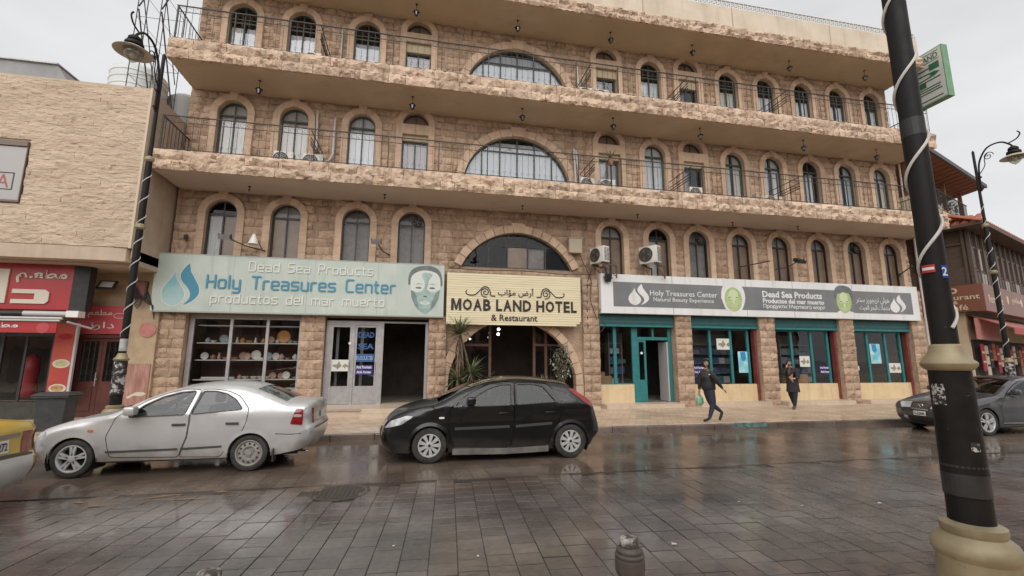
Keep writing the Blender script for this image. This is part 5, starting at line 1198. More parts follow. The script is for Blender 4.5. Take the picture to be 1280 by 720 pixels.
# billboard panel in the recess
bb = thing('billboard', 'white billboard panel set in the blank stone wall at the left edge', 'billboard', (-12.3, 14.4, 6.2))
obj('panel', MB().box(BX0+.03, BX1-.04, YF-.02, YF+.045, 6.22, 7.78), mat('billboard_white', (.36, .345, .34, 1), rough=.4), bb)
obj('frame', MB().box(BX0+.02, BX1-.02, YF-.03, YF+.05, 6.16, 6.22).box(BX1-.04, BX1-.02, YF-.03, YF+.05, 6.22, 7.8).box(BX0+.02, BX1-.02, YF-.06, YF+.05, 7.80, 7.95), mat('billboard_frame', (.16, .12, .09, 1), rough=.6), bb)
obj('lettering_frame', MB().box(-13, -11.32, YF-.024, YF-.02, 6.50, 6.53).box(-13, -11.32, YF-.024, YF-.02, 6.98, 7.01).box(-11.35, -11.32, YF-.024, YF-.02, 6.53, 6.98), INK, bb)
text('RNA', (-12.3, -11.42, 6.56, 6.95), YF-.022, mat('faded_red_print', (.32, .07, .07, 1), rough=.5), bb, .0, .002)
# ground floor of the left building
WLL = mat('ochre_wall', (.40, .29, .185, 1), (.49, .37, .25, 1), rough=.85, scale=2.5, bump=.3, bscale=15)
obj('ground_wall', MB().box(-10.45, -8.9, 16.3, 16.6, 2.62, 4.64).box(-8.92, -8.16, 16.06, 16.6, .1, 4.62).box(-22, -10.45, 16.5, 16.6, 2.9, 4.62).box(-22, -10.75, 16.3, 16.6, .1, .62), WLL, lb_)
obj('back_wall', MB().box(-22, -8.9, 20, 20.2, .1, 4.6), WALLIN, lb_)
obj('soffit', MB().box(X0, X1, 14.8, 16.3, 4.58, 4.62), LSM, lb_)
RED = mat('red_sign_face', (.36, .026, .032, 1), (.42, .035, .04, 1), rough=.35, scale=1); RED2 = mat('pink_red_sign', (.42, .05, .065, 1), (.48, .08, .09, 1), rough=.4, scale=1); CRM = mat('cream_letter', (.62, .56, .47, 1), rough=.5)
BARW = mat('grey_white_bar', (.5, .5, .5, 1), rough=.4)
s1 = thing('restaurant_sign', 'red box sign with large cream Arabic letters under the overhang', 'sign', (-11.5, 15.3, 3.25))
obj('panel', MB().box(-15, -10.06, 15.22, 15.5, 3.26, 4.56), RED, s1); obj('side_panel', MB().prism([(-10.06, 15.2), (-9.72, 15.32), (-9.72, 15.6), (-10.06, 15.6)], 3.24, 4.58, 'xy'), BLACK, s1)
text(arabic('مطع_م'), (-11.45, -10.2, 4.02, 4.42), 15.21, CRM, s1, .025, .02)
obj('lettering', MB().prism([(-11.48, 3.83), (-10.68, 3.83), (-10.58, 3.75), (-10.58, 3.5), (-10.66, 3.42), (-11.48, 3.42), (-11.48, 3.54), (-10.93, 3.54), (-10.93, 3.71), (-11.48, 3.71)], 15.18, 15.22), CRM, s1)
obj('lettering', MB().prism([(-12.3, 3.42), (-11.62, 3.42), (-11.62, 4.4), (-12.3, 4.4)], 15.18, 15.22), CRM, s1)
m = MB().tube([(-15, 15.12, 3.13), (-11.05, 15.12, 3.13)], .075, 10); obj('dark_tube', m, BLACK, s1, 40); obj('light_tube', MB().tube([(-11.05, 15.12, 3.13), (-9.75, 15.12, 3.13)], .078, 10), BARW, s1, 40); obj('end_cap', MB().box(-9.98, -9.68, 15.02, 15.3, 3.04, 3.22), WHITE, s1)
aw = thing('awning', 'rolled awning bar with a red lettered valance below the red box sign', 'awning', (-11.3, 15.0, 2.6))
obj('roller', MB().tube([(-15, 14.98, 2.99), (-10.02, 14.98, 2.99)], .04, 8).tube([(-15, 14.9, 2.92), (-10.02, 14.9, 2.92)], .025, 8), BARW, aw, 40)
obj('valance', MB().box(-15, -10.1, 14.94, 14.96, 2.58, 2.88), RED, aw); text(arabic('مطعم'), (-11.8, -11.0, 2.64, 2.86), 14.93, OFFW, aw, .02, .004)
obj('round_badge', MB().lathe([(.0, -.004), (.155, -.004), (.155, .0)], 20, (-10.42, 14.938, 2.72), 'y'), RED2, aw)
obj('folding_arm', MB().tube([(-9.9, 15.0, 2.9), (-9.6, 15.5, 2.75), (-9.9, 16.2, 2.9)], .03), BARW, aw)
bn = thing('menu_banner', 'tall orange red menu strip with dish pictures beside the shop glass', 'banner', (-10.4, 15.9, .62))
ORR = mat('orange_red_print', (.50, .10, .06, 1), (.42, .06, .05, 1), rough=.4, scale=1)
obj('panel', MB().box(-10.72, -10.2, 15.86, 15.9, .62, 2.9), ORR, bn); obj('edge', MB().box(-10.2, -10.14, 15.84, 15.92, .62, 2.92), BARW, bn)
obj('print', MB().prism(ell(-10.45, 2.52, .2, .09), 15.855, 15.86), RED, bn)
for z, m in ((1.72, mat('dish_green', (.35, .36, .12, 1), (.55, .5, .3, 1), rough=.5, scale=14)), (1.0, mat('dish_brown', (.30, .14, .05, 1), (.55, .36, .14, 1), rough=.5, scale=12))):
    obj('plate_print', MB().prism(ell(-10.45, z, .22, .13), 15.855, 15.86), CRM, bn); obj('dish_print', MB().prism(ell(-10.45, z+.01, .16, .09), 15.85, 15.855), m, bn)
sf = thing('restaurant_window', 'restaurant shop window above a dark green plinth', 'window', (-11.8, 16.0, .6))
obj('frame', MB().box(-10.82, -10.74, 15.95, 16.02, .62, 2.9).box(-12.1, -12.02, 15.95, 16.02, .62, 2.9).box(-15, -10.74, 15.955, 16.02, 2.52, 2.6).box(-11.5, -11.44, 15.96, 16.0, .62, 2.52), DARKFR, sf)
for a, b_ in ((-12.02, -11.5), (-11.44, -10.82), (-14, -12.1)): obj('pane', MB().flat([(a, .62), (b_, .62), (b_, 2.52), (a, 2.52)], 15.98), GLASS_S, sf)
obj('plinth', MB().box(-15, -10.72, 15.92, 16.3, .1, .62), mat('dark_green_tile', (.035, .04, .03, 1), (.06, .06, .05, 1), rough=.4, scale=5), sf)
obj('inner_floor', MB().box(-15, -8.95, 16.3, 20, .1, .16), WALLIN, lb_)
obj('ceiling_panel', MB().box(-14, -10.9, 16.6, 19.9, 2.75, 2.8), mat('ceiling_grey', (.4, .4, .4, 1)), lb_)
# plastic chair and hanging clothes inside
ch = thing('plastic_chair', 'white plastic chair inside the restaurant window', 'chair', (-11.3, 16.7, .16))
obj('seat', MB().bbox(-11.52, -11.08, 16.5, 16.92, .58, .62, .01), WHITE, ch); obj('backrest', MB().prism([(-11.08, .62), (-11.02, .62), (-10.9, 1.12), (-10.96, 1.12)], 16.52, 16.9), WHITE, ch)
for x in (-11.48, -11.12):
    for y in (16.54, 16.88): obj('leg', MB().tube([(x, y, .6), (x, y, .16)], [.028, .02], 6), WHITE, ch)
pe = thing('garment', 'red garment hanging inside the restaurant window', 'garment', (-11.95, 16.9, .7))
obj('cloth', MB().lathe([(.05, 2.0), (.16, 1.9), (.2, 1.5), (.17, 1.2), (.24, .8), (.22, .7), (.0, .7)], 10, (-11.9, 16.9, 0)), RED, pe, 50); obj('hanger', MB().tube([(-12.05, 16.9, 1.98), (-11.9, 16.9, 2.06), (-11.75, 16.9, 1.98)], .01), IRON, pe)
# brown double door with ironwork, red sign above
dr = thing('wooden_door', 'brown double door with iron grilles beside the restaurant window', 'door', (-9.7, 16.25, .12))
BRN = mat('brown_door_paint', (.075, .022, .016, 1), (.105, .032, .023, 1), rough=.4, scale=3)
obj('frame', MB().box(-10.45, -10.36, 16.2, 16.34, .12, 2.6).box(-8.99, -8.9, 16.2, 16.34, .12, 2.6).box(-10.36, -8.99, 16.2, 16.34, 2.5, 2.6), BRN, dr)
for a, b_ in ((-10.355, -9.68), (-9.67, -8.995)):
    l = obj('leaf', MB().box(a, b_, 16.25, 16.30, .13, 1.18).box(a, a+.09, 16.25, 16.3, 1.18, 2.49).box(b_-.09, b_, 16.25, 16.3, 1.18, 2.49).box(a+.09, b_-.09, 16.25, 16.3, 2.4, 2.49).bbox(a+.12, b_-.12, 16.23, 16.26, .3, 1.05, .012), BRN, dr)
    obj('pane', MB().flat([(a+.09, 1.18), (b_-.09, 1.18), (b_-.09, 2.4), (a+.09, 2.4)], 16.28), GLASS_S, l)
    g = MB(); c = (a+b_)/2
    for x in (c-.15, c, c+.15): g.tube([(x, 16.24, 1.2), (x, 16.24, 2.39)], .01, 4)
    for z in (1.45, 1.8, 2.15):
        for s in (-1, 1): g.tube([(c+s*.075+.06*math.cos(q*PI/5), 16.24, z+.06*math.sin(q*PI/5)) for q in range(10)], .008, 4)
    obj('grille', g, IRON, l)
obj('handle', MB().lathe([(.0, 0), (.03, 0), (.03, .05), (0, .06)], 8, (-9.72, 16.19, 1.25), 'y').tube([(-9.72, 16.18, 1.05), (-9.72, 16.18, 1.45)], .014), ALU, dr)
ds = thing('door_sign', 'pink red sign with white Arabic lettering over the brown door', 'sign', (-9.6, 16.2, 2.63))
obj('panel', MB().box(-10.40, -8.92, 16.16, 16.22, 2.63, 3.5), RED2, ds)
text(arabic('مطعم'), (-10.15, -9.5, 3.12, 3.38), 16.155, OFFW, ds, .0, .003); text(arabic('دارن_'), (-10.2, -9.4, 2.74, 3.0), 16.155, OFFW, ds, .0, .003)
obj('print', MB().tube([(-9.3+.16*math.cos(q*PI/6), 16.158, 3.2+.08*math.sin(q*PI/6)) for q in range(12)], .008, 4, closed=True), OFFW, ds)
t = thing('floodlight', 'black slim LED floodlight on the ochre wall above the door sign', 'floodlight', (-9.6, 15.95, 4.1))
FM = Matrix.Translation((-9.6, 15.9, 4.12)) @ Matrix.Rotation(RD(-35), 4, 'X')
obj('housing', MB().bbox(-.24, .24, -.03, .03, -.17, .17, .01).mesh('housing'), BLACK, t, M=FM); obj('lens', MB().box(-.18, .18, -.034, -.03, -.11, .12).mesh('lens'), mat('led_lens', (.62, .62, .6, 1), rough=.3), t, M=FM); obj('arm', MB().tube([(-9.6, 15.93, 4.1), (-9.6, 16.3, 4.1)], .02), IRON, t)
mu = thing('mural_poster', 'faded pink printed panel of draped cloth and an oil lamp on the corner pillar', 'poster', (-8.5, 16.0, .3))
MUR = mat('mural_pink', (.30, .14, .11, 1), (.46, .27, .22, 1), rough=.6, scale=2.5, stretch=(3.5, 1, .6), c3=(.37, .19, .15, 1))
obj('panel', MB().box(-8.88, -8.2, 16.03, 16.06, .14, 1.72), MUR, mu); obj('print', MB().prism([(-8.75, .72), (-8.5, .86), (-8.3, .86), (-8.22, .8), (-8.35, .74), (-8.55, .76), (-8.7, .66)], 16.026, 16.03), CRM, mu); obj('print', MB().prism([(-8.42, .86), (-8.26, .86), (-8.32, 1.25), (-8.36, 1.25)], 16.026, 16.03), MUR, mu)
rb = thing('round_sign', 'small round faded pink badge painted board on the corner pillar', 'sign', (-8.42, 16.05, 2.77)); obj('disc', MB().lathe([(0, 0), (.24, 0), (.24, .03), (0, .03)], 24, (-8.42, 16.03, 2.77), 'y'), mat('faded_pink', (.44, .16, .14, 1), (.5, .22, .19, 1), rough=.6, scale=8), rb)
obj('rim', MB().tube([(-8.42+.2*math.cos(q*PI/10), 16.028, 2.77+.2*math.sin(q*PI/10)) for q in range(20)], .008, 4, closed=True), mat('faded_pink2', (.5, .28, .25, 1), rough=.6), rb)
cb = MB()
for k in range(7): cb.tube(crom([(-9.0, 15.9, 4.4-.05*k), (-8.7, 15.9, 3.9-.08*k), (-8.45, 15.85, 3.6+.06*k), (-8.2, 15.9, 3.5-.07*k)], 4), .014, 4)
t = tag(obj('cable_bundle', cb, CAB), 'tangle of black cables on the pillar left of the mint sign', 'cables')
mbx2 = thing('fuse_box', 'small brown fuse box high on the corner pillar', 'fuse box', (-8.75, 16.0, 3.7)); obj('casing', MB().bbox(-8.98, -8.55, 15.95, 16.1, 3.75, 4.3, .01), mat('brown_box', (.12, .06, .045, 1), rough=.6), mbx2); obj('door', MB().box(-8.94, -8.59, 15.94, 15.952, 3.8, 4.25), mat('brown_box2', (.22, .07, .05, 1), rough=.5), mbx2)

# rooftop: water tank, metal cabin, cage stair
tk = thing('water_tank', 'white ribbed cylindrical water tank on the left roof', 'water tank', (-9.95, 16.4, 9.9))
TKM = mat('tank_white', (.55, .58, .58, 1), (.62, .64, .63, 1), rough=.5, scale=2)
pr_ = []; 
for k in range(7): pr_ += [(.80, k*.25), (.82, k*.25+.03), (.80, k*.25+.06)]
obj('body', MB().lathe(pr_+[(.78, 1.7), (.62, 1.85), (.3, 1.95), (0, 1.97)], 28, (-9.95, 16.6, 9.9)), TKM, tk, 30); obj('lid', MB().lathe([(.24, 1.93), (.24, 2.02), (.2, 2.05), (0, 2.05)], 16, (-9.95, 16.6, 9.9)), TKM, tk, 30)
tk2 = thing('water_tank', 'grey water tank partly behind the lamp arm, right of the white tank', 'water tank', (-8.9, 17.3, 9.9))
obj('body', MB().lathe([(.6, 0), (.6, 1.2), (.56, 1.45), (.4, 1.6), (0, 1.68)], 24, (-8.95, 17.6, 9.9)), mat('tank_grey', (.3, .3, .29, 1), rough=.6), tk2, 30); obj('lid', MB().lathe([(.2, 1.62), (.2, 1.72), (0, 1.75)], 14, (-8.95, 17.6, 9.9)), TKM, tk2)
gb = thing('roof_cabin', 'grey sheet metal roof cabin with a sloping end on the left roof', 'roof cabin', (-14, 17.5, 9.9))
obj('walls', MB().prism([(-20, 9.9), (-12.1, 9.9), (-12.1, 11.0), (-12.72, 11.95), (-20, 11.95)], 17.0, 19), mat('sheet_metal_grey', (.20, .20, .20, 1), (.27, .27, .27, 1), rough=.5, scale=1.5), gb); obj('roof_edge', MB().box(-20, -12.68, 16.92, 19.1, 11.95, 12.0), ALU, gb)
obj('support_bar', MB().tube([(-12.1, 16.98, 11.0), (-11.4, 16.98, 10.2), (-10.4, 16.9, 10.6)], .025), IRON, gb)
cg = thing('cage_stair', 'thin iron cage frame rising beside the hotel\'s left end', 'fire stair', (-8.9, 15.6, 10))
m = MB()
for (x, y) in ((-8.55, 14.75), (-9.2, 14.75), (-9.2, 16.1), (-8.55, 16.1), (-8.9, 14.7)): m.tube([(x, y, 9.9), (x, y, 18)], .014, 5)
for z in [10.6+1.0*k for k in range(8)]:
    m.tube([(-8.55, 14.75, z), (-9.2, 14.75, z), (-9.2, 16.1, z), (-8.55, 16.1, z)], .009, 4, closed=True)
obj('cage', m, IRON, cg)
m = MB()
for f, z in enumerate((10.2, 13.0)):
    for s in (-8.55, -9.2): m.tube([(s, 14.8 if f % 2 else 16.0, z), (s, 16.0 if f % 2 else 14.8, z+2.7)], .022, 5).tube([(s, 14.8 if f % 2 else 16.0, z+.9), (s, 16.0 if f % 2 else 14.8, z+3.6)], .016, 5)
obj('flight', m, IRON, cg)

# wheeled bin
bnn = thing('wheelie_bin', 'dark grey wheeled rubbish bin behind the silver car', 'bin', (-8.33, 12.95, .12))
BINM = mat('bin_plastic', (.028, .032, .034, 1), (.05, .055, .055, 1), rough=.5, scale=5)
def frus(x0, x1, y0, y1, z0, X0_, X1_, Y0_, Y1_, z1):
    return MB().add([(x0, y0, z0), (x1, y0, z0), (x1, y1, z0), (x0, y1, z0), (X0_, Y0_, z1), (X1_, Y0_, z1), (X1_, Y1_, z1), (X0_, Y1_, z1)], [(3, 2, 1, 0), (4, 5, 6, 7), (0, 1, 5, 4), (1, 2, 6, 5), (2, 3, 7, 6), (3, 0, 4, 7)])
obj('body', frus(-8.66, -8.12, 12.62, 12.98, .2, -8.69, -8.09, 12.6, 13.0, .98), BINM, bnn); obj('rim', MB().bbox(-8.76, -8.02, 12.55, 13.06, .95, 1.01, .015), BINM, bnn, 30)
obj('lid', frus(-8.78, -8.0, 12.53, 13.07, 1.01, -8.70, -8.08, 12.65, 12.98, 1.08).box(-8.7, -8.1, 13.05, 13.14, 1.0, 1.06), BINM, bnn)
for x in (-8.6, -8.18): obj('wheel', MB().lathe([(0, -.03), (.09, -.03), (.1, 0), (.09, .03), (0, .03)], 16, (x, 12.98, .22), 'x'), RUBBER, bnn, 40)
# ================================================================== STREET LAMPS AND BOLLARDS
POLE = mat('black_pole_paint', (.009, .008, .008, 1), (.015, .013, .012, 1), rough=.45, rough2=.62, scale=7, bump=.08, bscale=40, spec=.22, pits=((.16, .15, .14, 1), .6, 17, .66, .70))
GOLD = mat('gold_paint', (.27, .222, .13, 1), (.37, .31, .195, 1), rough=.42, rough2=.6, metal=.25, scale=5, streak=((.16, .125, .08, 1), .6), pits=((.12, .10, .07, 1), .6, 9, .62, .72))
POLE_S = mat('pole_scraped_paint', (.014, .012, .012, 1), (.55, .53, .5, 1), rough=.45, scale=9, lo=.60, hi=.66, c3=None)
CORD = mat('white_cord', (.55, .53, .5, 1), rough=.5); HEADG = glass('lamp_bowl_glass', (.8, .78, .72, 1), .1, .1, dirt=.25)
LAMPD = mat('lamp_dish', (.45, .40, .32, 1), rough=.4)
def street_lamp(label, x, y, z0, wraps, arm=True, seed=0):
    t = thing('street_lamp', label, 'street lamp', (x, y, z0), group='street lamps')
    c = (x, y, z0); rnd = random.Random(seed)
    obj('base', MB().lathe([(.21, 0), (.21, .42), (.207, .50), (.224, .53), (.226, .55), (.205, .60), (.16, .64), (.168, .665), (.165, .695), (.12, .715)], 32, c), GOLD, t, 30)
    obj('lower_shaft', MB().lathe([(.118, .71), (.115, .9), (.12, 1.0), (.113, 1.74)], 28, c), POLE, t, 30)
    obj('collar', MB().lathe([(.113, 1.69), (.13, 1.70), (.148, 1.722), (.151, 1.738), (.145, 1.75), (.118, 1.775), (.098, 1.82), (.088, 1.86), (.078, 1.87)], 32, c), GOLD, t, 30)
    obj('upper_shaft', MB().lathe([(.074, 1.86), (.073, 3.0), (.072, 5.0)], 24, c), POLE, t, 30)
    obj('ring', MB().lathe([(.072, 4.82), (.11, 4.86), (.11, 4.92), (.072, 4.96)], 20, c), GOLD, t, 30)
    obj('mid_shaft', MB().lathe([(.071, 4.96), (.068, 6.55)], 20, c), POLE, t, 30)
    obj('ring', MB().lathe([(.068, 6.55), (.10, 6.59), (.10, 6.65), (.052, 6.69)], 20, c), GOLD, t, 30)
    obj('top_shaft', MB().lathe([(.046, 6.69), (.04, 9.45), (.0, 9.52)], 16, c), POLE, t, 30)
    # arm over the road with scroll, lamp head
    P = [(x, y-.07, z0+7.9), (x, y-.08, z0+8.6), (x, y-.16, z0+9.05), (x, y-.42, z0+9.42), (x, y-.8, z0+9.45), (x, y-1.05, z0+9.25), (x, y-1.12, z0+9.12)]
    obj('arm', MB().tube(crom(P, 5), .028, 8), POLE, t, 50)
    obj('finial', MB().tube(crom([(x, y-1.0, z0+9.3), (x, y-1.25, z0+9.36), (x, y-1.36, z0+9.5), (x, y-1.3, z0+9.62)], 4), .02, 6), POLE, t, 50)
    obj('scroll', MB().tube([(x, y-.42-.16*(1-q/22)*math.cos(q*.5), z0+9.1+.16*(1-q/22)*math.sin(q*.5)) for q in range(20)], .014, 5).tube(crom([(x, y-.1, z0+8.55), (x, y-.28, z0+8.8), (x, y-.3, z0+9.05), (x, y-.42, z0+9.25)], 4), .014, 5), POLE, t)
    obj('arm_bracket', MB().box(x-.03, x+.03, y-.13, y, z0+7.95, z0+8.0).box(x-.03, x+.03, y-.13, y, z0+8.4, z0+8.45), POLE, t)
    hc = (x, y-1.12, z0)
    obj('lamp_hood', MB().lathe([(.03, 9.16), (.08, 9.13), (.13, 9.08), (.14, 9.02), (.12, 9.0), (.18, 8.95), (.19, 8.89), (.165, 8.87), (.22, 8.82), (.0, 8.80)], 24, hc), POLE, t, 30)
    obj('lamp_dish', MB().lathe([(.15, 8.84), (.25, 8.80), (.36, 8.73), (.375, 8.715), (.35, 8.71), (.21, 8.76), (.16, 8.78)], 28, hc), LAMPD, t, 30)
    obj('lamp_bowl', MB().lathe([(.19, 8.77), (.185, 8.68), (.14, 8.58), (.07, 8.51), (.025, 8.485), (.025, 8.47), (0, 8.465)], 22, hc), HEADG, t, 40)
    obj('bulb', MB().lathe([(.04, 8.78), (.05, 8.7), (.07, 8.62), (.0, 8.56)], 10, hc), WHITE, t, 40)
    # white cord wound round the shaft
    za, zb, n, ph = wraps; pts = []
    for q in range(int(n*24)+1):
        f = q/(n*24); z = za+(zb-za)*f; rr = (.074 if z < 5 else .071 if z < 6.6 else .046)+.007; a = ph+2*PI*n*f
        pts.append((x+rr*math.cos(a), y+rr*math.sin(a), z0+z))
    obj('cord', MB().tube(pts, .011, 6), CORD, t, 60)
    return t
near_lamp = street_lamp('thick black lamp post with gold base close to the camera at right', 3.60, 2.5, .10, (1.98, 8.2, 9.3, -1.9), seed=1)
left_lamp = street_lamp('black lamp post beside the brown door, its lamp over the street', -6.74, 12.0, .12, (2.05, 6.5, 8.5, .6), seed=2)
far_lamp = street_lamp('distant black lamp post behind the dark grey car', 19.95, 12.0, .12, (2.05, 7.5, 10, .2), seed=3)
# things stuck on the near lamp: red tag, blue house number, tape, paint scrapes (all read from the road side)
cN = (3.60, 2.5); dv = Vector((-cN[0], -cN[1], 0)).normalized(); sv = Vector((-dv.y, dv.x, 0))   # towards the viewer, and to his right... 
def wrap(z0, z1, a0, a1, r, n=8):
    vs_ = []; fs = []; b0 = math.atan2(dv.y, dv.x)
    for i in range(n+1):
        a = b0+RD(a0+(a1-a0)*i/n)
        vs_ += [(cN[0]+r*math.cos(a), cN[1]+r*math.sin(a), z0), (cN[0]+r*math.cos(a), cN[1]+r*math.sin(a), z1)]
    return MB().add(vs_, [(2*i, 2*i+2, 2*i+3, 2*i+1) for i in range(n)])
obj('tape', wrap(1.16, 1.175, -180, 180, .1195, 30), BLACK, near_lamp); obj('tape', wrap(.98, 1.12, -180, 180, .1215, 30), BLACK, near_lamp)
TAPEG = mat('glossy_tape', (.014, .013, .013, 1), rough=.5); obj('tape', wrap(3.52, 3.66, -180, 180, .0745, 24), TAPEG, near_lamp)
BLU = mat('blue_number_plate', (.012, .07, .33, 1), rough=.35)
t = tag(obj('number_plate', wrap(2.43, 2.52, 30, 60, .0775), BLU), 'small blue plate with white digit 2 on the near lamp post', 'number plate')
b0 = math.atan2(dv.y, dv.x)+RD(42); pn = Vector((math.cos(b0), math.sin(b0), 0)); px_ = Vector((-pn.y, pn.x, 0))
NM = Matrix((( px_.x, -pn.x, 0, cN[0]+pn.x*.079), (px_.y, -pn.y, 0, cN[1]+pn.y*.079), (0, 0, 1, 0), (0, 0, 0, 1)))
me = text_mesh('2', -.017, .017, 2.445, 2.505, .01, .001); obj('digit', me, OFFW, t, M=NM)
t = tag(obj('red_tag', wrap(2.475, 2.53, -50, 5, .083), mat('red_sticker', (.42, .02, .03, 1), rough=.4)), 'red and white striped tag wrapped on the near lamp post', 'sticker')
obj('stripe', wrap(2.493, 2.512, -46, 2, .0845), OFFW, t)
SCR = mat('scraped_white', (.02, .018, .018, 1), (.48, .46, .43, 1), rough=.6, scale=42, lo=.50, hi=.57)
obj('paint_scrape', wrap(1.56, 1.70, -62, -18, .1165), SCR, near_lamp); obj('paint_scrape', wrap(1.27, 1.33, 24, 50, .1205), SCR, near_lamp)
# scraped poster remains on the left and far lamps
def band(lp, c, z0, z1, r, m): obj('poster_remains', MB().lathe([(r, z0), (r, z1)], 24, c), m, lp, 40)
SCR2 = mat('scraped_white_left', (.02, .018, .018, 1), (.5, .48, .46, 1), rough=.6, scale=9, lo=.50, hi=.60)
band(left_lamp, (-6.74, 12, .12), .95, 1.68, .124, SCR2); band(far_lamp, (19.95, 12, .12), .95, 1.68, .124, SCR2)
band(left_lamp, (-6.74, 12, .12), 1.92, 2.2, .077, mat('white_wrap', (.5, .5, .48, 1), (.3, .3, .29, 1), rough=.5, scale=8))

BOLM = mat('bollard_paint', (.05, .042, .038, 1), (.085, .072, .064, 1), rough=.35, rough2=.55, scale=9); BOLT = mat('bollard_worn_top', (.06, .05, .045, 1), (.42, .40, .37, 1), rough=.4, scale=22, lo=.48, hi=.62)
def bollard(label, x, y, z0):
    t = thing('bollard', label, 'bollard', (x, y, z0), group='bollards along the near kerb'); c = (x, y, z0)
    obj('shaft', MB().lathe([(.075, 0), (.062, .05), (.055, .55)], 24, c), BOLM, t, 30)
    obj('head', MB().lathe([(.055, .55), (.070, .57), (.079, .59), (.081, .60), (.081, .655), (.074, .66), (.074, .664), (.080, .668), (.080, .676), (.070, .684), (.070, .688), (.072, .692), (.072, .70), (.062, .71), (.055, .716)], 28, c), BOLM, t, 30)
    obj('cap', MB().lathe([(.050, .716), (.052, .72), (.052, .748), (.046, .760), (.03, .764), (.0, .763)], 24, c), BOLT, t, 30)
bollard('dark metal bollard at the bottom centre of the picture', 1.17, 2.5, .12)
bollard('bollard top just showing at the bottom edge, left of centre', -.93, 2.5, .12)

# ================================================================== RIGHT-HAND BUILDING (turned 20 degrees to the street)
rbld = thing('cafe_building', 'brown timber fronted cafe building with a red tiled eave at the right edge', 'building', (25.75, 16.2, 0), RD(20))
CRW = mat('cream_wall', (.50, .40, .27, 1), (.58, .47, .33, 1), rough=.85, scale=1.5, streak=((.34, .26, .18, 1), .3)); TIM = mat('dark_timber', (.065, .042, .032, 1), (.105, .07, .052, 1), rough=.6, scale=5, stretch=(1, 1, 6)); RTILE = mat('red_roof_tile', (.30, .09, .055, 1), (.40, .14, .08, 1), rough=.7, scale=6, vary=.2)
ORW = mat('orange_timber', (.19, .075, .034, 1), (.25, .10, .045, 1), rough=.6, scale=4); BRS = mat('brown_sign_face', (.16, .055, .032, 1), (.20, .075, .045, 1), rough=.4, scale=1)
P = dict(parent=rbld, local=True)
obj('ground_floor', MB().box(0.2, 14, .6, 9, 0, 4.2), CRW, **P)
obj('gallery_core', MB().box(.15, 14, .15, 9, 5.5, 8.2), TIM, **P)
m = MB()
for k in range(12):
    x = .05+k*1.0; obj('gallery_post', MB().box(x, x+.12, .0, .14, 5.5, 8.25), TIM, **P)
    if k < 11:
        w_ = obj('gallery_window', MB().box(x+.12, x+1.0, .05, .09, 7.35, 7.45).box(x+.12, x+1.0, .05, .09, 6.2, 6.3).box(x+.53, x+.6, .05, .09, 5.5, 8.2), TIM, **P)
        obj('pane', MB().flat([(x+.16, 7.45), (x+.98, 7.45), (x+.98, 8.15), (x+.16, 8.15)], .07), GLASS_W, w_, local=True)
        obj('shutter', MB().box(x+.18, x+.5, .02, .05, 6.3, 7.34), mat('pale_shutter', (.30, .28, .25, 1), rough=.6) if k in (1, 3) else TIM, w_, local=True)
        obj('low_panel', MB().box(x+.18, x+.5, .02, .05, 5.55, 6.15).box(x+.62, x+.95, .02, .05, 5.55, 6.15), mat('pale_shutter', (.30, .28, .25, 1)) if k % 2 else TIM, w_, local=True)
for k in range(5):
    y = .2+k*.9; obj('gallery_post', MB().box(.0, .14, y, y+.1, 5.5, 8.25), TIM, **P); obj('side_board', MB().box(.06, .14, y+.1, y+.9, 5.5, 6.3), TIM, **P)
    obj('window_rail', MB().box(.05, .09, y+.1, y+.9, 6.3, 6.4), TIM, **P); obj('window_rail', MB().box(.05, .09, y+.1, y+.9, 7.5, 7.6), TIM, **P)
obj('sign_band', MB().box(-.25, 14, -.25, .15, 4.2, 5.48).box(-.25, -.05, .15, 4.5, 4.21, 5.47), BRS, **P)
CRL = mat('cream_sign_print', (.58, .47, .33, 1), rough=.5)
SM = Matrix.Rotation(RD(-90), 4, 'Z')
for tx, z0, z1 in (('Restaurant', 4.78, 5.02), ('&', 4.58, 4.74), ('Café', 4.28, 4.54)):
    text(tx, (-1.75 if len(tx) > 4 else -1.15 if len(tx) > 1 else -.85, .1 if len(tx) > 4 else -.35 if len(tx) > 1 else -.67, z0, z1), 0, CRL, rbld, .01, .004, M=Matrix.Translation((-.26, 0, 0)) @ SM, local=True)
obj('emblem', MB().tube([(-.262, 0.8+.16*math.cos(q*.6)*(1-q/40), 5.22+.14*math.sin(q*.6)*(1-q/40)) for q in range(22)], .02, 5), CRL, **P)
for i in range(4): obj('emblem', MB().prism(ell(3.6+i*2.6, 4.95, .16, .22), -.258, -.25), CRL, **P)
text(arabic('مطعم'), (4.4, 6.2, 4.75, 5.2), -.252, CRL, rbld, .01, .004, local=True)
text('Restaurant', (.4, 2.7, 4.62, 5.0), -.252, CRL, rbld, .01, .004, local=True)
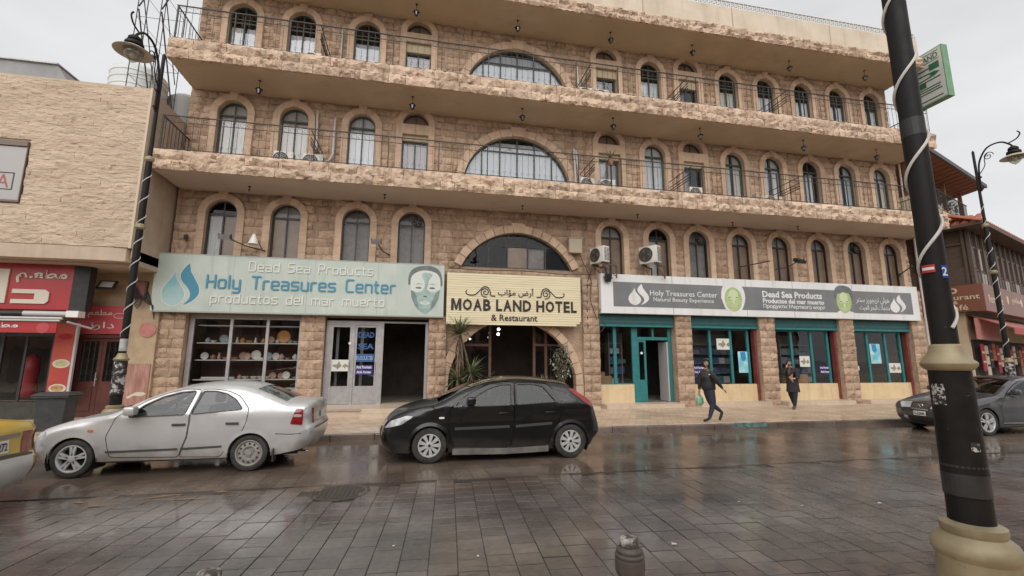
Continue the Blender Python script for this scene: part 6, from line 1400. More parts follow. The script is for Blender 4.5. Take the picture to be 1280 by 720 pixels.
# tiled eave: each tile row visible as rolls
for k in range(46):
    x = -.7+k*.32; o = obj('roof_tile', MB().prism([(x+.15*math.cos(a*PI/6), 0.13*math.sin(a*PI/6)) for a in range(7)], 0, 1.25, 'xz').mesh('roof_tile'), RTILE, rbld, 40, local=True, M=Matrix.Translation((0, -.65, 8.32)) @ Matrix.Rotation(RD(24), 4, 'X'))
for k in range(14):
    y = -.4+k*.32; o = obj('roof_tile', MB().prism([(y+.15*math.cos(a*PI/6), 0.13*math.sin(a*PI/6)) for a in range(7)], 0, 1.25, 'yz').mesh('roof_tile'), RTILE, rbld, 40, local=True, M=Matrix.Translation((-.7, 0, 8.32)) @ Matrix.Rotation(RD(-24), 4, 'Y'))
obj('eave_board', MB().box(-.72, 14, -.68, -.6, 8.2, 8.34).box(-.72, -.64, -.6, 4.2, 8.2, 8.34).box(-.64, 14, -.6, .5, 8.22, 8.26).box(-.64, .5, .5, 4.2, 8.22, 8.26), TIM, **P)
obj('terrace_wall', MB().box(-3.2, 5.2, 1.0, 9, 8.2, 9.6), CRW, **P)
for x in (-2.9, -.4, 2.2, 4.9): obj('pergola_post', MB().box(x, x+.16, 1.1, 1.26, 9.6, 11.4), ORW, **P)
obj('pergola_roof', MB().prism([(.2, 11.55), (6.5, 10.4), (6.5, 10.52), (.2, 11.7)], -3.1, 5.6, 'yz'), ORW, **P)
obj('pergola_edge', MB().box(-3.12, 5.62, .14, .24, 11.52, 11.72), DARKFR, **P)
for k in range(14): x = -2.95+k*.62; obj('rafter', MB().box(x, x+.1, .3, 6, 11.3, 11.4), ORW, rbld, local=True, M=Matrix.Translation((0, 0, .2)) @ Matrix.Translation((0, .3, 11.4)) @ Matrix.Rotation(RD(-10), 4, 'X') @ Matrix.Translation((0, -.3, -11.4)))
m = MB().box(-3.2, 5.2, .98, 1.02, 10.6, 10.64)
for k in range(56): x = -3.2+k*.15; m.box(x, x+.015, .99, 1.01, 9.7, 10.6)
obj('terrace_railing', m, IRON, **P)
rnd = random.Random(21); m = MB()
for k in range(7):
    x = -2.5+k*1.1+rnd.random()*.3; t = MB()
    for q in range(70):
        a = rnd.uniform(0, 6.3); r = rnd.uniform(.05, .45); z = 9.75+rnd.random()*.9; X, Y = x+r*math.cos(a), 1.25+.3*r*math.sin(a); s = rnd.uniform(.05, .13)
        d1 = Vector((rnd.gauss(0, 1), rnd.gauss(0, 1), rnd.gauss(0, 1))).normalized()*s; d2 = Vector((rnd.gauss(0, 1), rnd.gauss(0, 1), rnd.gauss(0, 1))).normalized()*s*.5
        c = Vector((X, Y, z)); t.add([c-d2, c+d1, c+d2, c-d1], [(0, 1, 2, 3)])
    lbp = thing('terrace_plant', f'leafy plant along the cafe terrace railing, {ORD[k]} from the hotel end', 'plant', (25.75, 16.2, 0), RD(20), 'terrace plants')
    obj('foliage', t, DRY if k % 3 == 1 else LEAF, lbp, local=True); obj('planter', MB().box(x-.4, x+.4, 1.15, 1.4, 9.7, 9.85), TERRA, lbp, local=True)
# shops under the sign band
obj('awning', MB().prism([(-.9, 3.35), (.6, 4.1), (.6, 4.16), (-.9, 3.41)], .3, 13, 'yz'), mat('shop_awning', (.30, .10, .09, 1), (.38, .16, .13, 1), rough=.7, scale=2), **P)
obj('valance', MB().box(.3, 13, -.92, -.9, 3.1, 3.4), mat('valance_red', (.38, .06, .06, 1), rough=.6), **P)
obj('signboard', MB().box(-.1, 3.4, .2, .26, 2.9, 3.9), mat('pink_board', (.42, .16, .15, 1), (.5, .25, .22, 1), rough=.5, scale=3), **P)
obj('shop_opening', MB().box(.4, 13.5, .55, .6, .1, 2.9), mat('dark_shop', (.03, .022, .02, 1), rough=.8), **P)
TX = [mat('textile_red', (.28, .03, .035, 1), rough=.9), mat('textile_cream', (.5, .42, .34, 1), rough=.9), mat('textile_black', (.03, .025, .025, 1), rough=.9), mat('textile_rust', (.3, .12, .05, 1), rough=.9)]
for k in range(14):
    x = .5+k*.6; z1 = 2.75-rnd.random()*.3; L_ = rnd.uniform(.8, 1.9)
    o = thing('hanging_textile', f'hanging {["red","cream","black","rust"][k%4]} patterned textile in the cafe building shop, number {k+1} from the corner', 'textile', (25.75, 16.2, 0), RD(20), 'textiles hung in the far shop')
    mm = MB().box(x, x+.45, .3, .33, z1-L_, z1); obj('cloth', mm, TX[k % 4], o, local=True)
    obj('stripe', MB().box(x+.02, x+.43, .29, .3, z1-L_*.35, z1-L_*.28).box(x+.02, x+.43, .29, .3, z1-L_*.7, z1-L_*.63), TX[(k+1) % 4], o, local=True)
# red brick-ish wing between hotel and cafe, seen low at the corner
obj('wing_wall', MB().box(-2.4, .1, 3.2, 9, 0, 9.55), CRW, **P)
# next cafe block further along the street
b2 = thing('far_shop_block', 'low far shop block with hanging signs beyond the cafe building', 'building', (39.5, 21.2, 0), RD(24))
obj('wall', MB().box(0, 20, 0, 9, 0, 6.4), CRW, b2, local=True); obj('canopy', MB().box(0, 20, -1.3, 0, 3.3, 3.5), ORW, b2, local=True)
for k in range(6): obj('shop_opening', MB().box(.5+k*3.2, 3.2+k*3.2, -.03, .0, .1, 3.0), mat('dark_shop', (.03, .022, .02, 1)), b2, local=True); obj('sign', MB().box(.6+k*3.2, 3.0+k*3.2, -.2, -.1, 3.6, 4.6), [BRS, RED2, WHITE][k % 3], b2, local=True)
# ================================================================== CARS (front towards -x; x = 0 at the front wheel centre)
CHROME = mat('chrome', (.55, .55, .56, 1), rough=.15, metal=1.0); PLATE = mat('plate_white', (.70, .70, .68, 1), rough=.4); TUB = mat('car_interior', (.045, .042, .04, 1), (.07, .065, .06, 1), rough=.8, scale=8)
HLG = mat('headlight_glass', (.55, .57, .58, 1), (.3, .31, .32, 1), rough=.08, coat=.8, scale=9); TLG = mat('tail_light_red', (.30, .012, .012, 1), (.2, .008, .008, 1), rough=.12, coat=.8, scale=12); AMB = mat('amber_lens', (.55, .16, .02, 1), rough=.15, coat=.6)
GREYT = mat('dark_trim', (.055, .052, .05, 1), rough=.55)
def paint(name, c1, c2, rough=.3, metal=.3, coat=.7, dirt=None):
    m = mat(name, c1, c2, rough=rough, metal=metal, coat=coat, scale=2.5, spec=.5)
    if dirt:   # road dirt thrown up on the lower flanks: brown film that ends at an uneven height
        t = m.node_tree; N = t.nodes; Lk = t.links.new; b = N['Principled BSDF']; src = b.inputs['Base Color'].links[0].from_socket
        g = N.new('ShaderNodeNewGeometry'); sx = N.new('ShaderNodeSeparateXYZ'); Lk(g.outputs['Position'], sx.inputs[0])
        nz = N.new('ShaderNodeTexNoise'); nz.inputs['Scale'].default_value = 3.5; nz.inputs['Detail'].default_value = 6; Lk(g.outputs['Position'], nz.inputs['Vector'])
        ad = N.new('ShaderNodeMath'); ad.operation = 'MULTIPLY_ADD'; ad.inputs[1].default_value = -.55; Lk(nz.outputs['Fac'], ad.inputs[0]); Lk(sx.outputs[2], ad.inputs[2])
        mr = N.new('ShaderNodeMapRange'); mr.inputs[1].default_value = dirt[1]-.3; mr.inputs[2].default_value = dirt[1]-.02; mr.inputs[3].default_value = dirt[2]; mr.inputs[4].default_value = 0; Lk(ad.outputs[0], mr.inputs[0])
        mx = N.new('ShaderNodeMix'); mx.data_type = 'RGBA'; Lk(mr.outputs[0], mx.inputs[0]); Lk(src, mx.inputs[6]); mx.inputs[7].default_value = dirt[0]; Lk(mx.outputs[2], b.inputs['Base Color'])
        m2 = N.new('ShaderNodeMapRange'); m2.inputs[3].default_value = coat; m2.inputs[4].default_value = coat*.25; Lk(mr.outputs[0], m2.inputs[0]); Lk(m2.outputs[0], b.inputs['Coat Weight'])
    return m
def dens(poly, step=.07, closed=True):
    o = []; n = len(poly)
    for i in range(n if closed else n-1):
        a, b_ = Vector(poly[i][:2]), Vector(poly[(i+1) % n][:2]); k = max(1, int((b_-a).length/step))
        o += [tuple(a+(b_-a)*q/k) for q in range(k)]
    if not closed: o.append(tuple(poly[-1][:2]))
    return o
def roundpoly(poly, r=.05):
    o = []; n = len(poly)
    for i in range(n):
        p0, p, p1 = Vector(poly[i-1]), Vector(poly[i]), Vector(poly[(i+1) % n]); d0 = p0-p; d1 = p1-p
        a = p+d0.normalized()*min(r, d0.length*.4); c = p+d1.normalized()*min(r, d1.length*.4)
        for q in range(4): t = q/3; o.append(tuple(a*(1-t)**2+p*2*t*(1-t)+c*t*t))
    return o
def shrink(poly, d):
    n = len(poly); o = []; area = sum(poly[i][0]*poly[(i+1) % n][1]-poly[(i+1) % n][0]*poly[i][1] for i in range(n)); s = 1 if area > 0 else -1
    for i in range(n):
        p0, p, p1 = Vector(poly[i-1]), Vector(poly[i]), Vector(poly[(i+1) % n]); t = (p1-p0)
        if t.length < 1e-9: o.append(tuple(p)); continue
        t.normalize(); nn = Vector((-t.y, t.x))*s; o.append(tuple(p+nn*d))
    return o
class Car:
    def __init__(s, name, label, x0, ynear, OUT, W, wb, rw, body, belt, ws, rwin, tumble=.36, arch=.34, zr=.2):
        s.t = thing(name, label, 'car', (x0, ynear+W, 0)); s.W = W; s.body = body; s.wb = wb; s.rw = rw; s.belt = belt; s.tumble = tumble
        pts = crom([(p[0], p[1], p[2] if len(p) > 2 else .12) for p in OUT], 4)
        s.o = [(p.x, p.y) for p in pts]; s.r = [max(.03, p.z) for p in pts]
        s.nrm = []
        for i in range(len(s.o)):
            a, b_ = Vector(s.o[max(0, i-1)]), Vector(s.o[min(len(s.o)-1, i+1)]); t = (b_-a).normalized(); s.nrm.append(Vector((-t.y, t.x)))
        s.xm = (min(p[0] for p in s.o)+max(p[0] for p in s.o))/2; s.hl = (max(p[0] for p in s.o)-min(p[0] for p in s.o))/2
        # lower edge with wheel arches
        low = [s.o[-1]]; zb = zr
        for cx in (wb, 0):
            a0 = math.asin((zb-rw)/arch) if abs(zb-rw) < arch else 0
            low += [(cx+arch*math.cos(a0), zb)]+[(cx+arch*math.cos(a0+(PI-2*a0)*k/18), rw+arch*math.sin(a0+(PI-2*a0)*k/18)) for k in range(1, 18)]+[(cx-arch*math.cos(a0), zb)]
        s.low = low; s.arch = arch; s.zb = zb
        s.loop = dens(s.o, .08, False)[:-1]+dens(low, .09, False)+dens([low[-1], s.o[0]], .09, False)[1:-1]
        s.ws, s.rwin = ws, rwin
    def yb(s, x, z):
        u = (x-s.xm)/s.hl; w_ = s.W*(1-.045*u*u)
        if z > s.belt: w_ -= (z-s.belt)*s.tumble
        elif z > s.belt-.12: w_ += .0
        if z < .55: w_ -= .05*((.55-z)/.35)**2
        w_ += .012*math.exp(-((z-s.belt+.10)/.06)**2)*-1
        best = 9; rr = .1
        for i in range(len(s.o)-1):
            ax, az = s.o[i]; bx, bz = s.o[i+1]; dx, dz = bx-ax, bz-az; L2 = dx*dx+dz*dz
            t = 0 if L2 < 1e-9 else max(0, min(1, ((x-ax)*dx+(z-az)*dz)/L2)); d = math.hypot(x-ax-dx*t, z-az-dz*t)
            if d < best: best = d; rr = s.r[i]+(s.r[i+1]-s.r[i])*t
        if best < rr:
            q = 1-best/rr; w_ -= rr*.85*(1-math.sqrt(max(0, 1-q*q)))
        return w_
    def yg(s, x, z):                                   # plain glazing surface, without edge rounding
        u = (x-s.xm)/s.hl; return s.W*(1-.045*u*u)-(z-s.belt)*s.tumble-.02
    def glaz(s, mb, v, f, sd): mb.add([(x, sd*s.yg(x, z), z) for x, z in v], [(a if sd < 0 else tuple(reversed(a))) for a in f])
    def surf(s, outer, holes=(), step=.11, off=0, rings=True):
        pts = []
        xs = [p[0] for p in outer]; zs = [p[1] for p in outer]
        x = min(xs)+step/2
        while x < max(xs):
            z = min(zs)+step/2
            while z < max(zs):
                if inside(outer, x, z) and not any(inside(h, x, z) for h in holes): pts.append((x, z))
                z += step
            x += step
        if rings:
            for i in range(0, len(s.o)):
                for f in (.06, .2, .45, .75, 1.0):
                    p = Vector(s.o[i])-s.nrm[i]*s.r[i]*f
                    if inside(outer, p.x, p.y) and not any(inside(h, p.x, p.y) for h in holes): pts.append((p.x, p.y))
        allb = [q for lp in [outer]+list(holes) for q in lp]
        pts = [p for p in pts if all((p[0]-q[0])**2+(p[1]-q[1])**2 > .0006 for q in allb)]
        v, f = cdt(outer, holes, pts)
        return v, f
    def both(s, mb, v, f, off=0.0, sides=(-1, 1)):
        for sd in sides: mb.add([(x, sd*(s.yb(x, z)+off), z) for x, z in v], [(a if sd < 0 else tuple(reversed(a))) for a in f])
    def span(s, i0, i1, t0=-1, t1=1, crown=.05, off=0, n=10):
        mb = MB(); vs_ = []
        for i in range(i0, i1+1):
            ys = s.yb(*s.o[i])
            for k in range(n+1):
                t = t0+(t1-t0)*k/n; c = crown*(1-t*t)+off; vs_.append((s.o[i][0]+s.nrm[i].x*c, ys*t, s.o[i][1]+s.nrm[i].y*c))
        return mb.add(vs_, [((a)*(n+1)+k, (a)*(n+1)+k+1, (a+1)*(n+1)+k+1, (a+1)*(n+1)+k) for a in range(i1-i0) for k in range(n)])
    def face(s, end, z0, z1, t0, t1, off=.006, crown=.05, nz_=4, n=6):
        """a patch on the front (end=-1) or rear (end=1) face between two heights"""
        idx = range(len(s.o)//2) if end < 0 else range(len(s.o)-1, len(s.o)//2, -1)
        def at(z):
            prev = None
            for i in idx:
                if prev is not None and (s.o[prev][1]-z)*(s.o[i][1]-z) <= 0 and s.o[i][1] != s.o[prev][1]:
                    t = (z-s.o[prev][1])/(s.o[i][1]-s.o[prev][1]); return Vector(s.o[prev]).lerp(Vector(s.o[i]), t), s.nrm[prev].lerp(s.nrm[i], t)
                prev = i
            return Vector(s.o[idx[0]]), s.nrm[idx[0]]
        vs_ = []
        for a in range(nz_+1):
            z = z0+(z1-z0)*a/nz_; p, nn = at(z); ys = s.yb(p.x, p.y)
            for k in range(n+1):
                t = t0+(t1-t0)*k/n; c = crown*(1-t*t)+off; vs_.append((p.x+nn.x*c, ys*t, p.y+nn.y*c))
        return MB().add(vs_, [(a*(n+1)+k, a*(n+1)+k+1, (a+1)*(n+1)+k+1, (a+1)*(n+1)+k) for a in range(nz_) for k in range(n)])
    def P(s, name, mb, m, parent=None, smooth=40): return obj(name, mb, m, parent or s.t, smooth, local=True)
    def build(s, doors, quarters=(), seats=True, bumper=None):
        W = s.W; body = MB()
        dh = [shrink(roundpoly(d, .05), -.006) for d, w_ in doors]
        dh = [dens(d, .08) for d in dh]
        qh = [dens(roundpoly(q, .03), .06) for q in quarters]
        v, f = s.surf(s.loop, dh+qh); s.both(body, v, f)
        n = len(s.o)-1; gi = [n, n]
        def rng(a): return a
        (a0, a1), (b0, b1) = s.ws, s.rwin
        for i0, i1 in ((0, a0), (a1, b0), (b1, n)):
            if i1 > i0: m = s.span(i0, i1); body.add(m.v, m.f)
        for i0, i1, nm in ((a0, a1, 'windscreen'), (b0, b1, 'rear_window')):
            for t0, t1 in ((-1, -.90), (.90, 1)): m = s.span(i0, i1, t0, t1, n=2); body.add(m.v, m.f)
            s.P(nm, s.span(i0, i1, -.90, .90, off=-.004), GLASS_C)
        bo = s.P('body', body, s.body, smooth=32)
        for (d, w_), name in zip(doors, ('front_door', 'rear_door')):
            dd = dens(shrink(roundpoly(d, .05), .005), .08); ww = dens(roundpoly(w_, .035), .06)
            v, f = s.surf(dd, [ww])
            gv, gf = s.surf(shrink(ww, -.006), (), .15); rv, rf_ = cdt(dens(shrink(ww, -.018), .06), [ww])
            for sd in (-1, 1):
                m = MB(); s.both(m, v, f, 0, (sd,)); do = s.P('door', m, s.body, smooth=32)
                m = MB(); s.glaz(m, gv, gf, sd); s.P('side_window', m, GLASS_C, do)
                m = MB(); s.both(m, rv, rf_, .003, (sd,)); s.P('window_seal', m, GREYT, do)
                x1 = max(p[0] for p in d)-.13; z = s.belt-.14; y = s.yb(x1-.1, z)
                s.P('handle', MB().bbox(x1-.2, x1, sd*(y+.012)-.016, sd*(y+.012)+.016, z-.018, z+.018, .008), getattr(s, 'handle', s.body), do)
        for q in quarters:
            gv, gf = s.surf(dens(shrink(roundpoly(q, .03), -.004), .06), (), .15); 
            for sd in (-1, 1): m = MB(); s.both(m, gv, gf, -.006, (sd,)); s.P('quarter_window', m, GLASS_C)
        # floor pan, wheel wells, cabin
        m = MB().box(-s.arch-.3 if False else s.o[0][0]+.15, s.o[-1][0]-.15, -W+.28, W-.28, s.zb-.02, s.zb+.05)
        for cx in (0, s.wb):
            for sd in (-1, 1):
                arcp = [(cx+(s.arch+.015)*math.cos(a*PI/12), s.rw+(s.arch+.015)*math.sin(a*PI/12)) for a in range(-2, 15)]
                ya, yb_ = sd*(W-.34), sd*(W-.03)
                m.add([(p[0], ya, p[1]) for p in arcp]+[(p[0], yb_, p[1]) for p in arcp], [(k, k+1, 17+k+1, 17+k) for k in range(16)]); m.add([(p[0], ya, p[1]) for p in arcp], [tuple(range(17))])
        m.box(s.arch+.06, s.wb-s.arch-.06, -W+.07, W-.07, s.zb-.025, s.zb+.04)  # extra pan width added between the wheels to deepen the shade underneath
        s.P('underbody', m, BLACK, smooth=None)
        xa, xb = s.o[s.ws[0]][0]+.15, s.o[s.rwin[1]][0]-.05
        s.P('cabin_tub', MB().box(xa, xb, -W+.12, W-.12, s.zb+.06, .62).box(xa-.05, xa+.35, -W+.15, W-.15, .62, s.belt-.02).box(xb-.55, xb+.02, -W+.16, W-.16, .62, s.belt-.03), TUB, smooth=None)
        if seats:
            for x in (xa+1.02, xa+1.92):
                for y in (-.36, .36):
                    st = s.P('seat', MB().bbox(x-.42, x+.1, y-.25, y+.25, .55, .72, .05).prism([(x+.02, .65), (x+.16, .65), (x+.30, s.belt+.12), (x+.2, s.belt+.14)], y-.24, y+.24), TUB)
                    s.P('headrest', MB().bbox(x+.2, x+.31, y-.13, y+.13, s.belt+.17, s.belt+.34, .04), TUB, st)
            s.P('steering_wheel', MB().tube([(xa+.48+.06*math.sin(a*PI/8), -.36+.19*math.cos(a*PI/8), s.belt+.02+.17*math.sin(a*PI/8)) for a in range(16)], .016, 6, closed=True), BLACK)
        # windscreen wipers
        i0 = s.ws[0]
        for t0, t1 in ((-.75, -.15), (-.2, .45)):
            pa, pb = Vector(s.o[i0+1]), Vector(s.o[i0+2]); na = s.nrm[i0+1]; y0, y1 = s.yb(*s.o[i0+1])*t0, s.yb(*s.o[i0+1])*t1
            s.P('wiper', MB().tube([(pa.x+na.x*.07, y0, pa.y+na.y*.07), (pb.x+na.x*.075, y1, pb.y+na.y*.075)], .008, 5), BLACK)
        # mirrors
        d0 = doors[0][1]; mx_ = min(p[0] for p in d0)+.10; mz = min(p[1] for p in d0)+.06
        for sd in (-1, 1):
            y = s.yb(mx_, mz); mo = s.P('wing_mirror', MB().bbox(mx_-.10, mx_+.06, min(sd*(y+.03), sd*(y+.20)), max(sd*(y+.03), sd*(y+.20)), mz-.03, mz+.11, .035), getattr(s, 'mirror', s.body)); s.P('mirror_arm', MB().box(mx_-.05, mx_+.02, min(sd*(y-.03), sd*(y+.06)), max(sd*(y-.03), sd*(y+.06)), mz-.02, mz+.03), GREYT, mo)
        return bo
    def wheels(s, styles, rim_r=.2):
        r = s.rw
        for ax, cx in enumerate((0, s.wb)):
            for sd in (-1, 1):
                y = sd*(s.W-.115)
                w_ = part('wheel', s.t, tuple(WM[s.t] @ Vector((cx, y, r))))
                ty = MB().lathe([(rim_r, -.085), (r-.045, -.098), (r-.012, -.085), (r, -.055), (r, .055), (r-.012, .085), (r-.045, .098), (rim_r, .085)], 40, (0, 0, 0), 'y', False)
                obj('tyre', ty, RUBBER, w_, 40, local=True)
                rim(styles[ax], rim_r, sd, w_)
def rim(style, R, sd, w_):
    yf = sd*.075; SIL = mat('alloy_silver', (.50, .50, .50, 1), (.60, .60, .60, 1), rough=.35, metal=.25, scale=20); COV = mat('hubcap_silver', (.50, .50, .49, 1), (.60, .60, .58, 1), rough=.4, metal=.3, scale=15); STL = mat('steel_rim', (.24, .225, .21, 1), (.34, .32, .30, 1), rough=.55, metal=.1, scale=15); DK = mat('rim_dark', (.02, .019, .018, 1), rough=.7)
    m = {'alloy': SIL, 'cover': COV, 'steel': STL}[style]
    ring = MB().lathe([(R+.004, sd*.02), (R+.006, yf+sd*.012), (R-.008, yf+sd*.014), (R-.022, yf-sd*.004), (R-.028, sd*.0)], 36, (0, 0, 0), 'y', False); obj('rim', ring, m, w_, 40, local=True)
    obj('brake_disc', MB().lathe([(0, sd*.0), (R-.01, sd*.0), (R-.01, -sd*.02)], 30, (0, 0, 0), 'y'), DK, w_, local=True)
    b = MB()
    def spoke(a, wi, wo, ri, ro, y0, y1):
        c, s_ = math.cos(a), math.sin(a); q = [(ri, -wi), (ro, -wo), (ro, wo), (ri, wi)]
        b.prism([(x*c-z*s_, x*s_+z*c) for x, z in q], y0, y1)
    if style == 'alloy':
        for k in range(5):
            for d in (-.16, .16): spoke(k*2*PI/5+d+.3, .02, .017, .04, R-.012, yf-sd*.02, yf+sd*.008)
        b.lathe([(0, yf+sd*.018), (.045, yf+sd*.015), (.055, yf), (.055, yf-sd*.03)], 20, (0, 0, 0), 'y')
    elif style == 'cover':
        for k in range(9): spoke(k*2*PI/9, .018, .036, .05, R-.014, yf-sd*.012, yf+sd*.012)
        b.lathe([(0, yf+sd*.02), (.05, yf+sd*.018), (.066, yf+sd*.005), (.066, yf-sd*.02)], 20, (0, 0, 0), 'y')
        obj('hub_badge', MB().lathe([(0, yf+sd*.024), (.026, yf+sd*.022), (.026, yf)], 16, (0, 0, 0), 'y'), DK, w_, local=True)
    else:
        b.lathe([(R-.02, yf-sd*.015), (R*.8, yf-sd*.01), (R*.62, yf+sd*.004), (R*.5, yf+sd*.004), (R*.42, yf-sd*.02), (.05, yf-sd*.022), (.04, yf+sd*.01), (0, yf+sd*.012)], 32, (0, 0, 0), 'y')
        h = MB()
        for k in range(12): a = k*PI/6; h.lathe([(0, yf+sd*.0065), (.016, yf+sd*.0065), (.016, yf-sd*.01)], 8, (R*.72*math.cos(a), 0, R*.72*math.sin(a)), 'y')
        for k in range(4): a = k*PI/2+.3; h.lathe([(0, yf-sd*.012), (.01, yf-sd*.012), (.01, yf-sd*.022)], 6, (.075*math.cos(a), 0, .075*math.sin(a)), 'y')
        obj('vent_holes', h, DK, w_, local=True)
    obj('spokes', b, m, w_, 35, local=True)
def idx(car, x, after=0):
    for i in range(after, len(car.o)):
        if car.o[i][0] >= x: return i
def side_patch(car, poly, m, name, off=.006, parent=None, sides=(-1, 1), r=.03):
    pp = dens(roundpoly(poly, r), .05); v, f = car.surf(pp, (), .05, rings=False)
    for sd in sides: mb = MB(); car.both(mb, v, f, off, (sd,)); car.P(name, mb, m, parent)
def strip(car, pts, w_, m, name, off=.006):
    pts = dens(pts, .12, False)
    for sd in (-1, 1):
        vs_ = []; mb = MB()
        for x, z in pts:
            y = car.yb(x, z); vs_ += [(x, sd*(y+.001), z-w_/2), (x, sd*(y+off), z-w_/2+.003), (x, sd*(y+off), z+w_/2-.003), (x, sd*(y+.001), z+w_/2)]
        mb.add(vs_, [(4*i+k, 4*i+k+1, 4*i+4+k+1, 4*i+4+k) for i in range(len(pts)-1) for k in range(3)]); car.P(name, mb, m)
def plate(car, end, txt, z0, z1, tw, off=.02):
    pl = car.P('number_plate', car.face(end, z0, z1, -tw, tw, off), PLATE)
    hz_ = (z0+z1)/2; mb = car.face(end, z0, z1, -tw, tw, off+.004); vs_ = mb.v; p0 = Vector(vs_[0]); p1 = Vector(vs_[6]); p2 = Vector(vs_[4*7]);
    mid = Vector(vs_[3]); c = (Vector(vs_[2*7+3])); ux = (p1-p0).normalized()*(-1 if end < 0 else 1); uz = (p2-p0).normalized(); wd = (p1-p0).length; hh = (p2-p0).length
    if end < 0: ux = Vector((0, -1, 0))
    nn = ux.cross(uz).normalized()
    if not txt: return
    me = text_mesh(txt, -wd*.42, wd*.42, -hh*.32, hh*.32, .012, .001)
    M = Matrix(((ux.x, -nn.x, uz.x, c.x+nn.x*.004), (ux.y, -nn.y, uz.y, c.y+nn.y*.004), (ux.z, -nn.z, uz.z, c.z+nn.z*.004), (0, 0, 0, 1)))
    obj('plate_number', me, INK, pl, local=True, M=M)

# ---- silver saloon
SILV = paint('silver_paint', (.56, .555, .55, 1), (.62, .615, .61, 1), .34, .4, .5, ((.20, .14, .09, 1), .17, .75))
OUT = [(-.54,.24,.3), (-.63,.36,.32), (-.65,.52,.32), (-.61,.645,.28), (-.52,.73,.2), (-.36,.79,.14), (-.13,.86,.12), (.14,.91,.12), (.40,.955,.10), (.58,1.03,.08), (.80,1.15,.08), (1.02,1.26,.09), (1.26,1.345,.10), (1.55,1.395,.11), (1.88,1.415,.12), (2.20,1.405,.11), (2.46,1.355,.10), (2.76,1.24,.09), (3.04,1.115,.08), (3.16,1.095,.09), (3.32,1.09,.09), (3.42,1.08,.10), (3.47,1.02,.15), (3.48,.85,.19), (3.49,.74,.22), (3.53,.68,.24), (3.535,.56,.25), (3.50,.44,.25), (3.41,.33,.24)]
c1 = Car('silver_sedan', 'silver saloon car with a muddy sill parked at the kerb at left', -5.35, 8.6, OUT, .85, 2.56, .295, SILV, .93, (0, 0), (0, 0), arch=.335, zr=.235)
c1.ws = (idx(c1, .41), idx(c1, 1.27)); c1.rwin = (idx(c1, 2.47), idx(c1, 3.02)); c1.handle = GREYT; c1.mirror = SILV
c1.build([([(.52,.30), (1.50,.27), (1.60,.60), (1.61,.95), (1.70,1.342), (1.45,1.352), (1.20,1.29), (.95,1.185), (.74,1.05), (.55,.93), (.44,.62)], [(.72,.93), (.92,1.10), (1.15,1.225), (1.40,1.295), (1.62,1.315), (1.53,.955)]),
          ([(1.515,.27), (2.12,.25), (2.24,.45), (2.42,.64), (2.48,.80), (2.50,1.02), (2.32,1.23), (2.14,1.31), (1.92,1.345), (1.715,1.348), (1.625,.95), (1.615,.60)], [(1.63,.96), (1.735,1.312), (1.93,1.308), (2.10,1.265), (2.26,1.17), (2.39,1.02)])])
c1.wheels(('alloy', 'steel'), .205)
strip(c1, [(.46,.385), (1.49,.40)], .035, GREYT, 'rub_strip'); strip(c1, [(1.53,.40), (2.14,.42)], .035, GREYT, 'rub_strip')
side_patch(c1, [(3.17,.75), (3.37,.73), (3.37,1.0), (3.25,1.01)], TLG, 'tail_light'); c1.P('tail_light', c1.face(1, .74, 1.0, .86, 1.0, .005), TLG); c1.P('tail_light', c1.face(1, .74, 1.0, -1.0, -.86, .005), TLG)
side_patch(c1, [(3.21,.87), (3.35,.865), (3.35,.915), (3.23,.92)], mat('clear_lens', (.5, .42, .4, 1), rough=.15, coat=.5), 'reverse_lens', .009)
c1.P('rear_bumper_line', c1.face(1, .66, .675, -.98, .98, .006), GREYT); plate(c1, 1, '', .80, .93, .32)
side_patch(c1, [(-.60,.60), (-.40,.66), (-.42,.73), (-.56,.69)], HLG, 'headlight'); side_patch(c1, [(.18,.70), (.26,.70), (.26,.735), (.18,.735)], AMB, 'indicator', .008)
c1.P('headlight', c1.face(-1, .60, .70, .55, .95, .006), HLG); c1.P('headlight', c1.face(-1, .60, .70, -.95, -.55, .006), HLG); c1.P('grille', c1.face(-1, .58, .68, -.4, .4, .006), GREYT)
strip(c1, [(2.95,.60), (3.2,.585), (3.5,.60)], .012, GREYT, 'bumper_seam')
c1.P('exhaust', MB().tube([(3.2, -.5, .25), (3.42, -.5, .24)], .025, 8), CHROME)
c1.P('rear_mudflap', MB().box(2.93, 2.95, -.84, -.66, .14, .36), BLACK)
c1.P('window_sticker', MB().box(0, .001, 0, .001, 0, .001), OFFW) if False else None

# ---- black hatchback
BLK = paint('black_paint', (.003, .003, .0035, 1), (.005, .005, .0055, 1), .3, .0, .4, ((.06, .052, .046, 1), .15, .5))
OUT = [(-.74,.20,.3), (-.86,.33,.36), (-.87,.48,.36), (-.84,.60,.34), (-.76,.74,.28), (-.63,.84,.2), (-.40,.935,.15), (-.12,1.0,.13), (.10,1.04,.11), (.31,1.13,.08), (.57,1.265,.08), (.83,1.365,.09), (1.10,1.435,.10), (1.45,1.48,.11), (1.76,1.485,.12), (2.12,1.465,.11), (2.46,1.42,.10), (2.70,1.375,.09), (2.76,1.33,.09), (2.93,1.19,.10), (3.12,1.05,.12), (3.22,.95,.16), (3.28,.80,.22), (3.33,.68,.26), (3.36,.55,.28), (3.33,.42,.26), (3.22,.30,.24)]
c2 = Car('black_hatchback', 'black five door hatchback parked in front of the hotel entrance', .21, 8.6, OUT, .90, 2.69, .315, BLK, 1.0, (0, 0), (0, 0), .42, .355, .185)
c2.ws = (idx(c2, .11), idx(c2, 1.11)); c2.rwin = (idx(c2, 2.77), idx(c2, 3.13)); c2.mirror = BLK
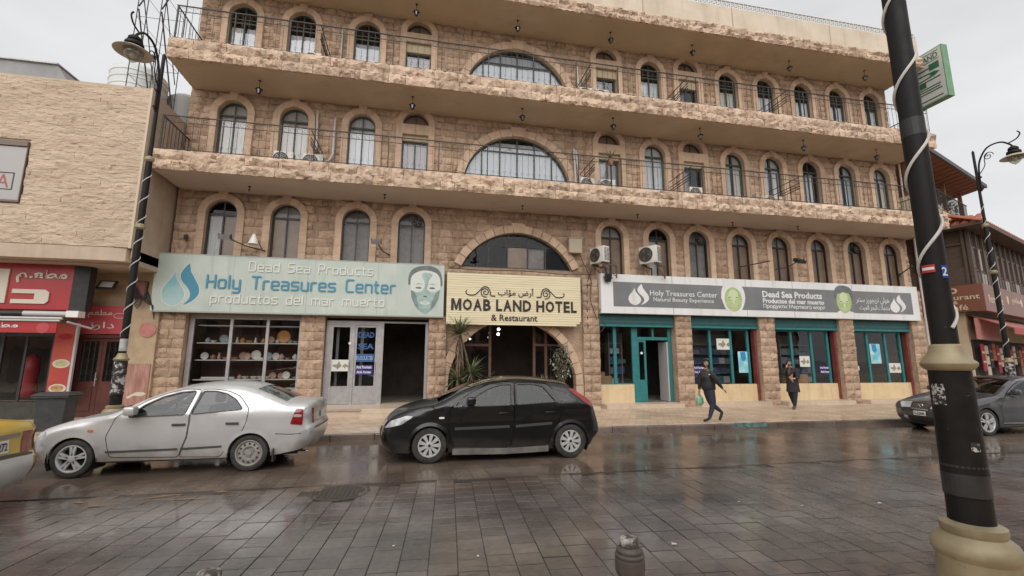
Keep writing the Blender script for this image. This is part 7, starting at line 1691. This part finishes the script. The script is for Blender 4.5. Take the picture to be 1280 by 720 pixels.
c2.build([([(.44,.26), (1.48,.22), (1.56,.55), (1.575,1.02), (1.60,1.425), (1.36,1.44), (1.05,1.375), (.75,1.245), (.52,1.09), (.36,.92), (.34,.60)], [(.66,1.005), (.90,1.21), (1.12,1.32), (1.32,1.375), (1.53,1.39), (1.51,1.025)]),
          ([(1.495,.22), (2.22,.235), (2.30,.45), (2.44,.66), (2.52,.85), (2.52,1.06), (2.36,1.31), (2.24,1.395), (2.0,1.425), (1.615,1.428), (1.59,1.02), (1.575,.55)], [(1.63,1.03), (1.655,1.39), (2.0,1.385), (2.17,1.345), (2.40,1.07)])],
         [[(2.45,1.085), (2.34,1.30), (2.62,1.225), (2.82,1.10), (2.68,1.06)], [(.36,.985), (.60,1.155), (.58,1.0)]])
c2.wheels(('cover', 'cover'), .20)
side_patch(c2, [(-.82,.62), (-.50,.70), (-.30,.835), (-.42,.85), (-.70,.76)], HLG, 'headlight'); c2.P('headlight', c2.face(-1, .62, .74, .62, .98, .006), HLG); c2.P('headlight', c2.face(-1, .62, .74, -.98, -.62, .006), HLG)
side_patch(c2, [(2.66,1.30), (2.80,1.30), (3.14,1.06), (3.20,.94), (3.06,1.0), (2.80,1.2)], TLG, 'tail_light', .008)
c2.P('spoiler', MB().prism([(2.5, 1.418), (2.74, 1.375), (2.80, 1.345), (2.79, 1.33), (2.5, 1.39)], -.56, .56), BLK)
strip(c2, [(.45,.60), (1.48,.62)], .05, GREYT, 'rub_strip'); strip(c2, [(1.60,.62), (2.32,.66)], .05, GREYT, 'rub_strip')
strip(c2, [(.42,.20), (1.4,.18), (2.25,.20)], .13, mat('grey_sill_dirt', (.10, .092, .085, 1), (.19, .175, .16, 1), rough=.6, scale=5), 'sill', .012)
side_patch(c2, [(-.34,.90), (-.1,.96), (0,.97), (-.1,.985)], BLK, 'bonnet_edge', .003, r=.01); side_patch(c2, [(.16,.785), (.26,.785), (.26,.82), (.16,.82)], WHITE, 'indicator', .008)
def archlip(car, cx, m, lip=.018):
    R0, R1 = car.arch-.005, car.arch+.055
    for sd in (-1, 1):
        vs_ = []; mb = MB()
        for k in range(21):
            a = PI*k/20; 
            for R in (R0, R1):
                x, z = cx+R*math.cos(a), car.rw+R*math.sin(a); vs_.append((x, sd*(car.yb(x, z)+(lip if R == R0 else .001)), z))
            x, z = cx+R0*math.cos(a), car.rw+R0*math.sin(a); vs_.append((x, sd*(car.yb(x, z)-.05), z))
        mb.add(vs_, [(3*k+q, 3*k+(q+1) % 3, 3*k+3+(q+1) % 3, 3*k+3+q) for k in range(20) for q in (0, 2)]); car.P('wheel_arch_lip', mb, m)
archlip(c2, c2.wb, BLK); archlip(c2, 0, BLK); archlip(c1, 0, SILV, .006); archlip(c1, c1.wb, SILV, .006)
c2.P('grille', c2.face(-1, .40, .56, -.6, .6, .006), GREYT); plate(c2, -1, '', .44, .55, .28)
c2.P('roof_aerial', MB().tube([(1.15, 0, 1.49), (1.35, 0, 1.62)], .006, 5), BLACK)

# ---- dark grey saloon on the right
DGP = paint('dark_grey_paint', (.085, .085, .092, 1), (.11, .11, .118, 1), .28, .6, .7)
OUT = [(-.74,.22,.3), (-.88,.34,.4), (-.90,.50,.4), (-.86,.64,.36), (-.74,.73,.26), (-.5,.80,.18), (-.15,.875,.14), (.2,.935,.12), (.5,.98,.10), (.75,1.09,.08), (1.05,1.23,.08), (1.35,1.34,.09), (1.65,1.40,.11), (2.0,1.425,.12), (2.35,1.41,.11), (2.65,1.36,.10), (2.95,1.245,.09), (3.28,1.11,.10), (3.5,1.09,.12), (3.72,1.06,.14), (3.80,1.0,.2), (3.83,.85,.28), (3.86,.65,.3), (3.84,.48,.3), (3.72,.32,.26)]
c3 = Car('grey_sedan', 'dark grey saloon car facing the camera, partly behind the near lamp post', 14.15, 9.1, OUT, .90, 2.73, .33, DGP, .96, (0, 0), (0, 0), .40, .365, .21)
c3.ws = (idx(c3, .51), idx(c3, 1.36)); c3.rwin = (idx(c3, 2.66), idx(c3, 3.27)); c3.mirror = DGP
c3.build([([(.50,.28), (1.62,.25), (1.70,.60), (1.71,.98), (1.78,1.36), (1.5,1.345), (1.22,1.26), (.95,1.14), (.72,1.02), (.46,.70)], [(.82,.975), (1.06,1.13), (1.3,1.235), (1.52,1.305), (1.70,1.325), (1.63,.985)]),
          ([(1.635,.25), (2.25,.25), (2.36,.48), (2.55,.68), (2.64,.85), (2.70,1.05), (2.5,1.25), (2.28,1.345), (2.05,1.37), (1.795,1.37), (1.725,.98), (1.715,.60)], [(1.73,.99), (1.80,1.33), (2.05,1.33), (2.27,1.285), (2.44,1.18), (2.55,1.03)])])
c3.wheels(('alloy', 'alloy'), .235)
gr_ = c3.P('grille', c3.face(-1, .58, .70, -.36, .36, .012), GREYT); c3.P('grille_surround', c3.face(-1, .555, .585, -.40, .40, .02), CHROME, gr_); c3.P('grille_surround', c3.face(-1, .695, .715, -.42, .42, .016), CHROME, gr_)
bdg = c3.face(-1, .62, .665, -.06, .06, .022); ctr = Vector(bdg.v[len(bdg.v)//2]); c3.P('badge', MB().tube([(ctr.x-.01, ctr.y+.075*math.cos(a*PI/8), ctr.z+.045*math.sin(a*PI/8)) for a in range(16)], .009, 5, closed=True).tube([(ctr.x-.01, ctr.y+.03, ctr.z+.035), (ctr.x-.01, ctr.y-.01, ctr.z-.025), (ctr.x-.01, ctr.y-.05, ctr.z-.025)], .008, 5), CHROME, gr_)
for t0, t1 in ((.45, .97), (-.97, -.45)): c3.P('headlight', c3.face(-1, .60, .725, t0, t1, .008), HLG)
side_patch(c3, [(-.84,.60), (-.45,.68), (-.30,.77), (-.62,.74)], HLG, 'headlight')
c3.P('lower_grille', c3.face(-1, .28, .40, -.62, .62, .008), BLACK); plate(c3, -1, '12-22444', .43, .53, .30, .03)
for t0, t1 in ((.70, .92), (-.92, -.70)): c3.P('fog_light', c3.face(-1, .32, .40, t0, t1, .01), HLG)
c3.P('rear_light', c3.face(1, .78, .98, .6, 1, .006), TLG); c3.P('rear_light', c3.face(1, .78, .98, -1, -.6, .006), TLG); strip(c3, [(.5,.30), (2.25,.28)], .02, CHROME, 'sill_trim')

# ---- yellow taxi, only its rear in the picture
YELP = paint('taxi_yellow', (.58, .38, .055, 1), (.64, .43, .075, 1), .35, .0, .6)
OUT = [(-.70,.24,.3), (-.84,.36,.34), (-.85,.52,.34), (-.79,.66,.3), (-.60,.76,.2), (-.2,.86,.12), (.14,.92,.12), (.43,.96,.10), (.85,1.16,.08), (1.33,1.36,.10), (1.64,1.41,.11), (1.99,1.43,.12), (2.36,1.42,.11), (2.62,1.37,.10), (2.92,1.24,.09), (3.18,1.09,.10), (3.45,1.055,.12), (3.62,1.03,.14), (3.70,.96,.2), (3.72,.82,.25), (3.74,.68,.28), (3.79,.61,.3), (3.80,.48,.3), (3.72,.34,.28), (3.62,.28,.26)]
c4 = Car('yellow_taxi', 'yellow taxi with a white rear bumper leaving at the left edge', -8.72, 5.82, OUT, .85, 2.60, .30, YELP, .93, (0, 0), (0, 0), .38, .335, .24)
c4.ws = (idx(c4, .44), idx(c4, 1.34)); c4.rwin = (idx(c4, 2.63), idx(c4, 3.17))
c4.build([([(.52,.30), (1.50,.27), (1.60,.60), (1.61,.95), (1.70,1.355), (1.45,1.37), (1.20,1.31), (.95,1.19), (.74,1.05), (.55,.93), (.44,.62)], [(.72,.93), (.92,1.10), (1.15,1.225), (1.40,1.295), (1.62,1.315), (1.53,.955)]),
          ([(1.515,.27), (2.12,.27), (2.24,.45), (2.42,.64), (2.50,.80), (2.56,1.02), (2.40,1.23), (2.20,1.32), (1.95,1.36), (1.715,1.365), (1.625,.95), (1.615,.60)], [(1.63,.96), (1.735,1.318), (1.98,1.315), (2.18,1.27), (2.34,1.17), (2.45,1.02)])])
c4.wheels(('steel', 'steel'), .205)
WB = paint('white_bumper', (.52, .51, .49, 1), (.60, .59, .57, 1), .4, 0, .3)
bm_ = MB()
for a in (c4.face(1, .30, .62, -1.0, 1.0, .022, nz_=6, n=14),): bm_.add(a.v, a.f)
v, f = c4.surf(dens([(3.05,.30), (3.66,.30), (3.74,.40), (3.74,.58), (3.68,.625), (3.05,.625)], .06), (), .06, rings=False); c4.both(bm_, v, f, .018)
c4.P('rear_bumper', bm_, WB); c4.P('bumper_strip', c4.face(1, .625, .645, -1, 1, .025), GREYT)
for t0, t1 in ((.72, 1.0), (-1.0, -.72)): c4.P('tail_light', c4.face(1, .66, .93, t0, t1, .007), TLG)
side_patch(c4, [(3.42,.67), (3.70,.67), (3.68,.93), (3.50,.97)], TLG, 'tail_light'); c4.P('boot_trim', c4.face(1, .88, .92, -.62, .62, .016), mat('trim_grey', (.3, .29, .28, 1), rough=.35, metal=.5)); c4.P('boot_seam', c4.face(1, .655, .665, -.7, .7, .008), GREYT)
plate(c4, 1, '50-23272', .70, .86, .34, .016)
# ================================================================== PEOPLE
SKIN = mat('skin', (.46, .28, .195, 1), rough=.55); HAIR = mat('black_hair', (.012, .010, .009, 1), rough=.6); JKT = mat('black_jacket', (.012, .013, .014, 1), (.022, .022, .023, 1), rough=.7, scale=12, bump=.3, bscale=14)
JKG = mat('grey_jacket_yoke', (.05, .055, .05, 1), rough=.7); JEAN = mat('blue_jeans', (.020, .024, .045, 1), (.035, .04, .07, 1), rough=.85, scale=14); SHOE = mat('black_shoe', (.014, .012, .012, 1), rough=.45); COAT = mat('dark_coat', (.016, .015, .017, 1), (.028, .026, .028, 1), rough=.8, scale=12, bump=.3, bscale=14); BRSH = mat('brown_shoe', (.13, .055, .035, 1), rough=.5); SCF = mat('brown_scarf', (.12, .06, .045, 1), rough=.9); JEAN2 = mat('dark_jeans', (.014, .017, .03, 1), (.022, .026, .042, 1), rough=.85, scale=14)
def person(label, loc, J, bones, mats, rz=0, extra=()):
    """one continuous skinned body grown on a joint graph; each bone carries the cloth or skin it wears"""
    t = thing('person', label, 'person', loc, rz)
    names = list(J); vi = {n: i for i, n in enumerate(names)}
    me = bpy.data.meshes.new('body'); me.from_pydata([J[n][0] for n in names], [(vi[a], vi[b_]) for a, b_, m in bones], [])
    o = bpy.data.objects.new('body', me); COL.objects.link(o)
    sk = o.modifiers.new('skin', 'SKIN'); sk.use_smooth_shade = True; sk.branch_smoothing = .6
    for n in names:
        r = J[n][1]; v = me.skin_vertices[0].data[vi[n]]; k_ = 1.32 if n[1:] in ('sh', 'elb', 'hip', 'knee') or n in ('pelvis', 'waist', 'chest') else 1.0; v.radius = (r*k_, r*k_) if not isinstance(r, tuple) else (r[0]*k_, r[1]*k_); v.use_root = n == 'pelvis'
    sb = o.modifiers.new('sub', 'SUBSURF'); sb.levels = 2; sb.render_levels = 2
    bpy.context.view_layer.update()
    m2 = bpy.data.meshes.new_from_object(o.evaluated_get(bpy.context.evaluated_depsgraph_get())); bpy.data.objects.remove(o)
    m2.materials.clear()
    for m in mats: m2.materials.append(m)
    B = [(Vector(J[a][0]), Vector(J[b_][0]), m) for a, b_, m in bones]
    for p in m2.polygons:
        c = p.center; best = 9; mi = 0
        for a, b_, m in B:
            d = b_-a; u = max(0, min(1, (c-a).dot(d)/max(1e-9, d.length_squared))); q = (c-a-d*u).length
            if q < best: best = q; mi = m
        p.material_index = mi; p.use_smooth = True
    m2.name = 'body'; bo = obj('body', m2, None, t, local=True)
    return t, bo
def fingers(J, bones, side, wrist, dirn, pal, mat_i, curl=.5):
    """palm and five separate, unequal, bent fingers grown from the wrist"""
    d = Vector(dirn).normalized(); p = Vector(pal).normalized(); s_ = d.cross(p).normalized(); w_ = Vector(wrist)
    palm = w_+d*.075; J[side+'palm'] = (tuple(palm), (.036, .022)); bones.append((side+'wrist', side+'palm', mat_i))
    for k, (off, L_) in enumerate(((-.03, .066), (-.01, .076), (.01, .07), (.029, .054))):
        b_ = palm+s_*off+d*.025; m_ = b_+d*L_*.55+p*curl*.015; e = m_+d*L_*.3+p*curl*.04
        for nm, q, r in (('a', b_, .011), ('b', m_, .0095), ('c', e, .008)): J[f'{side}f{k}{nm}'] = (tuple(q), r)
        bones += [(side+'palm', f'{side}f{k}a', mat_i), (f'{side}f{k}a', f'{side}f{k}b', mat_i), (f'{side}f{k}b', f'{side}f{k}c', mat_i)]
    b_ = w_+d*.04-s_*.035+p*.01; m_ = b_-s_*.02+d*.03+p*.02
    J[side+'ta'] = (tuple(b_), .012); J[side+'tb'] = (tuple(m_), .010); bones += [(side+'palm', side+'ta', mat_i), (side+'ta', side+'tb', mat_i)]
def head(t, c, yawd, tilt, hair, beard=None, hood=None):
    """head with eye sockets, nose, mouth, ears; faces local -Y turned by yawd"""
    M = Matrix.Translation(c) @ Matrix.Rotation(RD(yawd), 4, 'Z') @ Matrix.Rotation(RD(tilt), 4, 'X')
    vs_ = []; nu, nv_ = 20, 16; fs = []
    for j in range(nv_+1):
        v = PI*j/nv_; z = math.cos(v)
        for i in range(nu):
            u = 2*PI*i/nu; x = math.sin(v)*math.sin(u); y = -math.sin(v)*math.cos(u)
            w_ = .076*(1-.22*max(0, -z)**1.5); dd = .098
            X, Y, Z = x*w_, y*dd, z*.118
            front = max(0, -y)
            if front > .3:
                Y -= .018*math.exp(-((X/.013)**2)-((Z+.012)/.022)**2)       # nose
                Y += .010*(math.exp(-(((X-.032)/.016)**2)-((Z-.018)/.012)**2)+math.exp(-(((X+.032)/.016)**2)-((Z-.018)/.012)**2))
                Y -= .006*math.exp(-((X/.025)**2)-((Z+.058)/.01)**2)        # lips
                Y -= .012*math.exp(-((X/.03)**2)-((Z+.095)/.02)**2)         # chin
                Y -= .006*math.exp(-((Z-.036)/.01)**2)
            vs_.append((X, Y, Z))
    for j in range(nv_):
        for i in range(nu): fs.append((j*nu+i, j*nu+(i+1) % nu, (j+1)*nu+(i+1) % nu, (j+1)*nu+i))
    o = obj('head', MB().add(vs_, fs).mesh('head', 60), SKIN, t, local=True, M=M)
    for s in (-1, 1):
        obj('ear', MB().lathe([(0, 0), (.02, .003), (.024, .01), (.0, .014)], 10, (s*.072, .012, 0), 'x'), SKIN, t, 60, local=True, M=M)
        obj('eye', MB().lathe([(.011*math.sin(a*PI/6), -.011*math.cos(a*PI/6)) for a in range(7)], 10, (s*.031, -.082, .018)), HAIR, t, 60, local=True, M=M)
        obj('eyebrow', MB().tube([(s*.014, -.099, .036), (s*.032, -.098, .042), (s*.05, -.086, .036)], .0045, 5), HAIR, t, local=True, M=M)
    obj('mouth', MB().tube([(-.024, -.092, -.058), (0, -.099, -.057), (.024, -.092, -.058)], .004, 5), mat('lip', (.20, .08, .06, 1), rough=.5), t, local=True, M=M)
    hv = []; hf = []; nu = 18
    for j in range(9):
        v = PI*.62*j/8
        for i in range(nu):
            u = 2*PI*i/nu; f = max(0, math.cos(u)); vv_ = min(v, PI*(.36 if f > .45 else .62))
            hv.append((math.sin(vv_)*math.sin(u)*.083, -math.sin(vv_)*math.cos(u)*.105+.004, math.cos(vv_)*.127))
    for j in range(8):
        for i in range(nu): hf.append((j*nu+i, j*nu+(i+1) % nu, (j+1)*nu+(i+1) % nu, (j+1)*nu+i))
    obj('hair', MB().add(hv, hf).mesh('hair', 60), hair, t, local=True, M=M)
    if beard:
        bv = [(x*1.03, y*1.04-.004, z*1.02) for x, y, z in vs_]; sel = [f for f in fs if all(-.125 < vs_[i][2] < -.035 and vs_[i][1] < .02 for i in f)]
        obj('beard', MB().add(bv, sel).mesh('beard', 60), HAIR, t, local=True, M=M)
    if hood:
        hv = []; hf = []; nu = 20
        for j in range(11):
            a = PI*(-.25+1.3*j/10)
            for i in range(nu):
                pass
        m = MB()
        prof = [(-.075, .10), (-.03, .115), (.03, .122), (.085, .11), (.125, .06), (.135, .01)]
        for (y0, r0), (y1, r1) in zip(prof, prof[1:]):
            a = [(r0*.86*math.cos(k*2*PI/20), y0, r0*1.16*math.sin(k*2*PI/20)+.0) for k in range(20)]; b_ = [(r1*.86*math.cos(k*2*PI/20), y1, r1*1.16*math.sin(k*2*PI/20)) for k in range(20)]
            m.add(a+b_, [(k, (k+1) % 20, 20+(k+1) % 20, 20+k) for k in range(20)])
        obj('hood', m.mesh('hood', 60), hood, t, local=True, M=M)
def foot(J, bones, s, ankle, toe_dir, mi):
    a = Vector(ankle); d = Vector(toe_dir).normalized(); h = a-d*.04+Vector((0, 0, -.055)) if abs(d.z) < .5 else a-d*.03
    J[s+'ball'] = (tuple(a+d*.13+Vector((0, 0, -.045))), (.042, .032)); J[s+'toe'] = (tuple(a+d*.20+Vector((0, 0, -.05))), (.034, .024)); bones += [(s+'ankle', s+'ball', mi), (s+'ball', s+'toe', mi)]

# man in black hooded jacket walking to the left, head turned to the camera (local -X is his way)
J = {'pelvis': ((0, 0, .93), .13), 'waist': ((.0, 0, 1.08), .135), 'chest': ((-.02, 0, 1.30), (.165, .15)), 'neck': ((-.03, 0, 1.50), .075), 'skull': ((-.04, 0, 1.58), .06),
     'Lsh': ((-.02, -.19, 1.41), .085), 'Lelb': ((.10, -.26, 1.17), .06), 'Lwrist': ((.24, -.30, .96), .036),
     'Rsh': ((-.02, .19, 1.41), .085), 'Relb': ((-.10, .25, 1.16), .06), 'Rwrist': ((-.14, .24, .90), .036),
     'Lhip': ((.0, -.09, .87), .105), 'Lknee': ((.05, -.10, .50), .068), 'Lankle': ((-.10, -.10, .10), .045),
     'Rhip': ((.0, .09, .87), .105), 'Rknee': ((.12, .10, .50), .068), 'Rankle': ((.46, .09, .24), .045)}
# mats: 0 skin 1 jacket 2 jeans 3 shoe 4 yoke
BN = [('pelvis', 'waist', 1), ('waist', 'chest', 1), ('chest', 'neck', 4), ('neck', 'skull', 0), ('chest', 'Lsh', 4), ('Lsh', 'Lelb', 1), ('Lelb', 'Lwrist', 1), ('chest', 'Rsh', 4), ('Rsh', 'Relb', 1), ('Relb', 'Rwrist', 1),
      ('pelvis', 'Lhip', 2), ('Lhip', 'Lknee', 2), ('Lknee', 'Lankle', 2), ('pelvis', 'Rhip', 2), ('Rhip', 'Rknee', 2), ('Rknee', 'Rankle', 2)]
foot(J, BN, 'L', J['Lankle'][0], (-1, 0, 0), 3); foot(J, BN, 'R', J['Rankle'][0], (-.55, 0, -.83), 3)
fingers(J, BN, 'L', J['Lwrist'][0], (.7, -.15, -.7), (-.6, 0, -.6), 0, .6); fingers(J, BN, 'R', J['Rwrist'][0], (-.1, 0, -1), (-.8, -.3, 0), 0, 1.0)
p1, b1 = person('person in a black hooded jacket and jeans walking, green bag in hand', (8.28, 12.0, .12), J, BN, [SKIN, JKT, JEAN, SHOE, JKG])
head(p1, (-.045, -.01, 1.665), -18, 2, HAIR, hood=JKT)
obj('jacket_hem', MB().lathe([(.18, .90), (.198, .93), (.195, 1.05), (.185, 1.12)], 20), JKT, p1, 60, local=True)
obj('chest_patch', MB().box(-.10, -.05, -.205, -.19, 1.33, 1.36), OFFW, p1, local=True)
bg_ = thing('plastic_bag', 'green and white plastic carrier bag held by the person in the hooded jacket', 'bag', (8.13, 12.22, .62)); GBAG = mat('green_plastic', (.06, .36, .20, 1), (.32, .55, .42, 1), rough=.35, scale=7)
m = MB(); hx, hy, hz0 = 8.13, 12.23, .92
for (z0, r0), (z1, r1) in zip(((.0, .015), (-.07, .04), (-.16, .10), (-.26, .115), (-.33, .09), (-.36, .0)), ((-.07, .04), (-.16, .10), (-.26, .115), (-.33, .09), (-.36, .0))):
    a = [(hx+r0*math.cos(k*PI/6)*(1+.15*math.sin(3*k)), hy+r0*.5*math.sin(k*PI/6), hz0+z0) for k in range(12)]; b_ = [(hx+r1*math.cos(k*PI/6)*(1+.15*math.sin(3*k+.6)), hy+r1*.5*math.sin(k*PI/6), hz0+z1) for k in range(12)]
    m.add(a+b_, [(k, (k+1) % 12, 12+(k+1) % 12, 12+k) for k in range(12)])
obj('bag', m, GBAG, bg_, 70); obj('handles', MB().tube([(hx-.02, hy, hz0-.03), (hx, hy, hz0+.04), (hx+.02, hy, hz0-.03)], .006, 5), GBAG, bg_)

# man in dark coat standing mid-step, hand with phone at his ear
J = {'pelvis': ((0, 0, .92), .135), 'waist': ((.01, 0, 1.08), .14), 'chest': ((.0, 0, 1.30), (.175, .155)), 'neck': ((-.03, 0, 1.50), .075), 'skull': ((-.05, 0, 1.58), .06),
     'Lsh': ((.05, -.18, 1.41), .09), 'Lelb': ((.02, -.24, 1.13), .065), 'Lwrist': ((-.12, -.22, 1.10), .038),
     'Rsh': ((-.09, .15, 1.42), .09), 'Relb': ((-.26, .10, 1.26), .062), 'Rwrist': ((-.19, .0, 1.50), .036),
     'Lhip': ((.0, -.09, .87), .105), 'Lknee': ((-.01, -.10, .49), .066), 'Lankle': ((-.08, -.10, .09), .045),
     'Rhip': ((.0, .09, .87), .105), 'Rknee': ((.06, .12, .50), .066), 'Rankle': ((.20, .12, .11), .045)}
BN = [('pelvis', 'waist', 1), ('waist', 'chest', 1), ('chest', 'neck', 4), ('neck', 'skull', 0), ('chest', 'Lsh', 1), ('Lsh', 'Lelb', 1), ('Lelb', 'Lwrist', 1), ('chest', 'Rsh', 1), ('Rsh', 'Relb', 1), ('Relb', 'Rwrist', 1),
      ('pelvis', 'Lhip', 2), ('Lhip', 'Lknee', 2), ('Lknee', 'Lankle', 2), ('pelvis', 'Rhip', 2), ('Rhip', 'Rknee', 2), ('Rknee', 'Rankle', 2)]
foot(J, BN, 'L', J['Lankle'][0], (-.9, -.4, 0), 3); foot(J, BN, 'R', J['Rankle'][0], (-.75, -.1, -.45), 3)
fingers(J, BN, 'L', J['Lwrist'][0], (-1, .1, .1), (0, .6, -.5), 0, .8); fingers(J, BN, 'R', J['Rwrist'][0], (.25, .05, 1), (1, .1, 0), 0, 1.0)
p2, b2_ = person('person in a dark knee length coat and brown shoes holding a phone to the ear', (13.45, 14.5, .12), J, BN, [SKIN, COAT, JEAN2, BRSH, SCF], RD(10))
head(p2, (-.075, -.01, 1.67), -50, 8, HAIR, beard=True)
obj('coat_skirt', MB().lathe([(.225, .62), (.22, .66), (.205, .8), (.195, 1.0), (.18, 1.1)], 22, (.04, 0, 0)), COAT, p2, 60, local=True)
obj('scarf', MB().tube([(-.04+.085*math.cos(a*PI/8), .085*math.sin(a*PI/8), 1.50+.01*math.sin(a)) for a in range(16)], .035, 8, closed=True).tube([(-.10, -.06, 1.48), (-.17, -.05, 1.38), (-.17, -.05, 1.25)], [.035, .04, .03], 8), SCF, p2, 60, local=True)
PM = WM[p2]; pc = PM @ Vector((-.165, .01, 1.62))
t = thing('phone', 'small black phone held at the ear of the person in the coat', 'phone', tuple(pc), RD(10)); obj('case', MB().bbox(-.012, .012, -.035, .035, -.07, .07, .005), BLACK, t, local=True); obj('screen', MB().box(.012, .0135, -.03, .03, -.062, .062), TUB, t, local=True)
# ================================================================== ACROSS THE STREET (behind the camera; seen mirrored in glass, paint and wet stone)
OPW = [mat('opposite_wall_ochre', (.34, .25, .17, 1), (.42, .32, .22, 1), rough=.9, scale=1.5), mat('opposite_wall_grey', (.28, .25, .22, 1), (.36, .32, .28, 1), rough=.9, scale=1.5), mat('opposite_wall_cream', (.42, .35, .26, 1), (.50, .42, .32, 1), rough=.9, scale=1.5)]
DKG = mat('opposite_window', (.03, .032, .034, 1), rough=.1)
for i, (x0, x1, y, hgt, lb) in enumerate(((-34, -13, -9.5, 8.0, 'ochre two storey house across the street, left of the camera'), (-12.5, 4, -11, 6.4, 'grey low shop house across the street, straight behind the camera'), (4.6, 20, -10, 9.0, 'cream three storey house across the street, right of the camera'), (20.5, 40, -9, 7.2, 'ochre end house across the street, far right'))):
    t = thing('opposite_house', lb, 'house', ((x0+x1)/2, y, 0), group='houses across the street')
    obj('wall', MB().box(x0, x1, y-9, y, 0, hgt), OPW[i % 3], t); obj('roof_edge', MB().box(x0-.15, x1+.15, y-9, y+.2, hgt, hgt+.3), OPW[(i+1) % 3], t)
    n = int((x1-x0)/3); w_ = (x1-x0)/n
    for k in range(n):
        cx = x0+(k+.5)*w_; obj('shop_opening', MB().box(cx-w_*.4, cx+w_*.4, y, y+.03, .1, 2.7), DKG, t)
        for z in [3.6+3*q for q in range(int((hgt-3.6)/2.4))]: obj('window', MB().box(cx-.5, cx+.5, y, y+.03, z, z+1.5), DKG, t)
    obj('shop_awning', MB().prism([(y+.0, 3.3), (y+1.6, 2.75), (y+1.6, 2.7), (y, 3.2)], x0+.3, x1-.3, 'yz'), mat('opposite_awning', (.30, .12, .07, 1), (.2, .1, .06, 1), rough=.8, scale=.5), t)
OLF = mat('tree_leaf', (.025, .042, .016, 1), (.06, .085, .032, 1), rough=.55, scale=3)
for i, (x, y, hgt, lb) in enumerate(((-5.5, -3.2, 4.6, 'round crowned street tree behind the camera at left'), (1.8, -4.4, 5.2, 'tall street tree straight behind the camera'), (8.5, -3.6, 4.4, 'small street tree behind the camera at right'))):
    t = thing('street_tree', lb, 'tree', (x, y, .12), group='street trees behind the camera'); rnd = random.Random(40+i)
    obj('trunk', MB().tube([(x, y, .1), (x+.05, y, 1.2), (x-.03, y+.05, 2.2), (x, y, hgt*.7)], [.14, .11, .09, .04], 8), BARK, t, 60)
    m = MB()
    for k in range(9): a = k*2.4; m.tube([(x, y, 1.9+.12*k), (x+.5*math.cos(a), y+.5*math.sin(a), 2.4+.15*k), (x+1.0*math.cos(a), y+1.0*math.sin(a), 2.7+.2*k)], [.05, .03, .015], 5)
    obj('limbs', m, BARK, t)
    m = MB(); cl = [(x+rnd.gauss(0, .7), y+rnd.gauss(0, .7), hgt*.68+rnd.gauss(0, .55)) for _ in range(22)]
    for c in cl:
        for q in range(75):
            d = Vector((rnd.gauss(0, 1), rnd.gauss(0, 1), rnd.gauss(0, 1))).normalized()*rnd.uniform(.2, .62); p = Vector(c)+d; a = Vector((rnd.gauss(0, 1), rnd.gauss(0, 1), rnd.gauss(0, 1))).normalized()*.11; b_ = a.cross(d).normalized()*.055
            m.add([p-a, p+b_, p+a, p-b_], [(0, 1, 2, 3)])
    obj('crown', m, OLF, t)
